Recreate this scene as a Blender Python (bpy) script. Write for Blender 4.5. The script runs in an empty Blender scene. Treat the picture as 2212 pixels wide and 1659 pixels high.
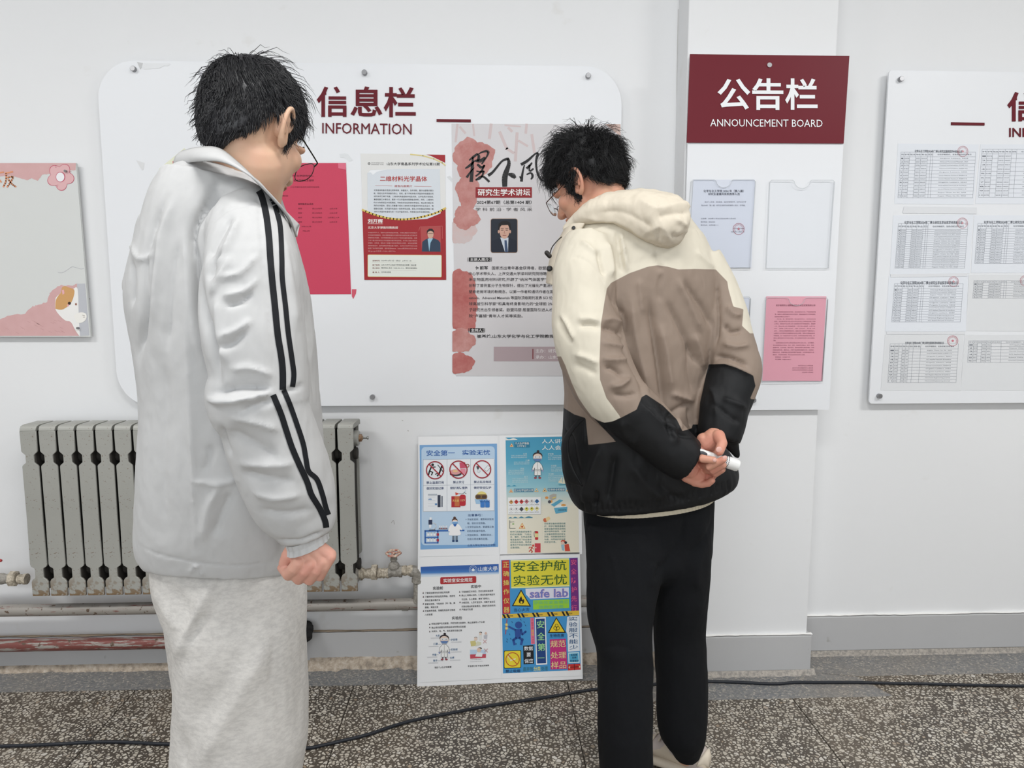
import bpy, bmesh, math, random
import numpy as np
from mathutils import Vector, Matrix, noise
from mathutils.bvhtree import BVHTree
random.seed(7); np.random.seed(7)
SC = bpy.context.scene
COL = SC.collection

# ------------------------------------------------------------------ camera
F = 1534.0
CAM = np.array([0, -2.6, 1.388])
YAW, PIT = math.radians(2.17), math.radians(6.81)
FW = np.array([math.sin(YAW)*math.cos(PIT), math.cos(YAW)*math.cos(PIT), -math.sin(PIT)])
RT = np.array([math.cos(YAW), -math.sin(YAW), 0.0])
UP = np.cross(RT, FW)
cd = bpy.data.cameras.new('camera')
cam = bpy.data.objects.new('camera', cd); COL.objects.link(cam)
cd.sensor_width = 36; cd.lens = 36*F/2212; cd.clip_start = 0.02
cam.matrix_world = Matrix(((RT[0], UP[0], -FW[0], CAM[0]), (RT[1], UP[1], -FW[1], CAM[1]), (RT[2], UP[2], -FW[2], CAM[2]), (0, 0, 0, 1)))
SC.camera = cam

# ------------------------------------------------------------------ light and exposure
SC.view_settings.view_transform = 'Standard'
SC.view_settings.look = 'None'
SC.view_settings.exposure = 0.0
SC.view_settings.gamma = 1.0
SC.view_settings.use_curve_mapping = False
w = bpy.data.worlds.new('world'); SC.world = w; w.use_nodes = True
w.node_tree.nodes['Background'].inputs[0].default_value = (0.9, 0.95, 1.0, 1)
w.node_tree.nodes['Background'].inputs[1].default_value = 0.25
def area(name, loc, sx, sy, power, col=(1.0, 0.995, 0.985), aim=None):
    l = bpy.data.lights.new(name, 'AREA'); l.shape = 'RECTANGLE'; l.size = sx; l.size_y = sy; l.energy = power; l.color = col
    o = bpy.data.objects.new(name, l); COL.objects.link(o); o.location = loc
    if aim is not None:
        o.rotation_euler = (Vector(aim)-Vector(loc)).to_track_quat('-Z', 'Y').to_euler()
    return o
for lx, pw in ((-2.3, 40), (0.2, 33), (2.7, 54)):
    area('ceiling_lamp', (lx, -2.15, 3.12), 1.2, 0.35, pw)
area('corridor_fill_light', (-0.3, -4.6, 1.7), 3.6, 2.2, 56, (0.90, 0.95, 1.0), (0.0, 0, 0.7))  # unseen fill lamp added behind the camera to soften shadows and lift the wall

# ------------------------------------------------------------------ pixel -> world helpers (layout measured from the photograph)
def ray(x, y): return FW + RT*((x-1106)/F) - UP*((y-829.5)/F)
YO = 0.0                                  # depth offset of the figure being built
def P(x, y, Y):
    Y = Y+YO; d = ray(x, y); return CAM + d*((Y-CAM[1])/d[1])
def G(x, y, z=0.0):
    d = ray(x, y); return CAM + d*((z-CAM[2])/d[2])
def PR(co):
    v = co-CAM; z = v@FW
    return np.stack([1106+F*(v@RT)/z, 829.5-F*(v@UP)/z], -1)
def mpp(Y, y=830):                        # metres per pixel at depth Y
    return np.linalg.norm(P(1107, y, Y)-P(1106, y, Y))

# ------------------------------------------------------------------ materials
def lin(c):
    c = np.array(c, float)/255
    return tuple(np.where(c <= .04045, c/12.92, ((c+.055)/1.055)**2.4))+(1.0,)
MC = {}
def mat(c, rough=.6, metal=0.0, spec=.4):
    key = (tuple(c), rough, metal, spec)
    if key in MC: return MC[key]
    m = bpy.data.materials.new('paint_%02x%02x%02x' % tuple(int(v) for v in c)); m.use_nodes = True
    b = m.node_tree.nodes['Principled BSDF']
    b.inputs['Base Color'].default_value = lin(c); b.inputs['Roughness'].default_value = rough
    b.inputs['Metallic'].default_value = metal; b.inputs['Specular IOR Level'].default_value = spec
    MC[key] = m; return m
class NT:
    def __init__(s, name, rough=.6):
        s.m = bpy.data.materials.new(name); s.m.use_nodes = True; s.t = s.m.node_tree
        s.b = s.t.nodes['Principled BSDF']; s.b.inputs['Roughness'].default_value = rough
        s.co = s.t.nodes.new('ShaderNodeTexCoord').outputs['Object']
    def n(s, typ, **kw):
        n = s.t.nodes.new(typ)
        for k, v in kw.items():
            if k.startswith('i_'): n.inputs[k[2:].replace('_', ' ')].default_value = v
            else: setattr(n, k, v)
        return n
    def l(s, a, b): s.t.links.new(a, b)
    def mapping(s, scale):
        mp = s.n('ShaderNodeMapping'); mp.inputs['Scale'].default_value = scale; s.l(s.co, mp.inputs[0]); return mp.outputs[0]
    def noise(s, scale, detail=3, vec=None, rough=.5):
        n = s.n('ShaderNodeTexNoise'); n.inputs['Scale'].default_value = scale; n.inputs['Detail'].default_value = detail; n.inputs['Roughness'].default_value = rough
        s.l(vec if vec is not None else s.co, n.inputs['Vector']); return n.outputs['Fac']
    def ramp(s, fac, stops):
        r = s.n('ShaderNodeValToRGB'); e = r.color_ramp.elements
        while len(e) < len(stops): e.new(.5)
        for i, (p, c) in enumerate(stops):
            e[i].position = p; e[i].color = c if len(c) == 4 else lin(c)
        s.l(fac, r.inputs[0]); return r.outputs[0]
    def mix(s, fac, a, b, typ='MIX'):
        m = s.n('ShaderNodeMix', data_type='RGBA', blend_type=typ)
        for k, v in ((0, fac), (6, a), (7, b)):
            if hasattr(v, 'links') or hasattr(v, 'is_linked'): s.l(v, m.inputs[k])
            else: m.inputs[k].default_value = v if k == 0 else (v if len(v) == 4 else lin(v))
        return m.outputs[2]
    def base(s, c): s.l(c, s.b.inputs['Base Color'])
    def bump(s, h, strength=.3, dist=.002):
        b = s.n('ShaderNodeBump'); b.inputs['Strength'].default_value = strength; b.inputs['Distance'].default_value = dist
        s.l(h, b.inputs['Height']); s.l(b.outputs[0], s.b.inputs['Normal'])
W4 = (1, 1, 1, 1); K4 = (0, 0, 0, 1)
def wall_mat():
    t = NT('wall_paint', .62)
    c = t.mix(t.noise(1.3, 5), (234, 235, 236), (229, 230, 231))
    v = t.noise(9, 6)
    c = t.mix(t.ramp(v, [(.66, K4), (.78, (.35, .35, .35, 1))]), c, (206, 202, 194))
    t.base(c); t.bump(t.noise(26, 8), .16, .003); return t.m
def grey_paint_mat():
    t = NT('grey_baseboard_paint', .55)
    c = t.mix(t.noise(3, 5), (180, 180, 181), (190, 190, 190))
    c = t.mix(t.ramp(t.noise(22, 6), [(.68, K4), (.74, (.6, .6, .6, 1))]), c, (150, 146, 140))
    t.base(c); t.bump(t.noise(18, 7), .3, .003); return t.m
def terrazzo_mat(name, chips, matrix, scale, fade=None, edge=.10):
    t = NT(name, .5)
    mp = t.mapping((scale, scale, scale))
    nz = t.n('ShaderNodeTexNoise'); nz.inputs['Scale'].default_value = scale*.8; t.l(t.co, nz.inputs['Vector'])
    ad = t.n('ShaderNodeVectorMath', operation='MULTIPLY_ADD'); t.l(nz.outputs['Color'], ad.inputs[0]); ad.inputs[1].default_value = (.9, .9, .9); t.l(mp, ad.inputs[2])
    vd = t.n('ShaderNodeTexVoronoi', feature='DISTANCE_TO_EDGE'); vd.inputs['Scale'].default_value = 1; t.l(ad.outputs[0], vd.inputs['Vector'])
    vc = t.n('ShaderNodeTexVoronoi', feature='F1'); vc.inputs['Scale'].default_value = 1; t.l(ad.outputs[0], vc.inputs['Vector'])
    sp = t.n('ShaderNodeSeparateColor'); t.l(vc.outputs['Color'], sp.inputs[0])
    chip = t.ramp(sp.outputs[0], chips)
    # some cells stay matrix: threshold rises with a random
    mr = t.n('ShaderNodeMath', operation='MULTIPLY'); t.l(sp.outputs[1], mr.inputs[0]); mr.inputs[1].default_value = edge*1.3
    th = t.n('ShaderNodeMath', operation='ADD'); t.l(mr.outputs[0], th.inputs[0]); th.inputs[1].default_value = edge*.35
    gt = t.n('ShaderNodeMath', operation='SUBTRACT'); t.l(vd.outputs['Distance'], gt.inputs[0]); t.l(th.outputs[0], gt.inputs[1])
    m1 = t.n('ShaderNodeMath', operation='MULTIPLY', use_clamp=True); t.l(gt.outputs[0], m1.inputs[0]); m1.inputs[1].default_value = 22
    mc = t.mix(t.noise(5, 4), matrix[0], matrix[1])
    c = t.mix(m1.outputs[0], mc, chip)
    c = t.mix(t.ramp(t.noise(2.2, 5), [(.42, K4), (.75, (.30, .30, .30, 1))]), c, (150, 134, 112))
    t.base(c); t.bump(m1.outputs[0], .1, .001); return t.m
def dirt_ledge_mat():
    t = NT('worn_plaster', .9)
    c = t.ramp(t.noise(38, 8, rough=.7), [(.3, (120, 112, 102)), (.5, (176, 162, 145)), (.7, (205, 196, 184))])
    t.base(c); t.bump(t.noise(40, 8), .9, .008); return t.m
def rad_mat():
    t = NT('aged_silver_paint', .5)
    t.b.inputs['Metallic'].default_value = .25
    c = t.mix(t.noise(4, 5), (158, 158, 152), (178, 178, 172))
    c = t.mix(t.ramp(t.noise(150, 3), [(.66, K4), (.70, (.7, .7, .7, 1))]), c, (118, 98, 78))
    sx = t.n('ShaderNodeSeparateXYZ'); t.l(t.co, sx.inputs[0])
    z = t.n('ShaderNodeMapRange'); t.l(sx.outputs[2], z.inputs[0]); z.inputs[1].default_value = .085; z.inputs[2].default_value = .0
    mm = t.n('ShaderNodeMath', operation='MULTIPLY'); t.l(z.outputs[0], mm.inputs[0]); t.l(t.ramp(t.noise(70, 4), [(.42, K4), (.55, W4)]), mm.inputs[1])
    c = t.mix(mm.outputs[0], c, (128, 104, 74))
    t.base(c); t.bump(t.noise(60, 5), .25, .002); return t.m
def pipe_mat(name, red):
    t = NT(name, .45); t.b.inputs['Metallic'].default_value = .2
    mp = t.mapping((9, 90, 90))
    c = t.mix(t.noise(5, 5), (168, 164, 158), (146, 140, 132))
    c = t.mix(t.ramp(t.noise(1.2, 6, mp, .65), [(red, K4), (red+.05, W4)]), c, (124, 72, 66))
    c = t.mix(t.ramp(t.noise(60, 4), [(.62, K4), (.68, W4)]), c, (96, 78, 64))
    t.base(c); t.bump(t.noise(50, 5), .4, .002); return t.m
def valve_mat(name, a, b, k=.5):
    t = NT(name, .6)
    t.base(t.ramp(t.noise(90, 4, rough=.7), [(k-.12, a), (k+.1, b)])); t.bump(t.noise(120, 5), .7, .002); return t.m
def cloth_bump(t, fine, bump):
    b1_ = t.n('ShaderNodeBump'); b1_.inputs['Strength'].default_value = .45; b1_.inputs['Distance'].default_value = .006
    t.l(t.noise(13, 4, t.mapping((1, 1, .55)), .45), b1_.inputs['Height'])
    b2_ = t.n('ShaderNodeBump'); b2_.inputs['Strength'].default_value = bump; b2_.inputs['Distance'].default_value = .0006
    t.l(t.noise(fine, 3), b2_.inputs['Height']); t.l(b1_.outputs[0], b2_.inputs['Normal']); t.l(b2_.outputs[0], t.b.inputs['Normal'])
def cloth_mat(name, c, c2=None, rough=.75, fine=900, bump=.15, sheen=0.0):
    t = NT(name, rough); t.b.inputs['Specular IOR Level'].default_value = .25
    t.base(t.mix(t.noise(120, 4), c, c2 or tuple(int(v*.97) for v in c)))
    t.b.inputs['Sheen Weight'].default_value = sheen
    cloth_bump(t, fine, bump); return t.m

# ------------------------------------------------------------------ object helpers
def tag(o, label=None, cat=None, group=None, kind=None):
    if label: o['label'] = label
    if cat: o['category'] = cat
    if group: o['group'] = group
    if kind: o['kind'] = kind
    return o
def empty(name, loc, label, cat, group=None):
    o = bpy.data.objects.new(name, None); COL.objects.link(o); o.location = loc; o.empty_display_size = .05
    return tag(o, label, cat, group)
def link(name, me, mats=None, parent=None, smooth=False):
    o = bpy.data.objects.new(name, me); COL.objects.link(o)
    if mats:
        for m in (mats if isinstance(mats, (list, tuple)) else [mats]): me.materials.append(m)
    if smooth: me.polygons.foreach_set('use_smooth', [True]*len(me.polygons))
    if parent is not None:
        o.parent = parent
        o.matrix_parent_inverse = Matrix.Translation(parent.location).inverted() if parent.type == 'EMPTY' else Matrix.Identity(4)
    return o
class MB:
    def __init__(s): s.v = []; s.f = []; s.mi = []
    def add(s, vs, fs, m=0):
        o = len(s.v); s.v += [tuple(map(float, v)) for v in vs]; s.f += [[i+o for i in f] for f in fs]; s.mi += [m]*len(fs)
    def box(s, a, b, m=0):
        (x0, y0, z0), (x1, y1, z1) = a, b
        s.add([(x0, y0, z0), (x1, y0, z0), (x1, y1, z0), (x0, y1, z0), (x0, y0, z1), (x1, y0, z1), (x1, y1, z1), (x0, y1, z1)],
              [(0, 3, 2, 1), (4, 5, 6, 7), (0, 1, 5, 4), (1, 2, 6, 5), (2, 3, 7, 6), (3, 0, 4, 7)], m)
    def prism(s, front, off, m=0):        # front: list of 3D points facing -Y, off: vector to the back
        n = len(front); fr = [np.array(p) for p in front]; bk = [p+np.array(off) for p in fr]
        s.add(fr+bk, [list(range(n)), list(range(2*n-1, n-1, -1))]+[[i, i+n, (i+1) % n+n, (i+1) % n] for i in range(n)], m)
    def tube(s, pts, rad, seg=12, m=0, cap=True):
        pts = [np.array(p, float) for p in pts]; n = len(pts)
        if not hasattr(rad, '__len__'): rad = [rad]*n
        rings = []; prev = None
        for i in range(n):
            d = pts[min(i+1, n-1)]-pts[max(i-1, 0)]; d /= np.linalg.norm(d)+1e-12
            if prev is None:
                a = np.cross(d, [0, 0, 1.0]);
                if np.linalg.norm(a) < .1: a = np.cross(d, [0, 1.0, 0])
            else: a = prev-d*(prev@d)
            a /= np.linalg.norm(a); prev = a; b = np.cross(d, a)
            r = rad[i]; ra, rb = (r if hasattr(r, '__len__') else (r, r))
            rings.append([pts[i]+a*ra*math.cos(t)+b*rb*math.sin(t) for t in np.linspace(0, 2*math.pi, seg, endpoint=False)])
        vs = [v for r in rings for v in r]; fs = []
        for i in range(n-1):
            for j in range(seg):
                k = (j+1) % seg; fs.append((i*seg+j, i*seg+k, (i+1)*seg+k, (i+1)*seg+j))
        if cap: fs.append(tuple(range(seg-1, -1, -1))); fs.append(tuple((n-1)*seg+j for j in range(seg)))
        s.add(vs, fs, m)
    def capsule(s, pts, rad, seg=14, m=0):      # tube with rounded ends
        pts = [np.array(p, float) for p in pts]
        rad = list(rad) if hasattr(rad, '__len__') else [rad]*len(pts)
        d0 = pts[0]-pts[1]; d0 /= np.linalg.norm(d0); d1 = pts[-1]-pts[-2]; d1 /= np.linalg.norm(d1)
        A = [pts[0]+d0*rad[0]*k for k in (.95, .7, .35)]; RA = [rad[0]*k for k in (.3, .71, .94)]
        B = [pts[-1]+d1*rad[-1]*k for k in (.35, .7, .95)]; RB = [rad[-1]*k for k in (.94, .71, .3)]
        s.tube(A+pts+B, RA+rad+RB, seg, m)
    def ellipsoid(s, c, r, M=None, seg=20, rings=12, m=0):
        c = np.array(c, float); M = np.eye(3) if M is None else M
        vs = [c+M@np.array([0, 0, r[2]])]; fs = []
        for i in range(1, rings):
            ph = math.pi*i/rings
            for j in range(seg):
                th = 2*math.pi*j/seg
                vs.append(c+M@np.array([r[0]*math.sin(ph)*math.cos(th), r[1]*math.sin(ph)*math.sin(th), r[2]*math.cos(ph)]))
        vs.append(c+M@np.array([0, 0, -r[2]]))
        for j in range(seg):
            k = (j+1) % seg
            fs.append((0, 1+j, 1+k)); fs.append((len(vs)-1, 1+(rings-2)*seg+k, 1+(rings-2)*seg+j))
            for i in range(rings-2): fs.append((1+i*seg+j, 1+(i+1)*seg+j, 1+(i+1)*seg+k, 1+i*seg+k))
        s.add(vs, fs, m)
    def loft(s, rings, m=0, closed_ends=True):
        seg = len(rings[0]); n = len(rings); vs = [v for r in rings for v in r]; fs = []
        for i in range(n-1):
            for j in range(seg):
                k = (j+1) % seg; fs.append((i*seg+j, i*seg+k, (i+1)*seg+k, (i+1)*seg+j))
        if closed_ends: fs.append(tuple(range(seg-1, -1, -1))); fs.append(tuple((n-1)*seg+j for j in range(seg)))
        s.add(vs, fs, m)
    def mesh(s, name='mesh'):
        me = bpy.data.meshes.new(name); me.from_pydata(s.v, [], s.f); me.polygons.foreach_set('material_index', s.mi); me.update()
        return me
    def build(s, name, mats, parent=None, smooth=False, bevel=0):
        o = link(name, s.mesh(name), mats, parent, smooth)
        if bevel:
            b = o.modifiers.new('bevel', 'BEVEL'); b.width = bevel; b.segments = 2; b.limit_method = 'ANGLE'
        return o
def smooth_angle(me, ang=40):
    bm = bmesh.new(); bm.from_mesh(me); bmesh.ops.recalc_face_normals(bm, faces=bm.faces)
    for f in bm.faces: f.smooth = True
    for e in bm.edges:
        if len(e.link_faces) == 2 and e.calc_face_angle(0) > math.radians(ang): e.smooth = False
    bm.to_mesh(me); bm.free()
def remesh(mb, voxel, smooth=6, fac=.5):
    me = mb.mesh('tmp')
    bm = bmesh.new(); bm.from_mesh(me); bmesh.ops.recalc_face_normals(bm, faces=bm.faces); bm.to_mesh(me); bm.free()
    o = bpy.data.objects.new('tmp', me); COL.objects.link(o)
    r = o.modifiers.new('r', 'REMESH'); r.mode = 'VOXEL'; r.voxel_size = voxel
    if smooth:
        q = o.modifiers.new('s', 'SMOOTH'); q.iterations = smooth; q.factor = fac
    dg = bpy.context.evaluated_depsgraph_get(); dg.update()
    out = bpy.data.meshes.new_from_object(o.evaluated_get(dg))
    bpy.data.objects.remove(o); bpy.data.meshes.remove(me)
    return out
def get_co(me):
    a = np.empty(len(me.vertices)*3); me.vertices.foreach_get('co', a); return a.reshape(-1, 3)
def get_no(me):
    a = np.empty(len(me.vertices)*3); me.vertex_normals.foreach_get('vector', a); return a.reshape(-1, 3)
def set_co(me, co): me.vertices.foreach_set('co', co.ravel()); me.update()
def seg_dist(p, poly):
    best = np.full(len(p), 1e9); tt = np.zeros(len(p)); L = 0; tot = sum(math.dist(poly[i], poly[i+1]) for i in range(len(poly)-1))
    for i in range(len(poly)-1):
        a = np.array(poly[i], float); b = np.array(poly[i+1], float); d = b-a; l = np.linalg.norm(d)+1e-9
        t = np.clip(((p-a)@d)/(l*l), 0, 1); q = a+t[:, None]*d; dd = np.linalg.norm(p-q, axis=1)
        m = dd < best; best[m] = dd[m]; tt[m] = (L+t[m]*l)/tot; L += l
    return best, tt
def smooth_poly(pts, k=4):
    pts = [np.array(p, float) for p in pts]
    if len(pts) < 3: return pts
    out = []
    for i in range(len(pts)-1):
        p0 = pts[max(i-1, 0)]; p1 = pts[i]; p2 = pts[i+1]; p3 = pts[min(i+2, len(pts)-1)]
        for j in range(k):
            t = j/k
            out.append(.5*((2*p1)+(-p0+p2)*t+(2*p0-5*p1+4*p2-p3)*t*t+(-p0+3*p1-3*p2+p3)*t**3))
    out.append(pts[-1]); return out
def folds(me, lines, wr=None):
    """raise and sink cloth along crease lines: (points, width, height mm)"""
    co = get_co(me); no = get_no(me); px = PR(co)
    v = CAM-co; v /= np.linalg.norm(v, axis=1)[:, None]
    face = np.clip(((no*v).sum(1)-.05)/.3, 0, 1)
    disp = np.zeros(len(co))
    for pts, wd, amp in lines:
        pts = smooth_poly(pts, 4)
        lo = np.min(pts, 0)-3*wd; hi = np.max(pts, 0)+3*wd
        m = np.where((px[:, 0] > lo[0]) & (px[:, 0] < hi[0]) & (px[:, 1] > lo[1]) & (px[:, 1] < hi[1]) & (face > 0))[0]
        if not len(m): continue
        d, t = seg_dist(px[m], pts)
        disp[m] += amp*.001*np.exp(-(d/wd)**1.35)*np.clip(np.minimum(t, 1-t)*5+.15, 0, 1)
    disp *= face
    if wr:
        amp, sc = wr
        for i in range(len(co)):
            c = co[i]
            q = Vector((c[0]*sc, c[1]*sc, c[2]*sc*.45))
            disp[i] += amp*(noise.noise(q)*.8+.9*abs(noise.noise(q*2.1+Vector((3, 1, c[0]*2))))-.5*abs(noise.noise(q*4.7)))
    set_co(me, co+no*disp[:, None])
def inside_sd(px, poly):
    poly = [np.array(p, float) for p in poly]; n = len(poly); ins = np.zeros(len(px), bool)
    d, _ = seg_dist(px, poly+[poly[0]])
    for i in range(n):
        a = poly[i]; b = poly[(i+1) % n]
        c = ((a[1] > px[:, 1]) != (b[1] > px[:, 1]))
        with np.errstate(divide='ignore', invalid='ignore'):
            xi = (b[0]-a[0])*(px[:, 1]-a[1])/(b[1]-a[1])+a[0]
        ins ^= c & (px[:, 0] < xi)
    return np.where(ins, d, -d)

# ------------------------------------------------------------------ glyphs
GC = {}
def glyph(s, bold=0.0):
    key = (s, bold)
    if key in GC: return GC[key]
    cu = bpy.data.curves.new('t', 'FONT'); cu.body = s; cu.resolution_u = 2; cu.offset = bold
    o = bpy.data.objects.new('t', cu); COL.objects.link(o)
    dg = bpy.context.evaluated_depsgraph_get(); dg.update()
    me = o.evaluated_get(dg).to_mesh()
    vs = get_co(me)[:, :2].copy() if len(me.vertices) else np.zeros((0, 2))
    fs = [tuple(p.vertices) for p in me.polygons]
    o.evaluated_get(dg).to_mesh_clear(); bpy.data.objects.remove(o); bpy.data.curves.remove(cu)
    if len(vs):
        lo = vs.min(0); hi = vs.max(0); vs = (vs-lo)/np.maximum(hi-lo, 1e-6)
    GC[key] = (vs, fs); return GC[key]

class Sheet:
    """a flat printed thing; coordinates x, y are measured from the photograph through (ox, oy, scale) and laid on the real plane of the thing"""
    def __init__(s, plane, ox=0, oy=0, sc=1, k=0.0):
        s.plane = plane; s.ox, s.oy, s.sc, s.k = ox, oy, sc, k; s.parts = {}; s.idx = {}
    def pt(s, x, y, h=0.0):
        return s.plane(s.ox+x/s.sc, s.oy+y/s.sc, h)
    PIECES = ('word_plate', 'side_banner', 'side_panel', 'centre_banner')
    def _p(s, part):
        if part in s.PIECES: part = '%s#%d' % (part, s.idx.get(part, 0))
        if part not in s.parts: s.parts[part] = (MB(), [])
        return s.parts[part]
    def _m(s, part, c, rough=.6):
        mb, ms = s._p(part); m = c if isinstance(c, bpy.types.Material) else mat(c, rough)
        if m not in ms: ms.append(m)
        return mb, ms.index(m)
    def poly(s, part, c, pts, h=1):
        if part in s.PIECES and h in (2,) : s.idx[part] = s.idx.get(part, 0)+1
        mb, i = s._m(part, c); mb.add([s.pt(x, y, h) for x, y in pts], [list(range(len(pts)))], i)
    def rect(s, part, c, x0, y0, x1, y1, h=1, k=None):
        k = s.k if k is None else k; d = (x1-x0)*k
        s.poly(part, c, [(x0, y0), (x0, y1), (x1, y1+d), (x1, y0+d)], h)
    def rrect(s, part, c, x0, y0, x1, y1, r, h=1):
        pts = []
        for cx, cy, a in ((x1-r, y0+r, -90), (x1-r, y1-r, 0), (x0+r, y1-r, 90), (x0+r, y0+r, 180)):
            for q in range(6):
                t = math.radians(a+q*18); X = cx+r*math.cos(t); pts.append((X, cy+r*math.sin(t)+(X-x0)*s.k))
        s.poly(part, c, pts[::-1], h)
    def disc(s, part, c, x, y, r, h=1, ry=None, n=28):
        ry = ry or r
        s.poly(part, c, [(x+r*math.cos(t), y-ry*math.sin(t)) for t in np.linspace(0, 2*math.pi, n, endpoint=False)], h)
    def ring(s, part, c, x, y, r, wd, h=1, n=32, ry=None):
        ry = ry or r
        s.line(part, c, [(x+r*math.cos(t), y+ry*math.sin(t)) for t in np.linspace(0, 2*math.pi, n+1)], wd, h)
    def line(s, part, c, pts, wd, h=1):
        mb, i = s._m(part, c)
        for a, b in zip(pts[:-1], pts[1:]):
            dx, dy = b[0]-a[0], b[1]-a[1]; l = math.hypot(dx, dy) or 1; ex, ey = dx/l*wd*.25, dy/l*wd*.25; nx, ny = -dy/l*wd/2, dx/l*wd/2
            mb.add([s.pt(x, y, h) for x, y in ((a[0]+nx-ex, a[1]+ny-ey), (b[0]+nx+ex, b[1]+ny+ey), (b[0]-nx+ex, b[1]-ny+ey), (a[0]-nx-ex, a[1]-ny-ey))], [(0, 1, 2, 3)], i)
    def text(s, part, c, st, x0, y0, x1, y1, h=2, bold=0.0, k=None, lean=0.0):
        k = s.k if k is None else k
        vs, fs = glyph(st, bold)
        if not len(vs): return
        mb, i = s._m(part, c)
        X = x0+vs[:, 0]*(x1-x0); Y = y1-vs[:, 1]*(y1-y0)
        mb.add([s.pt(a-lean*(b-y1), b+(a-x0)*k, h) for a, b in zip(X, Y)], fs, i)
    def vtext(s, part, c, st, x, y0, size, step, h=2, bold=0.0, ys=None):
        for i, ch in enumerate(st):
            y = y0+i*step; s.text(part, c, ch, x-size/2, y, x+size/2, y+(ys or size), h, bold, 0)
    def paragraph(s, part, c, lines, x0, y0, x1, dy, hh, h=2, bold=0.0, last=None):
        for i, st in enumerate(lines):
            xa, xb = x0, x1
            if isinstance(st, tuple): st, xa, xb = st
            s.text(part, c, st, xa, y0+i*dy, xb, y0+i*dy+hh, h, bold)
    def bars(s, part, c, x0, x1, ys, wd, h=2):
        for y in ys: s.rect(part, c, x0, y-wd/2, x1, y+wd/2, h)
    def build(s, name, corners, m, label, cat, group=None, thick=.0004, gloss=None):
        """corners in sheet coordinates TL TR BR BL (or any outline)"""
        mb = MB(); fr = [s.pt(x, y, 0) for x, y in corners]
        n = np.cross(fr[1]-fr[0], fr[2]-fr[0]); n /= np.linalg.norm(n)
        if n[1] < 0: n = -n
        mb.prism(fr[::-1], n*thick)
        root = mb.build(name, m); tag(root, label, cat, group)
        for pn, (b, ms) in s.parts.items():
            o = b.build(pn.split('#')[0], ms, root)
            if pn in ('body_text', 'printed_text', 'printed_table', 'seal_script', 'laboratory_picture', 'worker_picture', 'hazard_label_chart', 'comic_picture', 'laboratory_items', 'emblem', 'captions', 'red_stamp'): o['kind'] = 'stuff'
        return root
LAY = .00035
def vplane(Y): return lambda x, y, h=0: P(x, y, Y-h*LAY)
# ================================================================== the setting
WALL = wall_mat(); GREY = grey_paint_mat(); LEDGE = dirt_ledge_mat()
TER = terrazzo_mat('cream_chip_terrazzo', [(0, (188, 180, 166)), (.35, (208, 201, 188)), (.7, (178, 170, 156)), (.9, (212, 207, 198)), (1, (156, 138, 116))], ((64, 57, 50), (84, 76, 67)), 80, edge=.15)
TERD = terrazzo_mat('blue_grey_terrazzo', [(0, (104, 108, 112)), (.5, (128, 130, 132)), (.8, (150, 148, 144)), (1, (186, 178, 168))], ((112, 113, 114), (140, 136, 130)), 150, edge=.06)
def struct(mb, name, m, bevel=0, parent=None):
    o = mb.build(name, m, parent, bevel=bevel)
    if parent is None: o['kind'] = 'structure'
    return o
XL, XR, YB, ZC = -4.2, 5.2, -4.9, 3.2
b = MB(); b.box((XL, 0, 0), (XR, .2, ZC)); struct(b, 'wall_back', WALL)
b = MB(); b.box((XL-.2, YB, 0), (XL, .2, ZC)); struct(b, 'wall_left', WALL)
b = MB(); b.box((XR, YB, 0), (XR+.2, .2, ZC)); struct(b, 'wall_right', WALL)
b = MB(); b.box((XL, YB-.2, 0), (XR, YB, ZC)); struct(b, 'wall_front', WALL)
b = MB(); b.box((XL, YB, ZC), (XR, .2, ZC+.1)); struct(b, 'ceiling', WALL)
PX0, PX1, PY = .683, 1.192, -.128
b = MB(); b.box((PX0, PY, 0), (PX1, 0, ZC)); struct(b, 'wall_pillar', WALL, .004)
# floor bed and slabs
b = MB(); b.box((XL, YB, -.06), (XR, 0, -.004)); fl = struct(b, 'floor', mat((70, 64, 56), .9))
g = .0019
xs = [-.48+.775*i for i in range(-5, 8)]
rows = [-.155, -.93, -1.705, -2.48, -3.255, -4.03, -4.85]
for i in range(len(xs)-1):
    for j in range(len(rows)-1):
        x0, x1, y1, y0 = xs[i]+g, xs[i+1]-g, rows[j]-g, rows[j+1]+g
        sb = MB(); sb.box((x0, y0, -.02), (x1, y1, random.uniform(-.0006, 0)))
        sb.build('floor_slab', TER, fl, bevel=.0008)
def strip(name, poly):
    m = MB(); m.prism([(x, y, .0006) for x, y in poly], (0, 0, -.02)); return m.build(name, TERD, fl)
strip('border_strip', [(XL, -.155), (PX0-.14, -.155), (PX0-.02, -.004), (XL, -.004)])
strip('border_strip', [(PX0-.138, -.157), (PX0-.138, -.30), (1.43, -.30), (1.37, -.17), (PX1, PY), (PX0, PY), (PX0-.0185, -.006)])
strip('border_strip', [(1.375, -.165), (XR, -.165), (XR, -.004), (PX1+.01, -.004), (PX1+.004, PY)])
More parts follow.
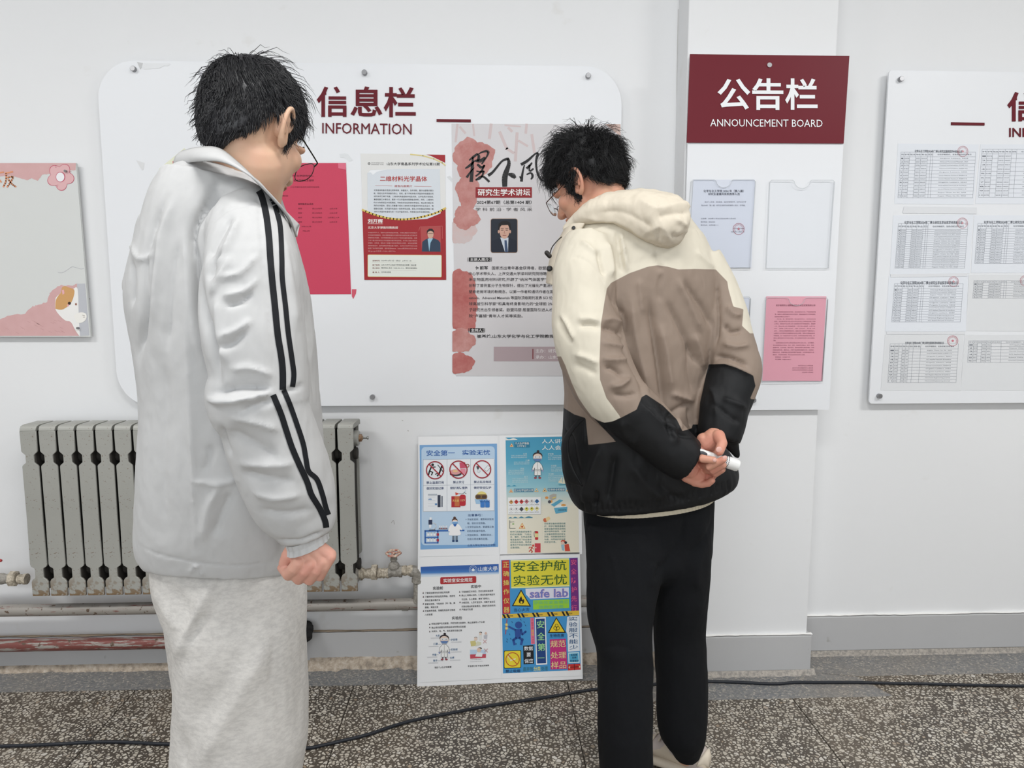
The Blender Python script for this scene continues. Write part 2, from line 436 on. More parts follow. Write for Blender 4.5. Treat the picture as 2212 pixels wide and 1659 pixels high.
# worn mortar line along the foot of the wall
def skirting(name, x0, x1, yf, z0, z1, th, zt=None):
    m = MB(); m.box((x0, yf-th, z0), (x1, yf, z1)); o = struct(m, name, GREY, .003)
    return o
def ledge(x0, x1, yf, z, d, hgt, n, name='trim_mortar', matl=None, seed=1, fillet=False):
    m = MB(); N = n; dx = (x1-x0)/N; vs = []; fs = []; K_ = 5
    for i in range(N+1):
        x = x0+i*dx; a = .7+.45*noise.noise(Vector((x*7, seed, 0)))+.35*noise.noise(Vector((x*31, seed, 1)))
        h2 = .7+.5*noise.noise(Vector((x*9, seed, 5)))+.4*noise.noise(Vector((x*40, seed, 6)))
        if fillet: prof = [(yf, z+hgt*h2), (yf-d*.22, z*.9+hgt*h2*.4), (yf-d*.5, z*.45), (yf-d*a, .0015), (yf-d*a-.002, 0)]
        else: prof = [(yf, z+hgt*h2), (yf-d*a, z+hgt*h2*.8), (yf-d*a, z+hgt*.4), (yf-d*a*.8, z), (yf, z)]
        for k_, (y, zz) in enumerate(prof):
            q = noise.noise(Vector((x*60, k_*3.1, seed)))*(.0025 if fillet else .0006); vs.append((x, y+(q if 0 < k_ < 4 else 0), max(zz+(q if 0 < k_ < 3 else 0), 0.0)))
    for i in range(N):
        for k in range(K_-1): fs.append((i*K_+k, i*K_+k+1, (i+1)*K_+k+1, (i+1)*K_+k))
    m.add(vs, fs); o = struct(m, name, matl or LEDGE); o.data.polygons.foreach_set('use_smooth', [True]*len(o.data.polygons)); return o
skirting('baseboard_left', XL, PX0, 0, .022, .132, .014)
skirting('baseboard_right', PX1, XR, 0, .022, .160, .014)
skirting('baseboard_pillar', PX0-.014, PX1+.014, PY, .016, .150, .014)
b = MB(); b.box((PX1, PY, .016), (PX1+.014, -.014, .150)); struct(b, 'baseboard_pillar_side', GREY)
b = MB(); b.box((PX0-.014, PY, .016), (PX0, -.014, .150)); struct(b, 'baseboard_pillar_side', GREY)
LEDGE2 = valve_mat('worn_grey_mortar', (140, 136, 130), (178, 170, 160), .5)
WHT = mat((236, 235, 232), .6)
ledge(XL, -.66, -.010, .022, .022, .010, 700, 'trim_mortar_left', seed=3, fillet=True)
ledge(-.67, PX0-.016, -.008, .030, .062, .010, 420, 'trim_mortar_middle', seed=5, fillet=True)
ledge(PX1+.016, XR, -.010, .018, .012, .008, 600, 'trim_mortar_right', LEDGE2, seed=4, fillet=True)
ledge(PX0-.02, PX1+.03, PY-.010, .014, .026, .008, 150, 'trim_mortar_pillar', LEDGE2, seed=6, fillet=True)
ledge(PX1+.0, XR, 0, .162, .016, .006, 200, 'trim_paint_lip_right', WHT, 8)
ledge(PX0-.016, PX1+.016, PY, .152, .016, .005, 60, 'trim_paint_lip_pillar', WHT, 9)
ledge(XL, PX0-.016, 0, .134, .018, .004, 300, 'trim_paint_lip_left', mat((178, 160, 140), .9), 10)
# plaster crack lines and chips on the wall
b = MB()
def crack(pts, wd, Y=-.0004):
    q = smooth_poly(pts, 3)
    for a, c in zip(q[:-1], q[1:]):
        d = c-a; l = np.linalg.norm(d) or 1; n = np.array([-d[1], d[0]])/l*wd/2
        b.add([P(*(a+n), Y), P(*(c+n), Y), P(*(c-n), Y), P(*(a-n), Y)], [(0, 1, 2, 3)])
crack([(1465, 20), (1462, 200), (1464, 420)], 1.2)
crack([(845, 1130), (850, 1124), (852, 1133)], 1.5)
for x, y in ((868, 908), (880, 930), (192, 645)): crack([(x, y), (x+3, y+1)], 2)
o = b.build('hairline_crack', mat((196, 195, 192), .8), bpy.data.objects['wall_back'])

# ================================================================== notice boards
BW = mat((232, 234, 237), .38)
EDGE = mat((176, 176, 178), .5)
CAPM = mat((150, 150, 152), .3, .7)
def rounded(x0, z0, x1, z1, rs, n=10):
    """outline, seen from the front, radii for TL TR BR BL"""
    out = []
    for (cx, cz, a, r) in ((x0, z1, 180, rs[0]), (x1, z1, 90, rs[1]), (x1, z0, 0, rs[2]), (x0, z0, -90, rs[3])):
        sx = 1 if cx == x0 else -1; sz = 1 if cz == z0 else -1
        for q in range(n+1):
            t = math.radians(a-90*q/n); out.append((cx+sx*r+r*math.cos(t), cz+sz*r+r*math.sin(t)))
    return out
def board(name, outline, Y, th, m, label, cat, caps=(), parent=None, group=None, off=.014):
    root = MB(); root.prism([(x, Y, z) for x, z in outline][::-1], (0, th, 0))
    o = root.build(name, m); tag(o, label, cat, group)
    for cx, cz in caps:
        c = MB(); c.tube([(cx, Y-.013, cz), (cx, Y-.0115, cz), (cx, Y+.0005, cz)], [.0078, .009, .009], 20)
        smooth_angle(c.mesh()); q = c.build('fixing_cap', CAPM, o); smooth_angle(q.data)
        s = MB(); s.tube([(cx, Y+th, cz), (cx, Y+th+off-.0006, cz)], .007, 12); s.build('standoff', CAPM, o)
    return o
YB1 = -.030
tl = P(218, 300, YB1); tr = P(1341, 330, YB1); top = P(780, 137, YB1)[2]; bot = P(960, 875.5, YB1)[2]
pc = lambda x, y, Y: (P(x, y, Y)[0], P(x, y, Y)[2])
board('information_board', rounded(tl[0], bot, tr[0], top, (.13, .13, .13, .13)), YB1, .008, BW,
      'large white information board with rounded corners behind the two men', 'notice board',
      [pc(290, 150, YB1), pc(788, 158, YB1), pc(1270, 165, YB1), pc(805, 857, YB1)], off=.022)
YB2 = -.030
L = P(1921, 152, YB2); bl = P(1877, 872, YB2)
x0 = (L[0]+bl[0])/2
board('information_board', rounded(x0, bl[2], x0+1.75, L[2], (.012, .05, .05, .012)), YB2, .008, BW,
      'white information board at the right edge, covered with printed tables', 'notice board',
      [pc(1944, 172, YB2), pc(1898, 855, YB2)], off=.022)
YB3 = PY-.022
a0 = P(1490, 117, YB3); a1 = P(1782, 885, YB3)
board('announcement_board', rounded(PX0+.003, a1[2], P(1822, 309, YB3)[0], a0[2], (.004,)*4), YB3, .010, BW,
      'tall white acrylic panel mounted on the pillar below the dark red sign', 'notice board',
      [pc(1626, 864, YB3)], off=.012)
RED = mat((108, 28, 40), .45, 0.0, .25); RED2 = mat((122, 36, 48), .35)
s = Sheet(vplane(YB3-.0053), 1480, 100, 3.319, .008)
s.text('sign_lettering', (240, 242, 244), '公告栏', 232, 228, 950, 455, 6, .018, .004)
s.text('sign_lettering', (240, 242, 244), 'ANNOUNCEMENT BOARD', 180, 521, 985, 574, 6, 0, .006)
s.disc('fixing_cap', mat((178, 178, 180), .3, .5), 606, 133, 17, 8)
o = s.build('announcement_sign', [(36, 56), (1178, 69), (1137, 696), (12, 690)], RED, 'dark red announcement sign with large white Chinese characters on the pillar', 'sign', thick=.005)
# title lettering of the information boards (glued acrylic letters, some depth)
def letters(name, st, x0, y0, x1, y1, Y, m, parent, bold, k, depth=.003):
    vs, fs = glyph(st, bold); n = len(vs); b = MB()
    X = x0+vs[:, 0]*(x1-x0); Z = y1-vs[:, 1]*(y1-y0)
    fr = [P(a, c+(a-x0)*k, Y) for a, c in zip(X, Z)]
    bk = [p+np.array([0, depth, 0]) for p in fr]
    from collections import Counter
    e = Counter(); 
    for f in fs:
        for i in range(len(f)):
            e[(f[i], f[(i+1) % len(f)])] += 1
    side = [(b_, a_, a_+n, b_+n) for (a_, b_) in e if (b_, a_) not in e]
    b.add(fr+bk, [tuple(f) for f in fs]+side); return b.build(name, m, parent)
b1 = bpy.data.objects['information_board']; b2 = bpy.data.objects['information_board.001']
MAR = mat((102, 24, 36), .5, 0.0, .2)
letters('title_lettering', '信息栏', 684, 186, 898, 252, YB1-.003, MAR, b1, .018, .006)
letters('title_lettering', 'INFORMATION', 696, 265, 889, 288, YB1-.003, MAR, b1, 0, .012)
letters('title_lettering', '信息栏', 2177, 198, 2385, 262, YB2-.003, MAR, b2, .018, 0)
letters('title_lettering', 'INFORMATION', 2181, 276, 2368, 296, YB2-.003, MAR, b2, 0, 0)
for (x0, y0, x1, y1, bb) in ((943, 257, 1017, 263, b1), (2055, 264, 2127, 270, b2), (570, 252, 640, 258, b1)):
    m = MB(); m.prism([P(x0, y0, YB1-.003), P(x0, y1, YB1-.003), P(x1, y1+1, YB1-.003), P(x1, y0+1, YB1-.003)], (0, .003, 0)); m.build('title_dash', MAR, bb)
# tape scraps and glue marks on the left board
TAPE = mat((214, 215, 214), .3)
s = Sheet(vplane(YB1-.0006))
for pts in ([(318, 352), (300, 330), (294, 322), (308, 318), (316, 330)],):
    pass
def scrap(pts, c, label, Y=YB1-.0008):
    q = Sheet(vplane(Y)); return q.build('tape_scrap', pts, mat(c, .4), label, 'tape', 'scraps of tape on the left board')
scrap([(296, 134), (309, 136), (306, 146), (303, 150)], (196, 197, 198), 'small grey peeled paper tag beside the top left fixing cap of the left board')
scrap([(309, 136), (366, 137), (368, 139), (362, 143), (354, 142), (345, 147), (312, 150), (306, 146)], (226, 228, 230), 'long torn paper strip at the top left of the left board')
scrap([(294, 346), (312, 352), (310, 366), (307, 368), (302, 360)], (220, 221, 222), 'torn transparent tape patch left of the yellow paper')
scrap([(733, 333), (745, 331), (752, 333), (762, 346), (755, 349), (745, 341), (735, 340)], (222, 225, 227), 'wrinkled clear tape above the crimson notice')
scrap([(760, 625), (770, 625), (769, 634), (763, 646), (760, 640)], (208, 84, 104), 'torn red paper remnant below the crimson notice')
scrap([(965, 382), (972, 380), (992, 402), (988, 405)], (214, 216, 218), 'thin strip of clear tape left of the tall lecture poster')
# yellow and red papers behind the first man
s = Sheet(vplane(YB1-.0009)); s.build('paper_note', [(398, 320), (440, 352), (385, 400), (343, 365)], mat((228, 230, 206), .6), 'pale yellow paper tilted like a diamond behind the collar of the man in grey', 'paper')
s = Sheet(vplane(YB1-.0016)); s.build('paper_note', [(373, 348), (520, 349), (520, 400), (376, 400)], mat((206, 44, 58), .6), 'bright red paper peeking out behind the collar of the man in grey', 'paper')

# ---- crimson thesis defence notice
CR = NT('crimson_paper', .6); CR.base(CR.mix(CR.noise(600, 2), (206, 62, 92), (196, 56, 86)))
s = Sheet(vplane(YB1-.0012), 590, 320, 4.88); ink = (116, 30, 52)
s.text('printed_text', ink, '分析化学研究中心', 190, 280, 425, 303, bold=.01)
s.text('printed_text', ink, '硕士学位论文答辩', 216, 328, 428, 352, bold=.01)
s.text('printed_text', ink, '小分子探针检测方法研究及应用', 180, 402, 484, 419)
s.text('printed_text', ink, '教授', 92, 496, 158, 510)
s.text('printed_text', ink, '答辩委员会成员', 262, 579, 424, 600, bold=.01)
for y, last in ((637, '山东大学'), (684, '山东大学'), (731, '山东理工大学'), (778, '山东大学')):
    s.text('printed_text', ink, '教授', 264, y-8, 304, y+8); s.text('printed_text', ink, '硕士生导师', 412, y-8, 514, y+8)
    s.text('printed_text', ink, last, 596-(18 if len(last) > 4 else 0), y-8, 676+(20 if len(last) > 4 else 0), y+8)
s.text('printed_text', ink, '9:00-16:30', 300, 818, 400, 834); s.text('printed_text', ink, '地点', 310, 864, 388, 880)
s.poly('clear_tape', (222, 110, 134), [(684, 160), (768, 160), (768, 228), (686, 212)], 3)
o = s.build('notice_sheet', [(-60, 157), (767, 157), (822, 1539), (-20, 1541)], CR.m, 'crimson thesis notice taped beside the face of the man in grey', 'notice')

# ---- forum poster (red and gold)
s = Sheet(vplane(YB1-.0012), 760, 320, 5.53, .006)
GOLD = (214, 186, 96); PR_ = (160, 36, 44); dk = (62, 62, 66)
red = []
N = 24
top = [(125+(1120-125)*i/N, 745+115*math.sin(math.pi*(i/N)**.93)*1.0+(20 if i/N > .9 else 0)*(i/N-.9)*-10) for i in range(N+1)]
s.poly('red_field', PR_, top+[(1128, 1575), (150, 1575)], 1)
s.line('gold_curve', GOLD, [(x, y-9) for x, y in top], 22, 2)
s.poly('red_field#2', PR_, [(890, 76), (1115, 80), (1115, 175), (1020, 130), (950, 95)], 1)
s.line('gold_curve#2', (222, 206, 140), [(700, 74), (850, 90), (980, 128), (1080, 175), (1116, 205)], 14, 2)
s.poly('white_card', (214, 220, 226), [(185, 300), (225, 262), (560, 250), (1052, 250), (1060, 780), (900, 845), (640, 862), (400, 835), (188, 770)], 1.5)
s.poly('white_card', (236, 239, 242), [(190, 292), (228, 292), (252, 320), (300, 282), (420, 256), (225, 264)], 2.5)
s.ring('emblem', dk, 206, 184, 14, 3, 2); s.ring('emblem', dk, 206, 184, 7, 3, 2)
s.text('heading', (96, 96, 98), '晶体材料国家重点实验室', 232, 170, 380, 182); s.text('heading', (96, 96, 98), '晶体材料研究院新一代半导体', 232, 190, 380, 203)
s.text('heading', (48, 46, 48), '山东大学育晶系列学术论坛第33期', 418, 168, 1050, 206, bold=.008)
s.text('heading', (176, 52, 46), '二维材料光学晶体', 336, 332, 900, 396, 3, .016)
s.text('heading', (172, 60, 54), '报告内容简介', 510, 440, 722, 466, 3, .008)
s.line('heading', (190, 90, 84), [(280, 445), (480, 452)], 3, 3); s.line('heading', (190, 90, 84), [(745, 454), (950, 458)], 3, 3)
para = ['光学晶体具备实现激光频率转换、参量放大、信号调制、量子纠缠等关键功', '能，是激光技术和装备的核心。目前，基于传统体相光学晶体的物理理论和',
 '材料体系已臻于完善。二维材料具备超高非线性系数、光学性质外场易调、', '兼容硅基芯片等优点，是新一代光学晶体的理想备选材料。然而，二维材料',
 '的光与物质相互作用距离短，导致其非线性转换效率极低，难以成为真正有', '用的光学晶体。报告人将着重介绍在二维材料光学晶体的材料生长设计、物',
 '理理论发展、光学器件构造的一些思考和进展。报告人所发展出的转角二维', '材料光学晶体有望成为新一代光学晶体体系，开辟激光技术应用新领域。']
s.paragraph('body_text', dk, para[:7], 262, 492, 975, 36.6, 22, 3); s.text('body_text', dk, para[7], 266, 748, 935, 770, 3)
s.text('body_text', (246, 244, 240), '刘开辉', 190, 845, 370, 895, 3, .02)
s.rect('body_text', (236, 220, 216), 188, 902, 370, 906, 3)
s.text('body_text', (240, 226, 220), '北京大学博雅特聘教授', 192, 932, 552, 964, 3, .01)
p2 = ['中组部领军千人，国家杰出青年基金获得者，长期从事量子材料制备与', '光学器件物理研究，很长发展变换的方法和开发先进的技术以实现科学', '突破和技术创新。刘开辉教授团队自主设计了米级单晶制造装备，搭建',
  '了单个量子材料单元水平的超快光谱学表征系统，并开发了量子材料光', '学器件。近年来，团队在二维量子材料表界面生长调控、米级单晶薄膜', '通用制造技术、晶界面耦合物理及量子器件、光学芯片和声学芯片方向', '取得了系列研究进展。发表包括Nature、Science等顶刊SCI论文100余']
s.paragraph('body_text', (218, 170, 168), p2, 194, 1000, 780, 31.3, 17, 3)
s.text('body_text', (218, 170, 168), '篇 (google引用率~17,000, h因子70)。', 196, 1222, 525, 1240, 3)
s.rrect('info_box', (214, 178, 108), 188, 1270, 1074, 1538, 14, 2); s.rrect('info_box', (226, 230, 222), 193, 1275, 1069, 1533, 12, 3)
for a, t, y, x1 in (('活动时间：', '2024年12月13日（周五）上午10：30', 1344, 710), ('线下会场：', '山东大学中心校区半导体研发大楼第一会议室', 1395, 770), ('线上会议：', '腾讯线上会议（248-426-312，密码内部通知）', 1432, 780), ('邀 请 人：', '任华英 教授', 1482, 466)):
    s.text('info_box', (130, 64, 58), a, 246, y-9, 338, y+9, 5, .01); s.text('info_box', dk, t, 352, y-10, x1, y+8, 5)
for y in (1367, 1412, 1457): s.rect('info_box', (200, 192, 184), 240, y, 770, y+2, 4)
# printed portrait
s.poly('portrait', (176, 74, 74), [(820, 945), (1060, 938), (1066, 1240), (836, 1240)], 2)
s.line('portrait', (198, 112, 110), [(800, 985), (815, 940), (1080, 930), (1080, 1080)], 4, 2.5)
s.poly('portrait', (44, 62, 84), [(836, 1236), (842, 1120), (880, 1090), (918, 1075), (975, 1075), (1030, 1098), (1058, 1130), (1060, 1238)], 3)
s.poly('portrait', (150, 192, 214), [(905, 1085), (935, 1070), (970, 1078), (940, 1130), (925, 1235)], 4)
s.disc('portrait', (206, 168, 150), 940, 1030, 36, 4.5, 52); s.poly('portrait', (30, 26, 28), [(896, 1030), (898, 985), (925, 962), (960, 962), (982, 990), (984, 1030), (974, 1000), (940, 988), (908, 1000)], 5.2)
s.line('portrait', (110, 80, 74), [(912, 1020), (968, 1020)], 4, 5.5)
forum = s.build('forum_poster', [(106, 64), (1115, 78), (1128, 1575), (150, 1577)], mat((224, 224, 222), .45), 'red and gold lecture poster between the crimson notice and the tall poster', 'poster')

# ---- tall lecture poster with ink-wash stains
t = NT('lecture_poster_paper', .55)
t.base(t.mix(t.noise(7, 6), (214, 212, 214), (204, 201, 203)))
s = Sheet(vplane(YB1-.0012), 960, 250, 5.351, 0)
def blob(part, c, cx, cy, rx, ry, h, seed, n=48, rag=.12):
    rnd = random.Random(seed); ph = [rnd.uniform(0, 6.28) for _ in range(8)]
    pts = []
    for i in range(n):
        a = 2*math.pi*i/n; q = 1+rag*(math.sin(3*a+ph[0])*.7+math.sin(5*a+ph[1])*.5+math.sin(9*a+ph[2])*.3+math.sin(17*a+ph[3])*.25)
        pts.append((max(cx+rx*q*math.cos(a), 92), cy-ry*q*math.sin(a)))
    s.poly(part, c, pts, h)
def ink_mat(name, a, b):
    q = NT(name, .55); q.base(q.ramp(q.noise(16, 8, rough=.7), [(.35, a), (.65, b)])); return q.m
IK1 = ink_mat('red_ink_wash', (178, 112, 106), (198, 146, 140)); IK2 = ink_mat('pale_ink_wash', (206, 176, 172), (200, 192, 192)); IK3 = ink_mat('strong_ink_wash', (172, 88, 84), (190, 122, 116))
blob('ink_stain#1', IK1, 330, 500, 235, 240, 1, 1); blob('ink_stain#1', IK1, 270, 880, 130, 200, 1.4, 2); blob('ink_stain#1', IK1, 250, 1180, 150, 130, 1.8, 3); blob('ink_stain#1', IK2, 210, 1330, 150, 150, .6, 4)
blob('ink_stain', IK3, 180, 1880+150, 200, 240, 1, 5); blob('ink_stain', IK3, 210, 2300, 180, 200, 1.4, 6); blob('ink_stain', IK1, 200, 2600, 150, 140, 1.8, 7); blob('ink_stain', IK3, 190, 2860, 150, 120, 2.2, 8, rag=.1)
PAL = (206, 190, 190)
for (x0, y0, x1, y1, wd) in ((150, 100, 130, 300, 26), (330, 100, 345, 230, 22), (540, 100, 520, 260, 34), (640, 190, 720, 380, 34), (720, 380, 800, 430, 30), (840, 200, 820, 520, 34), (1010, 220, 1040, 420, 32), (950, 100, 940, 200, 30), (700, 110, 880, 125, 18), (180, 130, 240, 200, 26), (860, 290, 960, 350, 26), (740, 140, 780, 180, 30)):
    s.line('seal_script', PAL, [(x0, y0), (x1, y1)], wd, .8)
s.poly('ink_stain#3', ink_mat('tan_ink_wash', (196, 160, 148), (206, 188, 180)), [(1860, 98), (2036, 98), (2036, 240), (1960, 180)], 1)
K = (32, 31, 33)
def brush(pts, ws):
    q = smooth_poly([(x, y, w*1.4) for (x, y), w in zip(pts, ws)], 5)
    for a, c in zip(q[:-1], q[1:]):
        d = c[:2]-a[:2]; l = np.linalg.norm(d) or 1; n = np.array([-d[1], d[0]])/l
        s.poly('calligraphy', K, [a[:2]+n*a[2]/2, a[:2]-n*a[2]/2, c[:2]-n*c[2]/2, c[:2]+n*c[2]/2], 3)
brush([(240, 610), (300, 570), (350, 520)], [10, 22, 8]); brush([(285, 515), (330, 480), (385, 438)], [8, 20, 16]); brush([(330, 480), (322, 600), (310, 765)], [12, 26, 30]); brush([(258, 715), (300, 650), (345, 600)], [22, 12, 6])
brush([(385, 438), (400, 480), (380, 520)], [14, 24, 18]); brush([(400, 440), (440, 418), (505, 412), (490, 470), (430, 560)], [10, 14, 22, 14, 12]); brush([(350, 520), (420, 520), (470, 480)], [14, 30, 18]); brush([(380, 560), (430, 600), (465, 570)], [18, 22, 14])
brush([(465, 570), (420, 650), (360, 700)], [14, 16, 12]); brush([(370, 640), (430, 650), (455, 640), (420, 720), (360, 745)], [10, 14, 18, 12, 10]); brush([(360, 740), (440, 700), (520, 765)], [8, 16, 18])
brush([(505, 690), (560, 650), (660, 530), (720, 500), (745, 495)], [26, 20, 16, 20, 14]); brush([(735, 495), (745, 560), (700, 700), (698, 820)], [20, 30, 46, 40]); brush([(740, 675), (790, 690), (820, 720)], [18, 40, 20])
brush([(885, 565), (960, 520), (1050, 440), (1085, 430)], [24, 22, 14, 20]); brush([(1085, 432), (1060, 530), (1075, 660), (1120, 740), (1160, 745)], [24, 18, 16, 18, 8]); brush([(925, 570), (905, 650), (890, 760)], [10, 16, 24])
brush([(950, 610), (1000, 560), (1012, 540)], [20, 16, 10]); brush([(985, 570), (985, 640), (1030, 610)], [14, 14, 14]); brush([(950, 680), (1000, 660), (1020, 700), (1000, 735)], [12, 14, 20, 10]); brush([(870, 700), (885, 725)], [10, 14])
s.rect('title_bar', (142, 34, 40), 360, 826, 1011, 947, 3); s.text('title_bar', (238, 236, 234), '研究生学术讲坛', 385, 845, 992, 926, 4.5, .018)
s.text('heading', (44, 42, 44), '2024第67期（总第1404 期）', 376, 978, 1008, 1022, 3, .01); s.rect('heading', (120, 118, 118), 345, 1042, 1010, 1045, 3)
s.text('heading', (70, 66, 66), '学 科 前 沿 · 学 者 风 采', 362, 1062, 1014, 1102, 3)
s.rrect('portrait', (150, 120, 96), 534, 1188, 846, 1584, 26, 2); s.rrect('portrait', (30, 38, 50), 539, 1193, 841, 1579, 24, 3)
s.poly('portrait', (22, 30, 46), [(545, 1578), (545, 1450), (640, 1410), (745, 1405), (838, 1450), (838, 1578)], 4)
s.poly('portrait', (198, 206, 216), [(645, 1408), (740, 1408), (735, 1578), (700, 1578)], 5)
s.poly('portrait', (58, 78, 110), [(694, 1440), (720, 1440), (735, 1578), (700, 1578)], 6)
s.disc('portrait', (204, 164, 146), 694, 1330, 58, 5.5, 92); s.disc('portrait', (196, 156, 138), 626, 1340, 10, 5.5, 20); s.disc('portrait', (196, 156, 138), 760, 1340, 10, 5.5, 20)
s.poly('portrait', (18, 17, 20), [(622, 1320), (626, 1250), (665, 1218), (720, 1212), (760, 1240), (770, 1320), (752, 1280), (735, 1262), (660, 1266), (640, 1290)], 6.5)
for ex in (668, 722): s.line('portrait', (50, 36, 34), [(ex-13, 1322), (ex+13, 1322)], 6, 7); s.line('portrait', (50, 36, 34), [(ex-16, 1302), (ex+16, 1302)], 5, 7)
s.line('portrait', (150, 84, 78), [(674, 1382), (714, 1382)], 6, 7); s.line('portrait', (170, 120, 104), [(694, 1330), (690, 1356), (702, 1358)], 5, 7)
def low(x, y): return (x*5.351/5.53, (y/5.53+280)*5.351)     # lower crop -> this sheet's coordinates
def lt(part, c, st, x0, y0, x1, y1, h=3, bold=0.0):
    a = low(x0, y0); b_ = low(x1, y1); s.text(part, c, st, a[0], a[1], b_[0], b_[1], h, bold)
def lr(part, c, x0, y0, x1, y1, h=3):
    a = low(x0, y0); b_ = low(x1, y1); s.rect(part, c, a[0], a[1], b_[0], b_[1], h)
lr('section_tag', K, 292, 145, 552, 193, 3); lr('section_tag', K, 278, 145, 284, 193, 3); lr('section_tag', K, 560, 145, 566, 193, 3); lt('section_tag', (232, 230, 230), '主讲人简介：', 308, 150, 546, 188, 4.5, .012)
lr('section_tag', K, 303, 990, 470, 1040, 3); lr('section_tag', K, 288, 990, 294, 1040, 3); lr('section_tag', K, 478, 990, 485, 1040, 3); lt('section_tag', (232, 230, 230), '主持人：', 318, 996, 466, 1034, 4.5, .012)
bd = (54, 50, 54)
lt('body_text', K, '何前军', 372, 246, 520, 290, 3, .018)
for st, x0, x1, y in (('国家杰出青年基金获得者、欧盟玛丽居里', 568, 1400, 250), ('中心学术带头人、上海交通大学深圳研究院特聘教授', 290, 1310, 318), ('米生物医用材料研究,开辟了“纳米气体医学”研究方', 290, 1360, 388), ('创制了首例氢分子生物探针，提出了光催化产氢治疗', 292, 1310, 460), ('塑衰老微环境的新概念。以第一作者和通讯作者在国', 292, 1300, 533),
    ('cations、Advanced Materials 等国际顶级期刊发表 SCI 论', 292, 1290, 606), ('球高被引科学家”和具有终身影响力的“全球前 2%', 293, 1290, 678), ('子研究杰出引领者奖、欧盟玛丽·居里国际引进人才', 294, 1290, 750), ('院“卢嘉锡”青年人才奖等奖励。', 294, 935, 823)):
    lt('body_text', bd, st, x0, y, x1, y+40, 3, .004)
lt('body_text', K, '崔基炜,山东大学化学与化工学院教授，', 388, 1065, 1330, 1108, 3, .01)
lr('footer_band', (176, 158, 162), 590, 1210, 1440, 1385, 1.2); lr('footer_band', (126, 30, 36), 1052, 1236, 1062, 1360, 3)
lt('footer_band', (236, 232, 232), '主办：研究生院', 1090, 1238, 1440, 1282, 3, .006); lt('footer_band', (236, 232, 232), '承办：山东大学', 1090, 1315, 1440, 1358, 3, .006)
o = s.build('lecture_poster', [(82, 93), (2036, 98), (2030, 3010), (133, 3008)], t.m, 'tall grey lecture poster with red ink stains and black brush calligraphy', 'poster')
# ---- pink decorated board at the left edge
YBP = -.024
PINK = (214, 172, 172)
s = Sheet(vplane(YBP), 0, 330, 3.95)
rnd = random.Random(4)
def ragged(pts, amp, n=6, seed=0):
    r = random.Random(seed); out = []
    for a, b_ in zip(pts[:-1], pts[1:]):
        for i in range(n):
            t = i/n; out.append((a[0]+(b_[0]-a[0])*t+r.uniform(-amp, amp), a[1]+(b_[1]-a[1])*t+r.uniform(-amp, amp)))
    out.append(pts[-1]); return out
PKM = NT('pink_print', .5); PKM.base(PKM.mix(PKM.noise(30, 6), (216, 176, 176), (204, 160, 158)))
s.poly('pink_border', PKM.m, [(-900, 88), (-900, 190)]+ragged([(-900, 190), (-300, 230), (100, 195), (230, 236), (268, 215), (320, 240), (365, 185), (420, 180)], 4, 6, 1)+ragged([(420, 180), (560, 150), (645, 148)], 3, 4, 2)+[(648, 88)], 1)
s.poly('pink_border#2', PKM.m, [(-900, 1563), (674, 1562), (668, 1400), (660, 1115)]+ragged([(660, 1115), (620, 1135), (520, 1130), (450, 1165), (420, 1210), (400, 1270), (320, 1300), (280, 1310), (210, 1370), (60, 1395), (0, 1420), (-400, 1440), (-900, 1380)], 5, 5, 3), 1)
for i in range(26):
    x = rnd.uniform(20, 560); y = rnd.uniform(1420, 1540)
    if y > 1500-x*.3 or x > 300: s.line('pink_border#2', (196, 152, 150), [(x, y), (x+26, y+12)], 3, 1.6)
s.line('torn_line', (176, 178, 184), smooth_poly([(495, 1020), (530, 1024), (575, 1000), (612, 974), (650, 980), (690, 992), (716, 986)], 3), 3, 1)
s.poly('grey_bar', (190, 192, 198), [(656, 1118), (726, 1116), (762, 1558), (682, 1562)], 1.5)
fl_pts = []
for i in range(60):
    a = 2*math.pi*i/60; r = 82+34*abs(math.cos(2.5*a+.5)); fl_pts.append((516+r*math.cos(a), 205-r*math.sin(a)))
s.poly('flower', (196, 84, 108), [(516+(x-516)*1.03, 205+(y-205)*1.03) for x, y in fl_pts], 2); s.poly('flower', (222, 178, 180), [(516+(x-516)*.985, 205+(y-205)*.985) for x, y in fl_pts], 3)
s.disc('flower', (196, 84, 108), 516, 207, 41, 4, 44); s.disc('flower', (238, 238, 240), 514, 207, 35, 5, 39)
for x, y in ((472, 112), (484, 112), (477, 124), (590, 162), (600, 172), (604, 160), (480, 280), (490, 290), (492, 276)): s.disc('flower', (180, 90, 110), x, y, 3.5, 4, n=8)
OR = (222, 150, 112)
for pts in ([(-60, 178), (30, 165)], [(-20, 150), (-18, 300)], [(-18, 215), (10, 250)], [(45, 175), (108, 162)], [(52, 178), (50, 240), (28, 290)], [(62, 212), (110, 205), (90, 250), (60, 292)], [(70, 225), (100, 265), (135, 290)]):
    s.line('title_lettering', OR, smooth_poly(pts, 3), 13, 3)
s.poly('cartoon_cat', (238, 237, 234), smooth_poly([(474, 1240), (470, 1310), (480, 1350), (520, 1400), (560, 1432), (605, 1445), (640, 1510), (676, 1562), (682, 1562), (672, 1400), (662, 1160), (620, 1165), (585, 1150), (540, 1140), (522, 1190), (490, 1220)], 3), 2)
s.poly('cartoon_cat', (208, 160, 104), smooth_poly([(472, 1330), (476, 1260), (500, 1215), (522, 1190), (528, 1150), (555, 1138), (590, 1150), (632, 1168), (630, 1220), (600, 1290), (540, 1335), (500, 1338)], 3), 3)
s.poly('cartoon_cat', (232, 176, 180), [(528, 1172), (545, 1168), (550, 1200), (534, 1212)], 4)
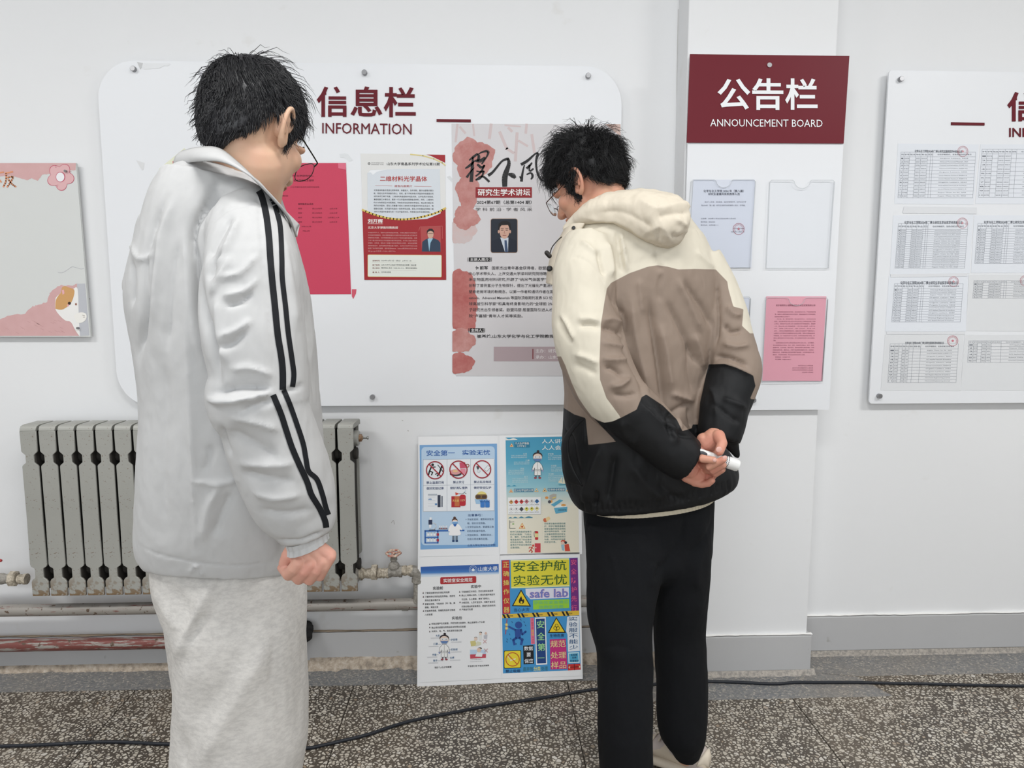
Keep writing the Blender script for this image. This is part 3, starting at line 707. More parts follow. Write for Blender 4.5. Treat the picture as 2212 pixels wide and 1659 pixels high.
s.disc('cartoon_cat', (60, 40, 36), 592, 1284, 13, 4); s.disc('cartoon_cat', (150, 100, 84), 648, 1292, 8, 4, 10); s.disc('cartoon_cat', (228, 170, 170), 580, 1302, 9, 3.6)
s.poly('cartoon_cat', (240, 238, 232), smooth_poly([(630, 1385), (680, 1362), (725, 1368), (740, 1395), (728, 1430), (690, 1452), (650, 1448)], 3), 4)
s.line('cartoon_cat', (120, 110, 100), [(704, 1384), (722, 1390)], 4, 5); s.line('cartoon_cat', (120, 110, 100), [(710, 1402), (724, 1402)], 4, 5)
pb = s.build('pink_board', [(-900, 88), (648, 88), (772, 1570), (-900, 1570)], mat((214, 216, 214), .4), 'message board with pink torn-paper border, flower and peeking cartoon cat', 'notice board', thick=.010)
for x, y in ((567, 158), (672, 1496)):
    c = s.pt(x, y); m = MB(); m.tube([c+np.array([0, -.010, 0]), c+np.array([0, .011, 0])], .004, 14); q = m.build('screw', CAPM, pb); smooth_angle(q.data)
    m = MB(); m.tube([c+np.array([0, .009, 0]), c+np.array([0, .024, 0])], .006, 12); m.build('standoff', CAPM, pb)

# ---- acrylic holders and sheets on the pillar panel
def clear_mat(name, tint, refl):
    t = NT(name, .05); tr_ = t.n('ShaderNodeBsdfTransparent'); tr_.inputs[0].default_value = tint
    gl = t.n('ShaderNodeBsdfGlossy'); gl.inputs['Roughness'].default_value = .05; mx = t.n('ShaderNodeMixShader')
    fr = t.n('ShaderNodeLayerWeight'); fr.inputs['Blend'].default_value = refl; t.l(fr.outputs['Fresnel'], mx.inputs[0]); t.l(tr_.outputs[0], mx.inputs[1]); t.l(gl.outputs[0], mx.inputs[2])
    t.l(mx.outputs[0], t.t.nodes['Material Output'].inputs['Surface']); return t
GL = clear_mat('clear_acrylic', (.99, .992, .995, 1), .12)
GLE = mat((190, 196, 202), .2)
BLP = mat((214, 219, 230), .55)
def acrylic(c0, notch, label, lip):
    """c0: pixel corners TL TR BR BL of the pocket front; notch (x0,x1,depth px)"""
    Yf = YB3-.0085; tl, tr, br, bl_ = [np.array(c, float) for c in c0]
    top_pts = []
    n0, n1, dp = notch
    f = lambda x: tl[1]+(tr[1]-tl[1])*(x-tl[0])/(tr[0]-tl[0])
    top_pts += [tuple(tl+(4, 0)), (n0-4, f(n0))]
    for i in range(9):
        a = math.pi*(1-i/8); top_pts.append(((n0+n1)/2+(n1-n0)/2*math.cos(a), f(n0)+3+(dp-3)*math.sin(a)))
    top_pts += [(n1+4, f(n1)), tuple(tr-(4, 0))]
    out = [tuple(bl_+(0, 0))]+[tuple(tl+(0, 4))]+top_pts+[tuple(tr+(0, 4)), tuple(br)]
    m = MB(); m.prism([P(x, y, Yf) for x, y in out][::-1], (0, .002, 0))
    root = m.build('acrylic_sign_holder', GL.m); tag(root, label, 'sign holder', 'acrylic pockets on the pillar board')
    e = MB()
    for a_, b_ in zip(out, out[1:]+out[:1]):
        p, q = P(*a_, Yf-.0002), P(*b_, Yf-.0002)
        if np.linalg.norm(p-q) > 1e-5: e.tube([p, q], .0006, 5)
    e.build('polished_edge', mat((196, 201, 206), .25), root)
    m = MB()
    for a_, b_ in ((tl+(0, 4), bl_), (tr+(0, 4), br), (bl_, br)):
        p, q = P(*a_, Yf), P(*b_, Yf); d = q-p; nn = np.array([d[2], 0, -d[0]]); nn /= np.linalg.norm(nn); wv = nn*.0012
        m.prism([p-wv, q-wv, q+wv, p+wv], (0, .0080, 0))
    m.build('edge_wall', GL.m, root)
    return root
acrylic([(1493, 388), (1632, 388), (1620, 580), (1478, 575)], (1547, 1580, 17), 'clear acrylic pocket holding a pale blue notice, nearest the sign and pillar edge', None)
acrylic([(1663, 389), (1803, 389), (1790, 579), (1655, 579)], (1716, 1750, 18), 'empty clear acrylic pocket at the upper right of the pillar panel', None)
acrylic([(1655, 643), (1789, 643), (1777, 824), (1646, 826)], (1704, 1738, 17), 'clear acrylic pocket holding the pink notice on the pillar panel', None)
acrylic([(1480, 641), (1622, 641), (1612, 824), (1468, 824)], (1535, 1570, 17), 'clear acrylic pocket mostly hidden behind the right elbow of the man in beige', None)
s = Sheet(vplane(YB3-.0045), 1480, 100, 3.319); q = (66, 70, 84)
s.text('printed_text', q, '化学与化工学院 2024 年（第八届）', 132, 1028, 420, 1047, bold=.008); s.text('printed_text', q, '研究生道德风尚奖推荐人选', 166, 1049, 392, 1069, bold=.008)
q = (112, 114, 128)
s.text('printed_text', q, '经过个人申请、材料审核、组织评审等环节，化学与化工学', 140, 1111, 437, 1122); s.text('printed_text', q, '院2024年（第八届）研究生道德风尚奖推荐人选为：乔学盛。', 116, 1135, 432, 1146)
s.text('printed_text', q, '公示期：2024年11月26日至2024年11月30日', 112, 1230, 362, 1240); s.text('printed_text', q, '联系电话：88364350', 112, 1254, 214, 1264); s.text('printed_text', q, '联系地点：化学老楼1111', 112, 1277, 238, 1287)
s.text('printed_text', q, '化学与化工学院', 342, 1301, 422, 1311); s.text('printed_text', q, '2024年11月26日', 328, 1325, 424, 1335)
def stamp(s, x, y, r, h=3, ink=(196, 120, 132), txt='山东大学化学与化工学院', wd=None):
    s.ring('red_stamp', ink, x, y, r, wd or r*.07, h)
    n = len(txt)
    for i, ch in enumerate(txt):
        a = math.radians(150-(300-60)*i/(n-1)+60-60); a = math.radians(200-220*i/(n-1)); cx, cy = x+r*.76*math.cos(a), y-r*.76*math.sin(a); z = r*.13
        s.text('red_stamp', ink, ch, cx-z, cy-z, cx+z, cy+z, h, k=0)
    pts = []
    for i in range(10):
        a = math.pi/2+i*math.pi/5; q_ = r*(.32 if i % 2 == 0 else .13); pts.append((x+q_*math.cos(a), y-q_*math.sin(a)))
    s.poly('red_stamp', ink, pts, h)
stamp(s, 384, 1309, 40, 3.5)
s.build('notice_sheet', [(60, 957), (500, 957), (474, 1586), (20, 1586)], BLP, 'pale blue notice with a red round stamp in the pocket below the sign', 'notice')
s = Sheet(vplane(YB3-.0045), 1580, 600, 5.529)
s.build('notice_sheet', [(-520, 240), (215, 238), (176, 1230), (-560, 1230)], BLP, 'pale blue sheet with only its right edge showing behind the beige sleeve', 'notice')
s = Sheet(vplane(YB3-.0045), 1580, 600, 5.529); q = (128, 66, 84)
s.text('printed_text', (110, 50, 68), '关于拟将刘小波同志转为中共正式党员的公示', 532, 318, 1004, 341, bold=.006)
L_ = ['按照党章和发展党员的规定，经支部委员会讨论，严格按照程序推', '荐，拟将刘小波同志转为中共正式党员，根据发展党员工作有关规定，', ('现将有关情况公示如下：', 516, 700), '刘小波，男，研究生学历，四川省泸州市人，1997年6月29日',
      '出生，2022年9月至今在山东大学化学与化工学院攻读理工学博', '士学位，该同志于2023年12月1日被接收为中共预备党员，预备期', '一年，到2024年12月1日预备期满。入党介绍人高海军（山东工业', '大学）、孟庆铭（山东工业大学），李磊（山东大学）。党小组（山东',
      '大学）。该同志在预备期表现良好，能够在各方面起到严格要求自己。', '认真学习习近平新时代中国特色社会主义思想，思想认识和政治觉悟', '不断提高，在一次党日的共产主义信念，各项实践始终践行宗旨，拟', '将刘小波同志转为中共正式党员，并于近期召开支部大会讨论转正', ('问题。', 502, 532),
      '公示时间为2024年12月4日至2024年12月10日。公示期间，', '党支部接受党内外来电、来访、来信，反映关系到政治、经济、思想、', '道德作风、工作实绩、群众关系、廉洁自律等方面的问题，反映', '问题应实事求是，客观公正，并留下真实姓名和联系方式，对反映人', '及联系方式、反映问题人和反映问题严格保密。对反映问题实行调', ('查核实，弄清事实真相，并以适当方式向反映人反馈。', 494, 880)]
for i, st in enumerate(L_):
    xa, xb = (520-i*1.6, 1008-i*1.3); 
    if isinstance(st, tuple): st, xa, xb = st
    elif i in (0, 3, 13): xa += 30
    s.text('printed_text', q, st, xa, 401+i*28.4, xb, 415+i*28.4)
s.text('printed_text', q, '联系电话：15098871739', 524, 940, 700, 954); s.text('printed_text', q, '电子邮箱：lit@sdu.edu.cn', 524, 968, 712, 982)
for st, x0, y in (('中共化学与化工学院党委', 796, 1043), ('高分子化学与物理研究中心党支部', 728, 1070), ('化学与化学生物学研究中心党支部', 726, 1095), ('2024年12月4日', 844, 1122)): s.text('printed_text', q, st, x0, y, 974, y+14)
s.build('notice_sheet', [(418, 222), (1134, 222), (1076, 1232), (366, 1230)], mat((226, 164, 178), .6), 'pink notice full of small text in the pocket at the right of the pillar', 'notice')

# ---- printed table sheets on the right board
PAP = mat((226, 230, 236), .6); PAP2 = mat((222, 224, 226), .6); TK = (112, 116, 124); TL_ = (150, 154, 162)
rt_ = random.Random(11)
JN = ['Journal of Materials Chemistry A, 2023(IF=11.9)', 'Chemical Communications, 2024(IF=4.3)', 'Advanced Functional Materials, 2023', 'ACS Applied Materials & Interfaces', 'Angew. Chem. Int. Ed., 2024', 'Science China Chemistry, 2023', 'Chemical Engineering Journal', 'Organic Letters, 2023']
def table_sheet(corners, tab, title, n, label, tcol=(84, 88, 98), stampat=None, m=PAP, cols=(0, .045, .12, .2, .27, .36, .4, .43, 1), hh=.1, bold=.012, stamp_ink=(212, 150, 158)):
    s = Sheet(vplane(YB2-.0008), 1860, 130, 2.1545)
    (x0, y0, x1, y1, lean) = tab            # table box, lean: x shift from top to bottom
    X = lambda u, v: x0+(x1-x0)*u+lean*v
    Y = lambda v: y0+(y1-y0)*v
    def ln(u0, v0, u1, v1): s.line('printed_table', TL_, [(X(u0, v0), Y(v0)), (X(u1, v1), Y(v1))], .9, 2)
    ys = [0, hh]+[hh+(1-hh)*(i+1)/n for i in range(n)]
    for v in ys: ln(0, v, 1, v)
    for u in cols: ln(u, 0, u, 1)
    for c in range(len(cols)-1):
        if c < len(cols)-2: s.text('printed_table', TK, ('序号', '学号', '姓名', '年级', '专业', '是否满足', '排名')[c % 7], X(cols[c], hh/2)+2, Y(hh*.35), X(cols[c+1], hh/2)-2, Y(hh*.68))
    s.text('printed_table', TK, '在校学期期间，发表成果及获奖情况', X(cols[-2], 0)+20, Y(hh*.35), X(1, 0)-20, Y(hh*.68))
    for i in range(n):
        va, vb = ys[i+1], ys[i+2]; vm = (va+vb)/2; hgt = min((vb-va)*(y1-y0)*.42, 5.0)
        yy = Y(vm)
        s.text('printed_table', TK, str(i+1), X(cols[0], vm)+3, yy-hgt/2, X(cols[1], vm)-3, yy+hgt/2)
        s.text('printed_table', TK, '2021%05d' % rt_.randint(10000, 99999), X(cols[1], vm)+1.5, yy-hgt/2, X(cols[2], vm)-1.5, yy+hgt/2)
        s.text('printed_table', TK, rt_.choice(['分析化学', '有机化学', '物理化学', '无机化学', '材料化学']), X(cols[4], vm)+3, yy-hgt/2, X(cols[5], vm)-3, yy+hgt/2)
        s.text('printed_table', TK, rt_.choice(['2021', '2022']), X(cols[3], vm)+2, yy-hgt/2, X(cols[4], vm)-2, yy+hgt/2)
        st = rt_.choice(JN); L0 = X(cols[-2], vm); L1 = X(1, vm); mid = (L0+L1)/2; hw = (L1-L0)*.33
        s.text('printed_table', TK, st, mid-hw, yy-hgt/2, mid+hw, yy+hgt/2)
    if title: s.text('printed_title', tcol, title[0], title[1], title[2], title[3], title[4], 2, bold, k=title[5] if len(title) > 5 else 0)
    if stampat: stamp(s, *stampat, 3, stamp_ink)
    return s.build('printed_table_sheet', corners, m, label, 'notice', 'printed table sheets on the right board')
T1 = '化学与化工学院2024年度博士研究生国家奖学金资格公示'; T2 = '化学与化工学院2024年度博士研究生学业奖学金资格公示'
table_sheet([(172, 388), (548, 392), (524, 672), (155, 668)], (186, 428, 534, 432, 0) if 0 else (186, 428, 534, 640, -14), (T1, 250, 417, 472, 429, .01), 12, 'printed table sheet at the top left corner of the right board', stampat=(474, 424, 24))
table_sheet([(556, 392), (960, 392), (940, 670), (532, 668)], (564, 414, 950, 638, -18), None, 10, 'printed table sheet to the right of the topmost left table', cols=(0, .06, .13, .2, .28, .36, .42, 1))
table_sheet([(150, 722), (522, 718), (506, 992), (134, 998)], (174, 760, 498, 968, -16), (T2, 202, 748, 472, 762), 18, 'printed table sheet in the second row at the left of the right board', stampat=(472, 758, 24), hh=.13)
table_sheet([(526, 722), (900, 722), (880, 990), (512, 990)], (544, 760, 880, 946, -15), (T2, 572, 747, 850, 760), 14, 'printed table sheet in the second row touching the photo edge', hh=.13)
table_sheet([(130, 1004), (500, 998), (488, 1262), (112, 1262)], (156, 1040, 476, 1218, -14), (T2, 184, 1028, 452, 1044), 13, 'printed table sheet in the third row at the left of the right board', stampat=(431, 1030, 23), hh=.13)
table_sheet([(502, 998), (880, 998), (860, 1262), (488, 1260)], (526, 1026, 880, 1108, -6), None, 6, 'half empty printed table sheet in the third row of the right board', m=PAP2, stampat=(765, 1026, 24), hh=.12)
table_sheet([(112, 1278), (478, 1276), (464, 1540), (92, 1536)], (136, 1320, 454, 1500, -12), (T1, 206, 1310, 386, 1322), 11, 'printed table sheet in the bottom row with the darkest red stamp', stampat=(427, 1306, 24), m=PAP2, hh=.13, stamp_ink=(206, 112, 126), cols=(0, .07, .13, .18, .23, .28, .34, .45, 1))
table_sheet([(482, 1278), (880, 1278), (860, 1538), (464, 1536)], (502, 1306, 880, 1406, -6), None, 6, 'half empty printed table sheet in the bottom row of the right board', m=PAP2, hh=.12, cols=(0, .06, .11, .16, .22, .28, .4, 1))
for pts, lab in (([(1953, 446), (2110, 448), (2110, 462), (1950, 460)], 'strip of matt clear tape between the first and second rows of tables'), ([(1924, 592), (2090, 590), (2090, 597), (1924, 599)], 'strip of matt clear tape under the second row of tables'), ([(1915, 716), (2085, 716), (2085, 722), (1915, 722)], 'strip of matt clear tape under the third row of tables')):
    Sheet(vplane(YB2-.0018)).build('clear_tape', pts, mat((224, 226, 229), .25), lab, 'tape', 'clear tape strips on the right board')

# ---- safety display board leaning on the wall
gb0 = G(901, 1483, .003); gb1 = G(1258, 1468, .003)
yb_ = (gb0[1]+gb1[1])/2
TILT_TOP_Y, TILT_TOP_Z = -.028, .90
def lean_plane():
    p0 = np.array([0, yb_, 0.0]); d = np.array([0, TILT_TOP_Y-yb_, TILT_TOP_Z]); ex = np.array([gb1[0]-gb0[0], gb1[1]-gb0[1], 0]); ex /= np.linalg.norm(ex); ex = np.array([1, ex[1]*.5, 0.])
    n = np.cross(ex, d); n /= np.linalg.norm(n)
    if n[1] > 0: n = -n
    p0 = np.array([(gb0[0]+gb1[0])/2, yb_, 0])
    def f(x, y, h=0):
        d_ = ray(x, y); q_ = p0+n*h*LAY; return CAM+d_*(((q_-CAM)@n)/(d_@n))
    return f, n
lp, LN = lean_plane()
KT = mat((236, 237, 238), .5)
s = Sheet(lp)
m = MB(); fr = [s.pt(x, y) for x, y in ((904, 945), (1247, 938), (1259, 1467), (901, 1484))]
m.prism(fr[::-1], -LN*.008); sb = m.build('safety_display_board', KT, bevel=.0008)
tag(sb, 'white foam display board with safety posters standing on the floor against the wall', 'display board')
NAVY = (44, 88, 150)
# upper left: blue poster
s = Sheet(lambda x, y, h=0: lp(x, y, h+3.5), 900, 930, 5.925, -.012)
LB = (186, 210, 232)
s.poly('poster_frame', (122, 168, 214), [(38, 186), (1028, 168), (1042, 1490), (48, 1524)], 1)
s.rrect('poster_field', LB, 62, 212, 1000, 1470, 48, 2)
s.text('heading', (52, 100, 172), '安全第一', 125, 252, 490, 325, 4, .014, -.006); s.text('heading', (52, 100, 172), '实验无忧', 585, 248, 940, 316, 4, .014, -.006)
s.rect('picture_grid', (232, 236, 240), 84, 375, 995, 1040, 3, -.016)
for y in (375, 706, 1040): s.rect('picture_grid', (150, 160, 176), 84, y-3, 995, y, 4, -.016)
for x in (84, 388, 690, 993): s.rect('picture_grid', (150, 160, 176), x-1, 368, x+2, 1032, 4)
sg = (44, 66, 112)
for x, a, b_ in ((125, '禁止追逐打闹', '做好实验记录'), (465, '禁止饮食', '做好消防措施'), (732, '禁止乱拉电线', '做好安全防护')):
    x1 = x+(148 if len(a) == 4 else 222); x2 = 428 if x == 465 else x
    s.text('captions', sg, a, x, 650-(x-125)*.014, x1, 684-(x-125)*.014, 5, .012); s.text('captions', sg, b_, x2, 724-(x-125)*.014, x2+222, 758-(x-125)*.014, 5, .012)
RD = (172, 44, 58)
# picture 1: running figures
s.disc('pictogram#1', (26, 26, 28), 205, 438, 17, 5); s.line('pictogram#1', (26, 26, 28), [(190, 460), (165, 520), (150, 570)], 18, 5); s.line('pictogram#1', (26, 26, 28), [(185, 470), (240, 466)], 12, 5); s.line('pictogram#1', (26, 26, 28), [(170, 520), (205, 535), (190, 570)], 14, 5)
s.disc('pictogram#1', (26, 26, 28), 325, 465, 17, 5); s.line('pictogram#1', (26, 26, 28), [(312, 480), (290, 550), (265, 580)], 20, 5); s.line('pictogram#1', (26, 26, 28), [(310, 490), (270, 440)], 9, 5); s.line('pictogram#1', (26, 26, 28), [(290, 540), (240, 560)], 12, 5); s.line('pictogram#1', (26, 26, 28), [(320, 500), (345, 545)], 10, 5)
# picture 2: food and kettle
s.poly('pictogram#2', (200, 82, 108), [(548, 410), (620, 405), (632, 480), (555, 486)], 5); s.poly('pictogram#2', (226, 140, 156), [(560, 490), (625, 488), (630, 560), (560, 540)], 5); s.disc('pictogram#2', (60, 60, 66), 500, 555, 76, 5, 30); s.disc('pictogram#2', (220, 158, 158), 497, 530, 70, 5.6, 34); s.disc('pictogram#2', (232, 190, 140), 495, 520, 32, 6.4, 16); s.ring('pictogram#2', (196, 120, 90), 652, 450, 18, 10, 5)
# picture 3: plug and strip
s.poly('pictogram#3', (74, 74, 80), [(765, 455), (795, 455), (800, 480), (785, 505), (768, 480)], 5); s.line('pictogram#3', (150, 154, 160), smooth_poly([(785, 505), (775, 525), (800, 540), (815, 515), (790, 520)], 4), 3, 5); s.poly('pictogram#3', (150, 154, 160), [(860, 500), (910, 445), (950, 470), (900, 525)], 5); s.poly('pictogram#3', (236, 238, 240), [(866, 500), (911, 451), (943, 471), (899, 519)], 6)
for cx, cy in ((235, 508), (535, 500), (838, 496)):
    s.ring('prohibition_sign#%d' % cx, RD, cx, cy, 110, 14, 8); s.line('prohibition_sign#%d' % cx, RD, [(cx-74, cy-76), (cx+74, cy+76)], 15, 8)
# row 2
s.rect('pictogram#4', (176, 184, 194), 146, 812, 262, 832, 5); 
for y in (850, 898, 930, 965): s.rect('pictogram#4', (200, 206, 214), 146, y, 240, y+3, 5)
s.poly('pictogram#4', (96, 140, 190), [(146, 885), (160, 870), (172, 878), (182, 866), (196, 885)], 5); s.rect('pictogram#4', (96, 140, 190), 234, 932, 262, 954, 5); s.rect('pictogram#4', (52, 60, 80), 268, 826, 306, 980, 5); s.rect('pictogram#4', (76, 84, 100), 318, 838, 332, 978, 5)
s.poly('pictogram#5', (176, 40, 50), [(445, 842), (560, 840), (560, 982), (445, 982)], 5); s.poly('pictogram#5', (196, 110, 66), [(486, 842), (548, 840), (548, 970), (486, 970)], 6); s.rrect('pictogram#5', (186, 40, 54), 552, 822, 628, 966, 24, 7); s.poly('pictogram#5', (206, 78, 66), [(494, 790), (545, 808), (500, 832)], 5); s.line('pictogram#5', (90, 90, 94), [(545, 808), (585, 812), (610, 795), (636, 808)], 6, 5); s.line('pictogram#5', (120, 170, 190), [(605, 795), (630, 768)], 4, 5)
s.text('pictogram#5', (236, 200, 120), '灭火器', 458, 882, 542, 914, 8, .01); s.text('pictogram#5', (236, 214, 160), '119', 566, 880, 614, 908, 8, .01)
s.poly('pictogram#6', (226, 212, 130), smooth_poly([(766, 822), (800, 785), (845, 780), (885, 800), (895, 826)], 4), 5); s.poly('pictogram#6', (160, 196, 226), [(744, 878), (900, 870), (895, 925), (860, 940), (760, 940)], 5); s.rrect('pictogram#6', (126, 100, 60), 750, 818, 904, 880, 26, 6); s.rrect('pictogram#6', (76, 56, 50), 762, 830, 818, 868, 14, 7); s.rrect('pictogram#6', (76, 56, 50), 836, 830, 892, 868, 14, 7)
for gx in (846, 908):
    s.rrect('pictogram#6', (58, 122, 196), gx-30, 905, gx+26, 985, 12, 8)
    for q_ in range(4): s.line('pictogram#6', (58, 122, 196), [(gx-26+q_*14, 915), (gx-34+q_*18, 885+abs(q_-1.5)*6)], 11, 8)
# bottom scene
s.rect('laboratory_picture', (54, 106, 178), 100, 1276, 612, 1296, 4, -.016); s.rect('laboratory_picture', (54, 106, 178), 100, 1280, 118, 1445, 4)
s.rect('laboratory_picture', (54, 106, 178), 100, 1360, 280, 1378, 4); s.rect('laboratory_picture', (54, 106, 178), 100, 1432, 280, 1446, 4); s.rect('laboratory_picture', (54, 106, 178), 262, 1280, 280, 1446, 4)
for yy in (1332, 1405):
    for i, xx in enumerate((150, 190, 228, 270)): s.rrect('laboratory_picture', (238, 240, 240) if i < 3 else (168, 48, 66), xx-15, yy-18, xx+15, yy+16, 6, 5); s.rect('laboratory_picture', (70, 74, 90) if i == 2 else (160, 130, 120), xx-7, yy-24, xx+7, yy-18, 5)
s.rect('laboratory_picture', (46, 56, 86), 152, 1142, 200, 1205, 5); s.rect('laboratory_picture', (236, 238, 242), 166, 1112, 192, 1142, 5); s.rect('laboratory_picture', (236, 238, 242), 160, 1205, 188, 1245, 5); s.line('laboratory_picture', (228, 234, 240), smooth_poly([(205, 1180), (245, 1200), (245, 1240), (215, 1262)], 4), 12, 5); s.poly('laboratory_picture', (50, 56, 70), [(145, 1282), (165, 1268), (235, 1266), (248, 1278)], 5)
for i in range(5): s.rect('laboratory_picture', (226, 230, 236), 288+i*22, 1216+(i % 2)*6, 304+i*22, 1262, 5); s.rect('laboratory_picture', (160, 70, 76) if i % 2 else (84, 84, 110), 288+i*22, 1244, 304+i*22, 1264, 5.5)
s.rect('laboratory_picture', (150, 130, 130), 280, 1256, 398, 1264, 6)
s.disc('laboratory_picture', (92, 66, 60), 486, 1118, 17, 5); s.disc('laboratory_picture', (92, 66, 60), 488, 1152, 36, 5, 30); s.disc('laboratory_picture', (228, 196, 176), 490, 1168, 34, 6, 28); s.rrect('laboratory_picture', (122, 168, 214), 456, 1162, 526, 1198, 16, 7); s.rect('laboratory_picture', (236, 238, 240), 462, 1156, 520, 1166, 7.5)
s.poly('laboratory_picture', (242, 242, 242), smooth_poly([(466, 1192), (430, 1215), (404, 1280), (424, 1290), (430, 1280), (416, 1340), (560, 1336), (550, 1270), (580, 1278), (575, 1250), (545, 1208), (518, 1192)], 3), 6); s.poly('laboratory_picture', (54, 106, 178), [(466, 1195), (518, 1192), (500, 1228), (480, 1228)], 7)
s.rect('laboratory_picture', (100, 116, 130), 456, 1350, 484, 1402, 5.5); s.rect('laboratory_picture', (100, 116, 130), 498, 1350, 526, 1402, 5.5); s.rrect('laboratory_picture', (36, 66, 110), 454, 1402, 486, 1426, 8, 6); s.rrect('laboratory_picture', (36, 66, 110), 498, 1402, 530, 1426, 8, 6)
s.text('body_text', (50, 78, 130), '注意事项：', 655, 1068, 840, 1100, 4, .012)
gr = (92, 112, 140)
for st, x, y, x1 in (('> 开始实验前，要熟知实验流', 625, 1124, 985), ('程，做好实验准备。', 648, 1174, 885), ('> 化学药品取用，要遵循正确', 625, 1222, 985), ('的取用和操作程序。', 648, 1274, 885), ('> 实验结束后，清理实验台，', 625, 1326, 965), ('垃圾分类收集和处理。', 648, 1376, 915)):
    s.text('body_text', gr, st, x, y, x1, y+28, 4, .004)
s.text('heading', (60, 96, 150), '山东大学化学与化工学院', 652, 1455, 1008, 1484, 4, .01)
s.build('safety_poster', [(20, 80), (1040, 66), (1056, 1590), (30, 1616)], KT, 'upper left blue-framed safety poster with prohibition signs on the display board', 'poster', 'safety posters on the display board')
# upper right: teal poster
t = NT('teal_gradient_print', .5)
tex = t.n('ShaderNodeSeparateXYZ'); t.l(t.co, tex.inputs[0]); mr = t.n('ShaderNodeMapRange'); t.l(tex.outputs[2], mr.inputs[0]); mr.inputs[1].default_value = .48; mr.inputs[2].default_value = .88
t.base(t.ramp(mr.outputs[0], [(0, (232, 226, 206)), (.38, (228, 224, 206)), (.56, (146, 196, 208)), (.8, (78, 162, 192)), (1, (66, 152, 188))]))
s = Sheet(lambda x, y, h=0: lp(x, y, h+3.5), 900, 930, 5.925, -.008)
s.poly('poster_field', t.m, [(1138, 90), (2060, 74), (2078, 1560), (1162, 1575)], 1)
wv = (228, 230, 224)
s.poly('waves', wv, smooth_poly([(1138, 92), (1180, 112), (1240, 98), (1290, 120), (1138, 126)], 3), 2)
s.poly('waves', (62, 150, 178), smooth_poly([(1148, 716), (1180, 700), (1215, 712), (1250, 698), (1280, 714)], 3), 2); s.poly('waves', (84, 140, 160), smooth_poly([(1170, 1124), (1200, 1108), (1230, 1120), (1260, 1102), (1300, 1120), (1340, 1098), (1380, 1118), (1430, 1096), (1485, 1112), (1480, 1120)], 3), 2)
s.text('heading', (232, 236, 232), '人人讲安全', 1602, 108, 2010, 166, 3, .008); s.text('heading', (232, 236, 232), '人人会应急', 1605, 192, 2015, 250, 3, .008)
def tri(x, y, r, c=(214, 148, 60), ic=(190, 60, 40), h=3):
    wn = 'warning_sign#%d' % x
    s.poly(wn, (220, 150, 70), [(x, y-r), (x-r, y+r*.8), (x+r, y+r*.8)], h); s.poly(wn, (238, 220, 170), [(x, y-r*.72), (x-r*.74, y+r*.66), (x+r*.74, y+r*.66)], h+.8); s.disc(wn, ic, x, y+r*.2, r*.3, h+1.6)
tri(1216, 188, 26); s.rect('section_tag', (44, 124, 156), 1250, 146, 1448, 218, 3); s.text('section_tag', wv, '个人防护装备', 1258, 150, 1440, 180, 4.5, .008); s.text('section_tag', wv, '（PPE）', 1290, 186, 1400, 212, 4.5)
def worker(cx, cy, q, line=(52, 52, 60), coat=(240, 240, 238)):
    """small printed laboratory worker, cx,cy head centre, q unit"""
    s.disc('worker_picture', (52, 44, 50), cx+q*.1, cy-q*1.25, q*.28, 4); s.disc('worker_picture', (52, 44, 50), cx, cy-q*.35, q*1.0, 4, q*.75); s.disc('worker_picture', (228, 206, 192), cx, cy, q*.92, 5, q*.8); s.rrect('worker_picture', (222, 224, 226), cx-q*.78, cy-q*.35, cx+q*.78, cy+q*.12, q*.2, 6)
    s.disc('worker_picture', line, cx-q*.4, cy-q*.1, q*.09, 7, n=8); s.disc('worker_picture', line, cx+q*.4, cy-q*.1, q*.09, 7, n=8); s.poly('worker_picture', (96, 128, 176), [(cx-q*.85, cy+q*.25), (cx+q*.85, cy+q*.25), (cx+q*.5, cy+q*.78), (cx-q*.5, cy+q*.78)], 7)
    body = [(cx-q*.35, cy+q*.95), (cx-q*.9, cy+q*1.6), (cx-q*1.15, cy+q*2.5), (cx-q*.8, cy+q*2.65), (cx-q*.62, cy+q*2.1), (cx-q*.68, cy+q*3.7), (cx+q*.68, cy+q*3.7), (cx+q*.62, cy+q*2.1), (cx+q*.8, cy+q*2.65), (cx+q*1.15, cy+q*2.5), (cx+q*.9, cy+q*1.6), (cx+q*.35, cy+q*.95)]
    s.poly('worker_picture', coat, body, 4); s.line('worker_picture', line, body+[body[0]], q*.06, 5); s.line('worker_picture', line, [(cx, cy+q*1.1), (cx, cy+q*3.65)], q*.05, 5)
    for sx in (-1, 1): s.ring('worker_picture', line, cx+sx*q*.33, cy+q*2.6, q*.2, q*.05, 5); s.disc('worker_picture', (150, 160, 196), cx+sx*q*1.05, cy+q*2.75, q*.2, 5); s.line('worker_picture', (60, 50, 60), [(cx+sx*q*.32, cy+q*3.7), (cx+sx*q*.32, cy+q*4.1)], q*.2, 4); s.disc('worker_picture', (150, 70, 80), cx+sx*q*.45, cy+q*4.2, q*.3, 5, q*.2)
worker(1548, 345, 62)
pale = (206, 228, 230)
for ttl, x1, y, rows_ in (('头发', 1412, 288, 2), ('口罩', 1445, 372, 2), ('手套', 1375, 478, 3), ('鞋子', 1425, 584, 3)):
    s.text('body_text', pale, ttl, x1-48, y, x1, y+22, 3, .006)
    for i in range(rows_): s.text('body_text', pale, ('实验人员须将长发束起', '戴好防护用品再做实验', '防止受到伤害和污染')[i], x1-200, y+26+i*22, x1, y+42+i*22, 3)
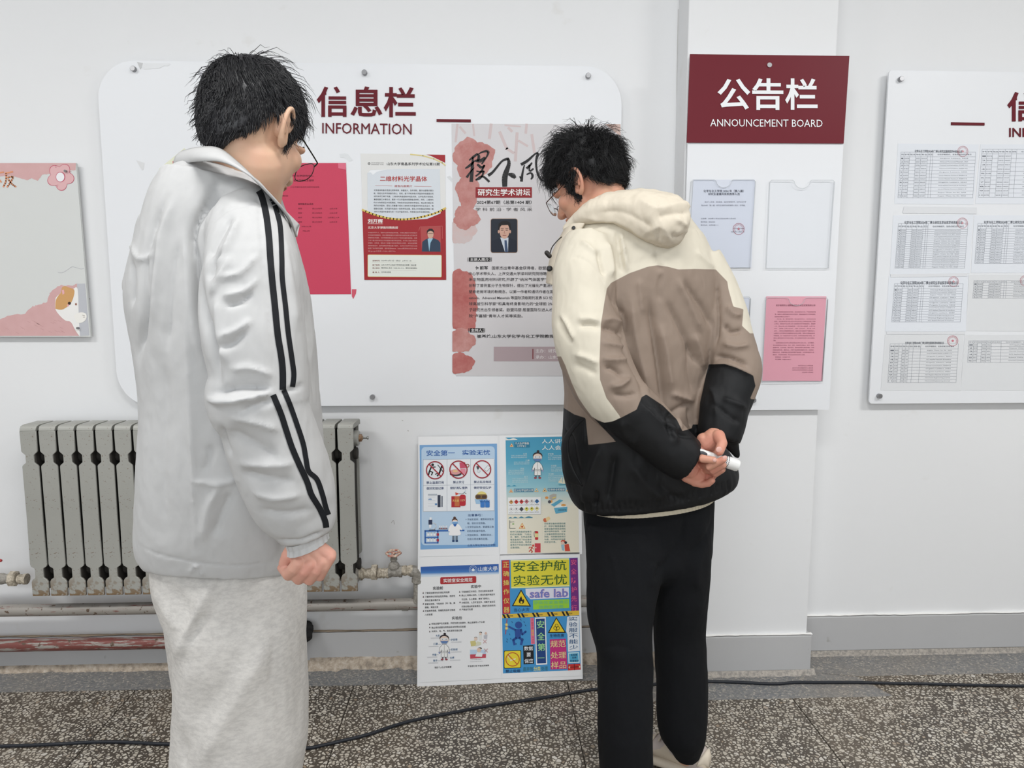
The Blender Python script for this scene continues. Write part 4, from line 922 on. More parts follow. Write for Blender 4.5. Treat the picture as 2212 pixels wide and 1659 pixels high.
for ttl, x0, y, rows_ in (('护目镜', 1682, 290, 3), ('实验服', 1720, 440, 3), ('长裤', 1685, 545, 4)):
    s.text('body_text', pale, ttl, x0, y, x0+70, y+22, 3, .006)
    for i in range(rows_): s.text('body_text', pale, ('实验室工作时必须佩戴', '防止飞溅物伤害眼睛', '保护皮肤不受损伤', '长裤遮盖小腿部位')[i], x0, y+26+i*22, x0+190, y+42+i*22, 3)
s.poly('sailing_boat', (226, 224, 200), [(1810, 665), (1860, 590), (1870, 680)], 3); s.poly('sailing_boat', (226, 224, 200), [(1870, 680), (1880, 580), (1925, 680)], 3); s.poly('sailing_boat', (66, 140, 160), [(1810, 690), (1940, 686), (1920, 698), (1830, 702)], 3)
tri(1208, 772, 27); s.rect('section_tag', (44, 124, 156), 1245, 744, 1498, 788, 3); s.text('section_tag', wv, '区分化学品的分类', 1250, 750, 1494, 782, 4.5, .008); tri(1534, 762, 27, ic=(90, 160, 180)); tri(1640, 760, 30, ic=(70, 60, 50)); s.rect('section_tag', (44, 124, 156), 1678, 735, 1900, 778, 3); s.text('section_tag', wv, '生物安全和辐射', 1683, 741, 1896, 773, 4.5, .008); tri(1940, 756, 28, ic=(190, 50, 50))
s.rect('hazard_label_chart', (176, 180, 180), 1172, 862, 1592, 1078, 2.6); s.rect('hazard_label_chart', (236, 238, 238), 1168, 856, 1588, 1072, 3.2)
hc = [(206, 150, 90), (200, 60, 56), (200, 60, 56), (196, 120, 126), (222, 220, 220), (50, 110, 170), (230, 230, 230), (230, 230, 230), (80, 80, 84), (222, 214, 90), (222, 214, 90), (230, 220, 150)]
for i, c in enumerate(hc):
    x = 1210+(i % 6)*66; y = 915+(i//6)*95-(i % 6)*2; r = 29
    s.poly('hazard_label_chart', (90, 90, 92), [(x, y-r-1.5), (x+r+1.5, y), (x, y+r+1.5), (x-r-1.5, y)], 4); s.poly('hazard_label_chart', c, [(x, y-r), (x+r, y), (x, y+r), (x-r, y)], 4.8); s.disc('hazard_label_chart', (54, 50, 50), x, y-5, 8, 5.6)
    s.text('hazard_label_chart', (80, 84, 90), ('爆炸品', '易燃气体', '易燃液体', '易燃固体', '自燃物品', '遇湿易燃', '氧化剂', '过氧化物', '有毒气体', '剧毒品', '感染性品', '腐蚀品')[i], x-26, y+38, x+26, y+48, 5)
for i in range(1, 6): s.rect('hazard_label_chart', (190, 192, 194), 1177+i*66, 880, 1178+i*66, 1062, 3.8)
s.poly('laboratory_items', (176, 172, 164), [(1700, 830), (1750, 808), (1790, 815), (1785, 870), (1735, 895), (1700, 875)], 3); s.poly('laboratory_items', (226, 206, 110), [(1738, 858), (1782, 845), (1782, 858), (1738, 874)], 4); s.disc('laboratory_items', (220, 150, 80), 1665, 860, 22, 3, 16); s.disc('laboratory_items', (74, 76, 86), 1700, 912, 20, 3); s.disc('laboratory_items', (224, 160, 90), 1724, 908, 16, 2.6)
s.poly('laboratory_items', (92, 166, 196), [(1718, 950), (1830, 882), (1876, 896), (1760, 975)], 3); s.poly('laboratory_items', (96, 170, 200), [(1758, 992), (1930, 975), (1925, 1040), (1780, 1066)], 3); s.poly('laboratory_items', (232, 236, 234), [(1765, 990), (1790, 955), (1900, 940), (1925, 978)], 2.6); s.disc('laboratory_items', (220, 160, 84), 1880, 955, 32, 3.6, 14); s.text('laboratory_items', (30, 60, 80), '生物安全防护箱', 1810, 1008, 1915, 1026, 4.4)
tri(1350, 1222, 42, ic=(200, 80, 40)); s.line('laboratory_items', (70, 80, 84), [(1192, 1150), (1190, 1252), (1264, 1252)], 6, 3); s.line('laboratory_items', (70, 80, 84), [(1192, 1170), (1248, 1168)], 5, 3); s.disc('laboratory_items', (120, 170, 90), 1236, 1196, 14, 3, 8)
s.disc('laboratory_items', (206, 110, 76), 1646, 1146, 26, 3); s.poly('laboratory_items', (232, 204, 150), [(1650, 1120), (1695, 1098), (1712, 1130), (1664, 1170)], 3.6)
tc = (92, 138, 140)
s.paragraph('body_text', tc, ['同学们须具备紧急情况', '的应对措施：包括火', '灾、爆炸、化学品泄漏', '等紧急情况下的应急响', '应和逃生指南，熟悉紧', '急情况下的逃生路线和', ('应急措施。', 1200, 1322)], 1198, 1284, 1470, 33.6, 24, 3, .004)
s.paragraph('body_text', tc, ['实验室设备的使用和维', '护：同学们需要遵循实', '验室设备的使用说明和', '维护保养的指导，以减', '少设备故障带来的安全', '风险。与同事保持良好', '沟通，共同维护实验室', ('的安全环境。', 1636, 1786)], 1634, 1180, 1905, 33.6, 24, 3, .004)
s.rrect('laboratory_items', (196, 44, 48), 1515, 1288, 1556, 1400, 12, 3); s.rect('laboratory_items', (226, 214, 150), 1515, 1316, 1556, 1366, 4); s.line('laboratory_items', (70, 60, 60), smooth_poly([(1530, 1288), (1505, 1300), (1506, 1360)], 4), 5, 3); s.rect('laboratory_items', (204, 66, 78), 1512, 1444, 1586, 1560, 3); s.disc('laboratory_items', (236, 230, 224), 1526, 1500, 7, 4)
rn = (206, 80, 62); s.disc('laboratory_items', rn, 1492, 1472, 14, 3); s.line('laboratory_items', rn, [(1478, 1490), (1462, 1525), (1480, 1550), (1470, 1562)], 13, 3); s.line('laboratory_items', rn, [(1462, 1525), (1440, 1548)], 12, 3); s.line('laboratory_items', rn, [(1476, 1496), (1444, 1492), (1438, 1510)], 8, 3); s.line('laboratory_items', rn, [(1480, 1500), (1498, 1520)], 8, 3)
s.disc('laboratory_items', (204, 80, 60), 1876, 1420, 30, 3, 20); s.disc('laboratory_items', (226, 196, 180), 1870, 1440, 22, 3.6); s.poly('laboratory_items', (150, 190, 210), [(1850, 1465), (1885, 1455), (1890, 1540), (1862, 1530)], 3.6); s.poly('laboratory_items', (206, 76, 56), [(1892, 1460), (1945, 1450), (1966, 1545), (1900, 1545)], 3); s.disc('laboratory_items', (44, 44, 50), 1908, 1434, 17, 4)
for i in range(30): s.disc('body_text', (190, 184, 170), 1604+i*.3, 800+i*25, 2.2, 3, n=6)
s.build('safety_poster', [(1058, 64), (2100, 48), (2118, 1580), (1066, 1600)], KT, 'upper right teal and cream safety poster partly hidden behind the black jacket', 'poster', 'safety posters on the display board')
# lower left: white poster
s = Sheet(lambda x, y, h=0: lp(x, y, h+4.5), 900, 1190, 5.53, -.035)
t = NT('blue_band_print', .5); tex = t.n('ShaderNodeSeparateXYZ'); t.l(t.co, tex.inputs[0]); mr = t.n('ShaderNodeMapRange'); t.l(tex.outputs[2], mr.inputs[0])
za, zb_ = s.pt(500, 285)[2], s.pt(500, 215)[2]; mr.inputs[1].default_value = za; mr.inputs[2].default_value = zb_
t.base(t.ramp(mr.outputs[0], [(0, (206, 222, 236)), (.45, (60, 122, 192)), (1, (42, 92, 168))]))
s.poly('heading_band', t.m, [(48, 190), (980, 157), (982, 278), (50, 312)], 1)
s.ring('emblem', (196, 214, 232), 675, 225, 48, 4, 2.5); s.ring('emblem', (196, 214, 232), 675, 225, 34, 3, 2.5); s.poly('emblem', (226, 234, 240), [(648, 232), (675, 205), (702, 232), (690, 232), (690, 244), (660, 244), (660, 232)], 2.5)
s.text('heading', (228, 234, 240), '山東大學', 738, 190, 965, 246, 3, .006)
s.rrect('title_plate', (176, 46, 50), 282, 316, 712, 398, 14, 2); s.text('title_plate', (240, 232, 230), '实验室安全规范', 320, 332, 668, 380, 4, .018)
kk = (52, 52, 56)
s.text('heading', kk, '实验前', 195, 427, 315, 466, 3, .012); s.text('heading', kk, '实验中', 648, 408, 768, 446, 3, .012); s.text('heading', kk, '实验后', 422, 784, 542, 822, 3, .012)
for st, x0, y, x1 in (('了解实验室存在的潜在风险源', 98, 492, 392), ('了解所用化学药品危险等级、危险性', 98, 538, 460), ('质及应急处理方法', 98, 580, 280), ('穿着实验服，不能穿凉（拖）鞋、高', 98, 624, 460), ('跟鞋、束起长发', 98, 664, 258), ('不能携带易燃、易爆危险品和食物进', 98, 706, 460), ('入实验室', 98, 750, 190),
    ('不能随意离开岗位，密切注意实验进展', 535, 478, 915), ('禁止使用明火加热，使用加热套时电压不', 535, 522, 938), ('可过高，防止暴沸、液体飞溅伤人', 537, 568, 872), ('分组实验，人员不宜过多，间距不宜过近', 537, 608, 938), ('实验过程出现紧急情况，要首先告知老师，', 537, 654, 948), ('严禁自行处理', 537, 690, 670),
    ('实验过程产生的废液，按照性质分类储存，禁止直接导入下水道', 178, 860, 812), ('禁止将实验室内的药品和试剂带出实验室', 178, 906, 586), ('关闭水、电、气，如实填写实验记录', 178, 950, 542)):
    s.text('body_text', kk, st, x0, y, x1, y+24, 3, .01)
for x, y in ((78, 502), (80, 550), (80, 632), (82, 718), (514, 490), (515, 533), (518, 614), (518, 700), (156, 876), (156, 916), (156, 964)):
    s.disc('body_text', (140, 120, 120), x, y-6, 5, 3, n=8); s.poly('body_text', (70, 60, 66), [(x-9, y+8), (x-4, y-2), (x+4, y-2), (x+9, y+8)], 3)
worker(330, 1062, 56)
for st, x0, y, x1, l0, l1 in (('头发', 228, 1000, 276, 280, 320), ('口罩', 202, 1100, 252, 255, 290), ('手套', 186, 1228, 236, 238, 262), ('鞋子', 198, 1298, 248, 252, 312), ('护目镜', 410, 1048, 486, 372, 408), ('实验服', 410, 1166, 490, 388, 408), ('长裤', 398, 1264, 448, 370, 396)):
    s.text('body_text', (58, 104, 146), st, x0, y, x1, y+26, 3, .01); s.line('body_text', (140, 150, 160), [(l0, y+14), (l1, y+14)], 3, 3)
    s.bars('body_text', (188, 190, 194), x0-60 if x0 < 300 else x0, x0+60 if x0 < 300 else x0+125, (y+40, y+48), 3)
s.poly('comic_picture', (206, 196, 130), [(640, 1080), (700, 1070), (720, 1130), (650, 1140)], 2); s.disc('comic_picture', (228, 206, 190), 706, 1052, 20, 3.4); s.disc('comic_picture', (50, 46, 46), 706, 1036, 18, 3, 9); s.poly('comic_picture', (214, 214, 190), [(720, 1080), (770, 1090), (770, 1120), (700, 1140)], 3)
s.disc('comic_picture', (228, 206, 190), 762, 990, 16, 3.4); s.disc('comic_picture', (40, 40, 42), 764, 976, 16, 3, 9); s.poly('comic_picture', (226, 226, 222), [(740, 1005), (780, 1000), (775, 1060), (750, 1070)], 3); s.disc('comic_picture', (220, 190, 176), 826, 985, 15, 3.4); s.poly('comic_picture', (190, 190, 196), [(800, 1010), (845, 1000), (840, 1050), (805, 1050)], 3)
s.poly('comic_picture', (196, 76, 92), [(638, 1235), (828, 1230), (828, 1278), (640, 1288)], 2); s.poly('comic_picture', (190, 212, 232), [(638, 1180), (828, 1180), (828, 1232), (638, 1238)], 2); s.disc('comic_picture', (226, 196, 176), 745, 1185, 26, 3.4); s.disc('comic_picture', (40, 40, 42), 756, 1164, 24, 3, 11); s.poly('comic_picture', (232, 234, 236), [(720, 1210), (790, 1220), (780, 1265), (700, 1262)], 3)
for cx, cy in ((815, 1082), (828, 1190)): s.line('comic_picture', (206, 160, 160), [(cx-20, cy-20), (cx+20, cy+20)], 7, 4); s.line('comic_picture', (206, 160, 160), [(cx+20, cy-20), (cx-20, cy+20)], 7, 4)
s.text('body_text', kk, '做好个人防护很重要', 214, 1382, 416, 1405, 3, .01); s.text('body_text', kk, '不追逐打闹 不做无关事情', 610, 1366, 864, 1388, 3, .01)
s.text('body_text', (160, 160, 166), '工作时要集中精神', 640, 1292, 770, 1306, 3); s.text('body_text', (160, 160, 166), 'Concentrate at work', 638, 1316, 788, 1328, 3)
s.build('safety_poster', [(28, 76), (992, 46), (1012, 1524), (38, 1572)], KT, 'lower left white safety poster with a blue band and lists of black text', 'poster', 'safety posters on the display board')
# lower right: colourful poster
s = Sheet(lambda x, y, h=0: lp(x, y, h+3.5), 900, 1190, 5.53, -.03)
BL_ = (66, 148, 204)
s.poly('poster_field', BL_, [(1010, 110), (1925, 80), (1960, 1420), (1032, 1464)], 1)
s.poly('side_banner', (186, 44, 52), [(1018, 114), (1106, 110), (1118, 748), (1026, 752)], 2); 
for i, ch in enumerate('正确操作仪器'): s.text('side_banner', (226, 206, 110), ch, 1032+i*1.5, 132+i*108, 1102+i*1.5, 192+i*108+6, 4, .008)
s.poly('heading_panel', (222, 212, 62), [(1122, 110), (1820, 88), (1826, 425), (1130, 448)], 2); s.poly('heading_panel', (232, 230, 150), [(1122, 110), (1820, 88), (1820, 104), (1122, 126)], 2.6); s.poly('heading_panel', (232, 230, 150), [(1130, 432), (1826, 408), (1826, 425), (1130, 448)], 2.6)
gg = (44, 92, 40)
s.text('heading', gg, '安全护航', 1155, 130, 1790, 250, 4, .004); s.text('heading', gg, '实验无忧', 1158, 296, 1796, 418, 4, .004)
s.poly('side_banner', (116, 44, 124), [(1832, 88), (1922, 84), (1938, 712), (1846, 716)], 2)
for i, ch in enumerate('安全防护先行'): s.text('side_banner', (226, 92, 140), ch, 1842+i*1.5, 102+i*109, 1908+i*1.5, 166+i*109+4, 4, .008)
s.poly('word_plate', (222, 224, 236), [(1300, 452), (1818, 436), (1820, 560), (1360, 578), (1305, 520)], 2)
s.text('word_plate', (206, 130, 170), 'safe lab', 1349, 460, 1812, 565, 3.4, .03, lean=.0); s.text('word_plate', (112, 128, 196), 'safe lab', 1353, 463, 1808, 562, 4.2, .012)
s.poly('word_plate', (150, 206, 60), [(1390, 592), (1820, 574), (1822, 682), (1392, 702)], 2); s.text('word_plate', (122, 196, 130), '学会在紧急情况', 1398, 600, 1812, 640, 4, .01); s.text('word_plate', (122, 196, 130), '自救和互救', 1465, 652, 1755, 692, 4, .01)
def yt(pts, inner, h=3):
    global WN; WN = 'warning_sign#%d' % pts[0][0]
    s.poly(WN, (30, 30, 28), pts, h); c = np.mean(pts, 0); s.poly(WN, (232, 204, 46), [tuple(c+(np.array(p)-c)*inner) for p in pts], h+1)
yt([(1247, 460), (1138, 660), (1366, 664)], .84); s.poly(WN, (28, 28, 26), smooth_poly([(1250, 540), (1225, 580), (1222, 612), (1240, 630), (1268, 630), (1284, 608), (1278, 575), (1266, 590)], 4), 5); s.disc(WN, (232, 204, 46), 1252, 614, 12, 6, 15)
s.text('captions', (36, 72, 110), '当心火灾', 1162, 684, 1348, 728, 4, .004)
s.poly('hazard_tape', (222, 186, 66), [(1020, 758), (1940, 712), (1942, 770), (1022, 804)], 2.6)
for i in range(8):
    x = 1030+i*118 if 0 else 1022+i*177
    for dx in (0, 46):
        xx = x+dx+(0 if i else 0)
        if xx+50 < 1945: s.poly('hazard_tape', (28, 27, 26), [(xx, 758-(xx-1020)*.048), (xx+24, 757-(xx-1020)*.048), (xx+50, 802-(xx-1020)*.038), (xx+26, 803-(xx-1020)*.038)], 3.4)
for i in range(5): s.text('hazard_tape', (60, 52, 30), 'CAUTION', 1056+i*177, 768, 1148+i*177, 786, 4.6, .006, k=-.04) if 0 else s.text('hazard_tape', (60, 52, 30), 'CAUTION', 1076+i*177, 770-i*7.4, 1150+i*177, 788-i*7.4, 4.6, .006, k=-.04)
FB = (40, 78, 150)
s.disc('shock_figure', FB, 1218, 885, 42, 3); s.poly('shock_figure', FB, [(1170, 935), (1255, 930), (1240, 1045), (1180, 1050)], 3); s.line('shock_figure', FB, [(1180, 945), (1100, 905)], 22, 3); s.line('shock_figure', FB, [(1248, 940), (1262, 1000), (1296, 970)], 22, 3); s.line('shock_figure', FB, [(1190, 1040), (1155, 1065), (1170, 1120)], 28, 3); s.line('shock_figure', FB, [(1228, 1040), (1262, 1065), (1248, 1118)], 28, 3); s.disc('shock_figure', FB, 1302, 965, 13, 3)
s.line('shock_figure', (186, 60, 56), [(1080, 815), (1062, 995)], 9, 3)
for yy in (882, 924): s.poly('shock_figure', (228, 206, 120), [(1074+24*math.cos(a)*(1 if i % 2 else .5), yy+24*math.sin(a)*(1 if i % 2 else .5)) for i, a in enumerate(np.linspace(0, 2*math.pi, 14, endpoint=False))], 3.6)
for (x, y) in ((1140, 850), (1245, 820), (1285, 850), (1300, 890), (1110, 995), (1082, 1055), (1270, 1050), (1190, 1110), (1078, 1085), (1125, 1050)): s.line('shock_figure', (32, 52, 96), [(x-7, y-8), (x+3, y-2), (x-3, y+2), (x+8, y+10)], 3.5, 3)
s.poly('side_banner', (226, 122, 146), [(1358, 800), (1402, 798), (1412, 1112), (1366, 1116)], 2); s.vtext('side_banner', (206, 70, 110), '正确', 1382, 810, 26, 38, 4, ys=26); s.vtext('side_banner', (206, 70, 110), '使用', 1384, 876, 26, 34, 4, ys=26); s.vtext('side_banner', (226, 200, 90), '器械', 1385, 945, 28, 38, 4, ys=28); s.vtext('side_banner', (206, 70, 110), '化学品', 1390, 1020, 22, 30, 4, ys=22)
s.poly('centre_banner', (236, 238, 240), [(1412, 798), (1542, 792), (1560, 1356), (1428, 1362)], 2); s.poly('centre_banner', (30, 66, 126), [(1424, 812), (1530, 808), (1546, 1340), (1440, 1345)], 2.8)
for i, (ch, y) in enumerate((('安', 835), ('全', 975), ('第', 1105))): s.text('centre_banner', (166, 224, 150), ch, 1436+i*5, y, 1526+i*5, y+92, 4.4, .008)
s.rect('centre_banner', (166, 224, 150), 1448, 1276, 1528, 1284, 4.4)
yt([(1668, 790), (1568, 980), (1784, 978)], .84)
for a in (90, 210, 330):
    cx, cy = 1672+20*math.cos(math.radians(a)), 912-20*math.sin(math.radians(a)); s.ring(WN, (52, 46, 30), cx, cy, 18, 5, 5, 20)
s.disc(WN, (52, 46, 30), 1672, 912, 7, 5)
for a in (-30, 90+120, 90-240+360-360): pass
s.line(WN, (52, 46, 30), [(1672, 912), (1672, 955)], 5, 5); s.line(WN, (52, 46, 30), [(1655, 955), (1690, 955)], 4, 5)
s.text('captions', (30, 60, 100), '生物危害', 1590, 994, 1762, 1034, 4, .006)
s.poly('word_plate', (196, 48, 122), [(1590, 1058), (1782, 1048), (1802, 1408), (1600, 1418)], 2); s.text('word_plate', (232, 206, 150), '规范', 1598, 1070, 1778, 1155, 4, .01); s.text('word_plate', (232, 206, 150), '处理', 1602, 1206, 1784, 1290, 4, .01); s.text('word_plate', (232, 206, 150), '样品', 1606, 1322, 1788, 1408, 4, .01)
s.poly('side_panel', (226, 232, 238), [(1800, 790), (1850, 776), (1940, 778), (1944, 1010), (1950, 1196), (1808, 1204), (1802, 1000), (1786, 960)], 2)
for i, ch in enumerate('实验服不能少'): s.text('side_panel', (44, 86, 130), ch, 1815+i*2, 790+i*68-(4 if i else 0), 1920+i*2, 838+i*68, 4, .004)
s.poly('side_panel', (196, 226, 232), [(1808, 1214), (1942, 1208), (1948, 1336), (1812, 1342)], 2); s.poly('side_panel', (86, 172, 208), [(1820, 1228), (1930, 1222), (1936, 1324), (1826, 1328)], 2.8)
s.text('side_panel', (32, 60, 96), '实验室', 1842, 1230, 1918, 1256, 4.4, .008); s.text('side_panel', (32, 60, 96), '定期', 1856, 1264, 1908, 1288, 4.4, .008); s.text('side_panel', (32, 60, 96), '检查维护', 1832, 1302, 1936, 1330, 4.4, .008)
s.poly('side_panel', (196, 50, 46), [(1808, 1355), (1955, 1348), (1960, 1418), (1808, 1428)], 2); s.line('side_panel', (116, 30, 26), [(1830, 1390), (1940, 1384)], 10, 3); s.line('side_panel', (116, 30, 26), [(1882, 1352), (1886, 1422)], 10, 3); s.poly('side_panel', (232, 196, 150), [(1812, 1390), (1832, 1372), (1832, 1410)], 3.6); s.poly('side_panel', (232, 196, 150), [(1958, 1384), (1938, 1368), (1940, 1404)], 3.6)
s.poly('word_plate', (26, 26, 28), [(1272, 1132), (1396, 1126), (1402, 1350), (1278, 1356)], 2); s.text('word_plate', (232, 234, 236), '数据', 1284, 1142, 1388, 1192, 4, .01); s.text('word_plate', (232, 234, 236), '要', 1314, 1216, 1364, 1266, 4, .01); s.text('word_plate', (232, 234, 236), '保密', 1288, 1290, 1392, 1342, 4, .01)
s.rrect('no_smoking_sign', (30, 28, 26), 1042, 1192, 1248, 1406, 14, 2); s.rrect('no_smoking_sign', (232, 212, 56), 1049, 1199, 1241, 1399, 12, 3); s.ring('no_smoking_sign', (196, 80, 46), 1146, 1296, 80, 9, 5); s.line('no_smoking_sign', (196, 80, 46), [(1092, 1240), (1200, 1352)], 9, 5); s.line('no_smoking_sign', (236, 230, 200), [(1120, 1310), (1180, 1290)], 12, 4); s.line('no_smoking_sign', (236, 230, 200), smooth_poly([(1120, 1300), (1095, 1260), (1115, 1230), (1108, 1215)], 4), 8, 4)
s.text('captions', (30, 60, 100), '禁止吸烟', 1062, 1420, 1236, 1456, 4, .012)
s.text('captions', (60, 120, 130), '废弃物', 1272, 1386, 1390, 1440, 4, .004); s.text('captions', (232, 224, 120), '分类', 1398, 1382, 1480, 1436, 4, .01); s.text('captions', (60, 120, 130), '处理', 1488, 1380, 1566, 1432, 4, .004)
s.build('safety_poster', [(996, 42), (1946, 16), (1972, 1492), (1014, 1526)], KT, 'lower right multicoloured safety poster with yellow heading and warning triangles', 'poster', 'safety posters on the display board')
# ================================================================== radiator and pipes
RM = rad_mat()
RY = -.150
zt = P(400, 916, RY)[2]; zb = P(400, 1283, RY)[2]; rx0 = P(36, 930, RY)[0]+.004; rx1 = P(768, 930, RY)[0]-.004
NS = 18; pw_ = (rx1-rx0)/NS
RH = zt-zb
def section_mesh():
    m = MB(); hw = pw_*.462; nh = pw_*.225; tg = pw_*.30
    def side(s):      # half outline from the bottom up, x positive for s=1
        pts = [(hw*.98, 0), (hw*.98, .085), (hw*.80, .10), (nh+.001, .108), (nh, .115), (nh, .158), (nh+.001, .165), (hw*.90, .176), (hw, .19), (hw*.93, .45), (hw*.95, .76), (hw*.9, .768), (nh, .785), (nh, .828), (hw*.8, .842), (hw*.93, .85), (hw*.95, .965)]
        return [(x*s, z*RH) for x, z in pts]
    R_ = side(1); L_ = side(-1)
    out = R_+L_[::-1]
    for y0, y1 in ((RY, RY+.007), (-.052, -.045)):
        m.prism([(x, y0, z) for x, z in out][::-1], (0, y1-y0, 0))
    # rounded shoulder and top fin
    a = hw*.93; prof = [(RY, .965), (RY+.0015, .98), (RY+.006, .992), (RY+.014, 1.0), (-.06, 1.0), (-.05, .99), (-.045, .965)]
    n = len(prof); vs = []
    for sx in (-1, 1):
        for y, z in prof: vs.append((sx*a+(.007 if y > RY+.01 else 0), y, z*RH))
    fs = [(i, i+1, n+i+1, n+i) for i in range(n-1)]+[tuple(range(n-1, -1, -1)), tuple(range(n, 2*n)), (0, n, 2*n-1, n-1)]
    m.add(vs, fs)
    m.box((-hw*.62, RY+.006, .03*RH), (hw*.62, -.05, .96*RH), 1)
    for z in (.137, .806):
        m.tube([(-pw_*.5, -.098, z*RH), (pw_*.5, -.098, z*RH)], .021, 14, 1)
    me = m.mesh('radiator_section'); smooth_angle(me, 35); return me
rad = empty('radiator', ((rx0+rx1)/2, -.098, zb), 'grey painted cast iron radiator on the wall behind the man in grey', 'radiator')
sm = section_mesh(); sm.materials.append(RM); sm.materials.append(mat((52, 49, 45), .9))
for i in range(NS):
    o = bpy.data.objects.new('radiator_section', sm); COL.objects.link(o); o.parent = rad
    o.location = (rx0+pw_*(i+.5)-rad.location.x, .098, 0)
    bv = o.modifiers.new('bevel', 'BEVEL'); bv.width = .0012; bv.segments = 1; bv.limit_method = 'ANGLE'
VA = valve_mat('chalky_old_fitting', (150, 140, 124), (206, 196, 178), .52); VB = valve_mat('grey_old_fitting', (128, 124, 116), (160, 156, 148), .5); RUST = valve_mat('rusty_brass', (112, 72, 48), (160, 132, 104))
# air vent at the upper right end
c = P(768, 946, -.098); AX = np.array([1.0, 0, 0])
m = MB(); m.tube([c+AX*-.004, c+AX*.010, c+AX*.013], [.028, .028, .024], 20); q = m.build('end_plug', RM, rad); smooth_angle(q.data)
m = MB(); m.tube([c+AX*.012, c+AX*.022, c+AX*.023], [.014, .014, .010], 6); m.tube([c+AX*.0, c+AX*.026], .008, 12); q = m.build('vent_nut', RUST, rad)
m = MB(); m.tube([c+AX*.022, c+AX*.042], .0035, 10); m.tube([c+AX*.040, c+AX*.042, c+AX*.046], [.004, .0065, .0055], 12); q = m.build('air_vent', mat((150, 150, 146), .35, .6), rad); smooth_angle(q.data)
# wall brackets
for i in (3, 9, 15):
    x = rx0+pw_*i
    m = MB(); m.box((x-.006, -.10, zb+RH*.70), (x+.006, 0, zb+RH*.715)); m.build('wall_bracket', RM, rad)
def lathe_x(name, pts, axis0, parent, m_, seg=22, sm_=True, ax=AX):
    """pts: (distance along the axis, radius)"""
    mb = MB(); mb.tube([np.array(axis0)+ax*a for a, r in pts], [max(r, .0005) for a, r in pts], seg); o = mb.build(name, m_, parent)
    if sm_: smooth_angle(o.data, 50)
    return o
FY = -.098
v = empty('radiator_valve', tuple(P(850, 1238, FY)), 'old chalky heating valve with a red and white handwheel right of the radiator', 'valve')
k = mpp(FY, 1240)
p = lambda x, y=1239: P(x, y, FY)
o0 = p(762); A = lambda x: (x-762)*k
lathe_x('flange_bush', [(A(757), .036), (A(768), .037), (A(773), .032), (A(776), .022)], o0, v, VB)
lathe_x('nipple', [(A(774), .020), (A(779), .017), (A(780), .020), (A(786), .020), (A(787), .016), (A(794), .018), (A(804), .019)], o0, v, VA)
m = MB(); q0 = p(809, 1236); m.tube([q0-AX*6*k, q0+AX*6*k], .029, 8); q = m.build('union_nut', VA, v, bevel=.002)
lathe_x('threaded_pipe', [(A(815), .017), (A(818), .018), (A(823), .018), (A(824), .016), (A(828), .019), (A(832), .016), (A(836), .019), (A(840), .017)], o0, v, VA)
lathe_x('valve_body', [(A(838), .019), (A(839), .021), (A(844), .021), (A(846), .018), (A(854), .019), (A(859), .018), (A(861), .021), (A(867), .021)], p(762, 1236), v, VB)
lathe_x('coupling', [(A(866), .017), (A(870), .017), (A(871), .019), (A(876), .019), (A(877), .016), (A(883), .020), (A(890), .020)], p(762, 1234), v, VA)
Z = np.array([0, 0, 1.0]); b0 = p(851, 1228)
lathe_x('bonnet', [(0, .019), (.004, .019), (.006, .021), (.014, .020), (.022, .015), (.026, .010), (.030, .009), (.032, .013), (.042, .012), (.044, .006), (.060, .005)], b0, v, VB, ax=Z)
hw_ = MB(); hc_ = p(850, 1195); tilt = Matrix.Rotation(math.radians(8), 3, 'X')
ringp = []
for i in range(41):
    a = 2*math.pi*i/40; r = .0235+.0022*math.cos(a*6); ringp.append(hc_+np.array(tilt@Vector((r*math.cos(a), r*math.sin(a), 0))))
hw_.tube(ringp, .0042, 8, cap=False)
for i in range(3):
    a = 2*math.pi*i/3+.3; hw_.tube([hc_, hc_+np.array(tilt@Vector((.023*math.cos(a), .023*math.sin(a), 0)))], .0034, 8)
hw_.ellipsoid(hc_, (.007, .007, .006))
q = hw_.build('handwheel', valve_mat('peeling_red_paint', (168, 52, 44), (226, 212, 190), .5), v, smooth=True); tag(q, 'red and white handwheel')
e = MB(); pts = smooth_poly([p(886, 1234), p(894, 1234), p(901, 1238), p(903, 1247), p(903, 1258)], 3); e.tube(pts, [.020]*2+[.021]*(len(pts)-4)+[.020]*2, 16); q = e.build('elbow', VB, v, smooth=True)
e = MB(); e.tube([p(903, 1250), p(903, 1256)], .023, 18); e.tube([p(903, 1250), P(903, 1300, FY)], .0165, 16); q = e.build('drop_pipe', VB, v); smooth_angle(q.data)
# left valve
v = empty('radiator_valve', tuple(p(30, 1250)), 'old chalky pipe union at the left edge of the photo left of the radiator', 'valve')
lathe_x('union_nut', [(0, .022), (.003, .028), (.020, .028), (.024, .022)], p(22, 1250), v, VA, seg=8, sm_=False)
lathe_x('threaded_pipe', [(0, .016), (.008, .018), (.012, .015), (.020, .019), (.030, .019)], p(40, 1251), v, VA)
lathe_x('valve_body', [(-.14, .016), (-.05, .016), (-.048, .020), (-.03, .020), (-.02, .017), (.0, .017)], p(24, 1250), v, VB)
lathe_x('valve_lever', [(-.05, .006), (0, .006), (.006, .004)], p(0, 1211), v, mat((176, 52, 52), .4))
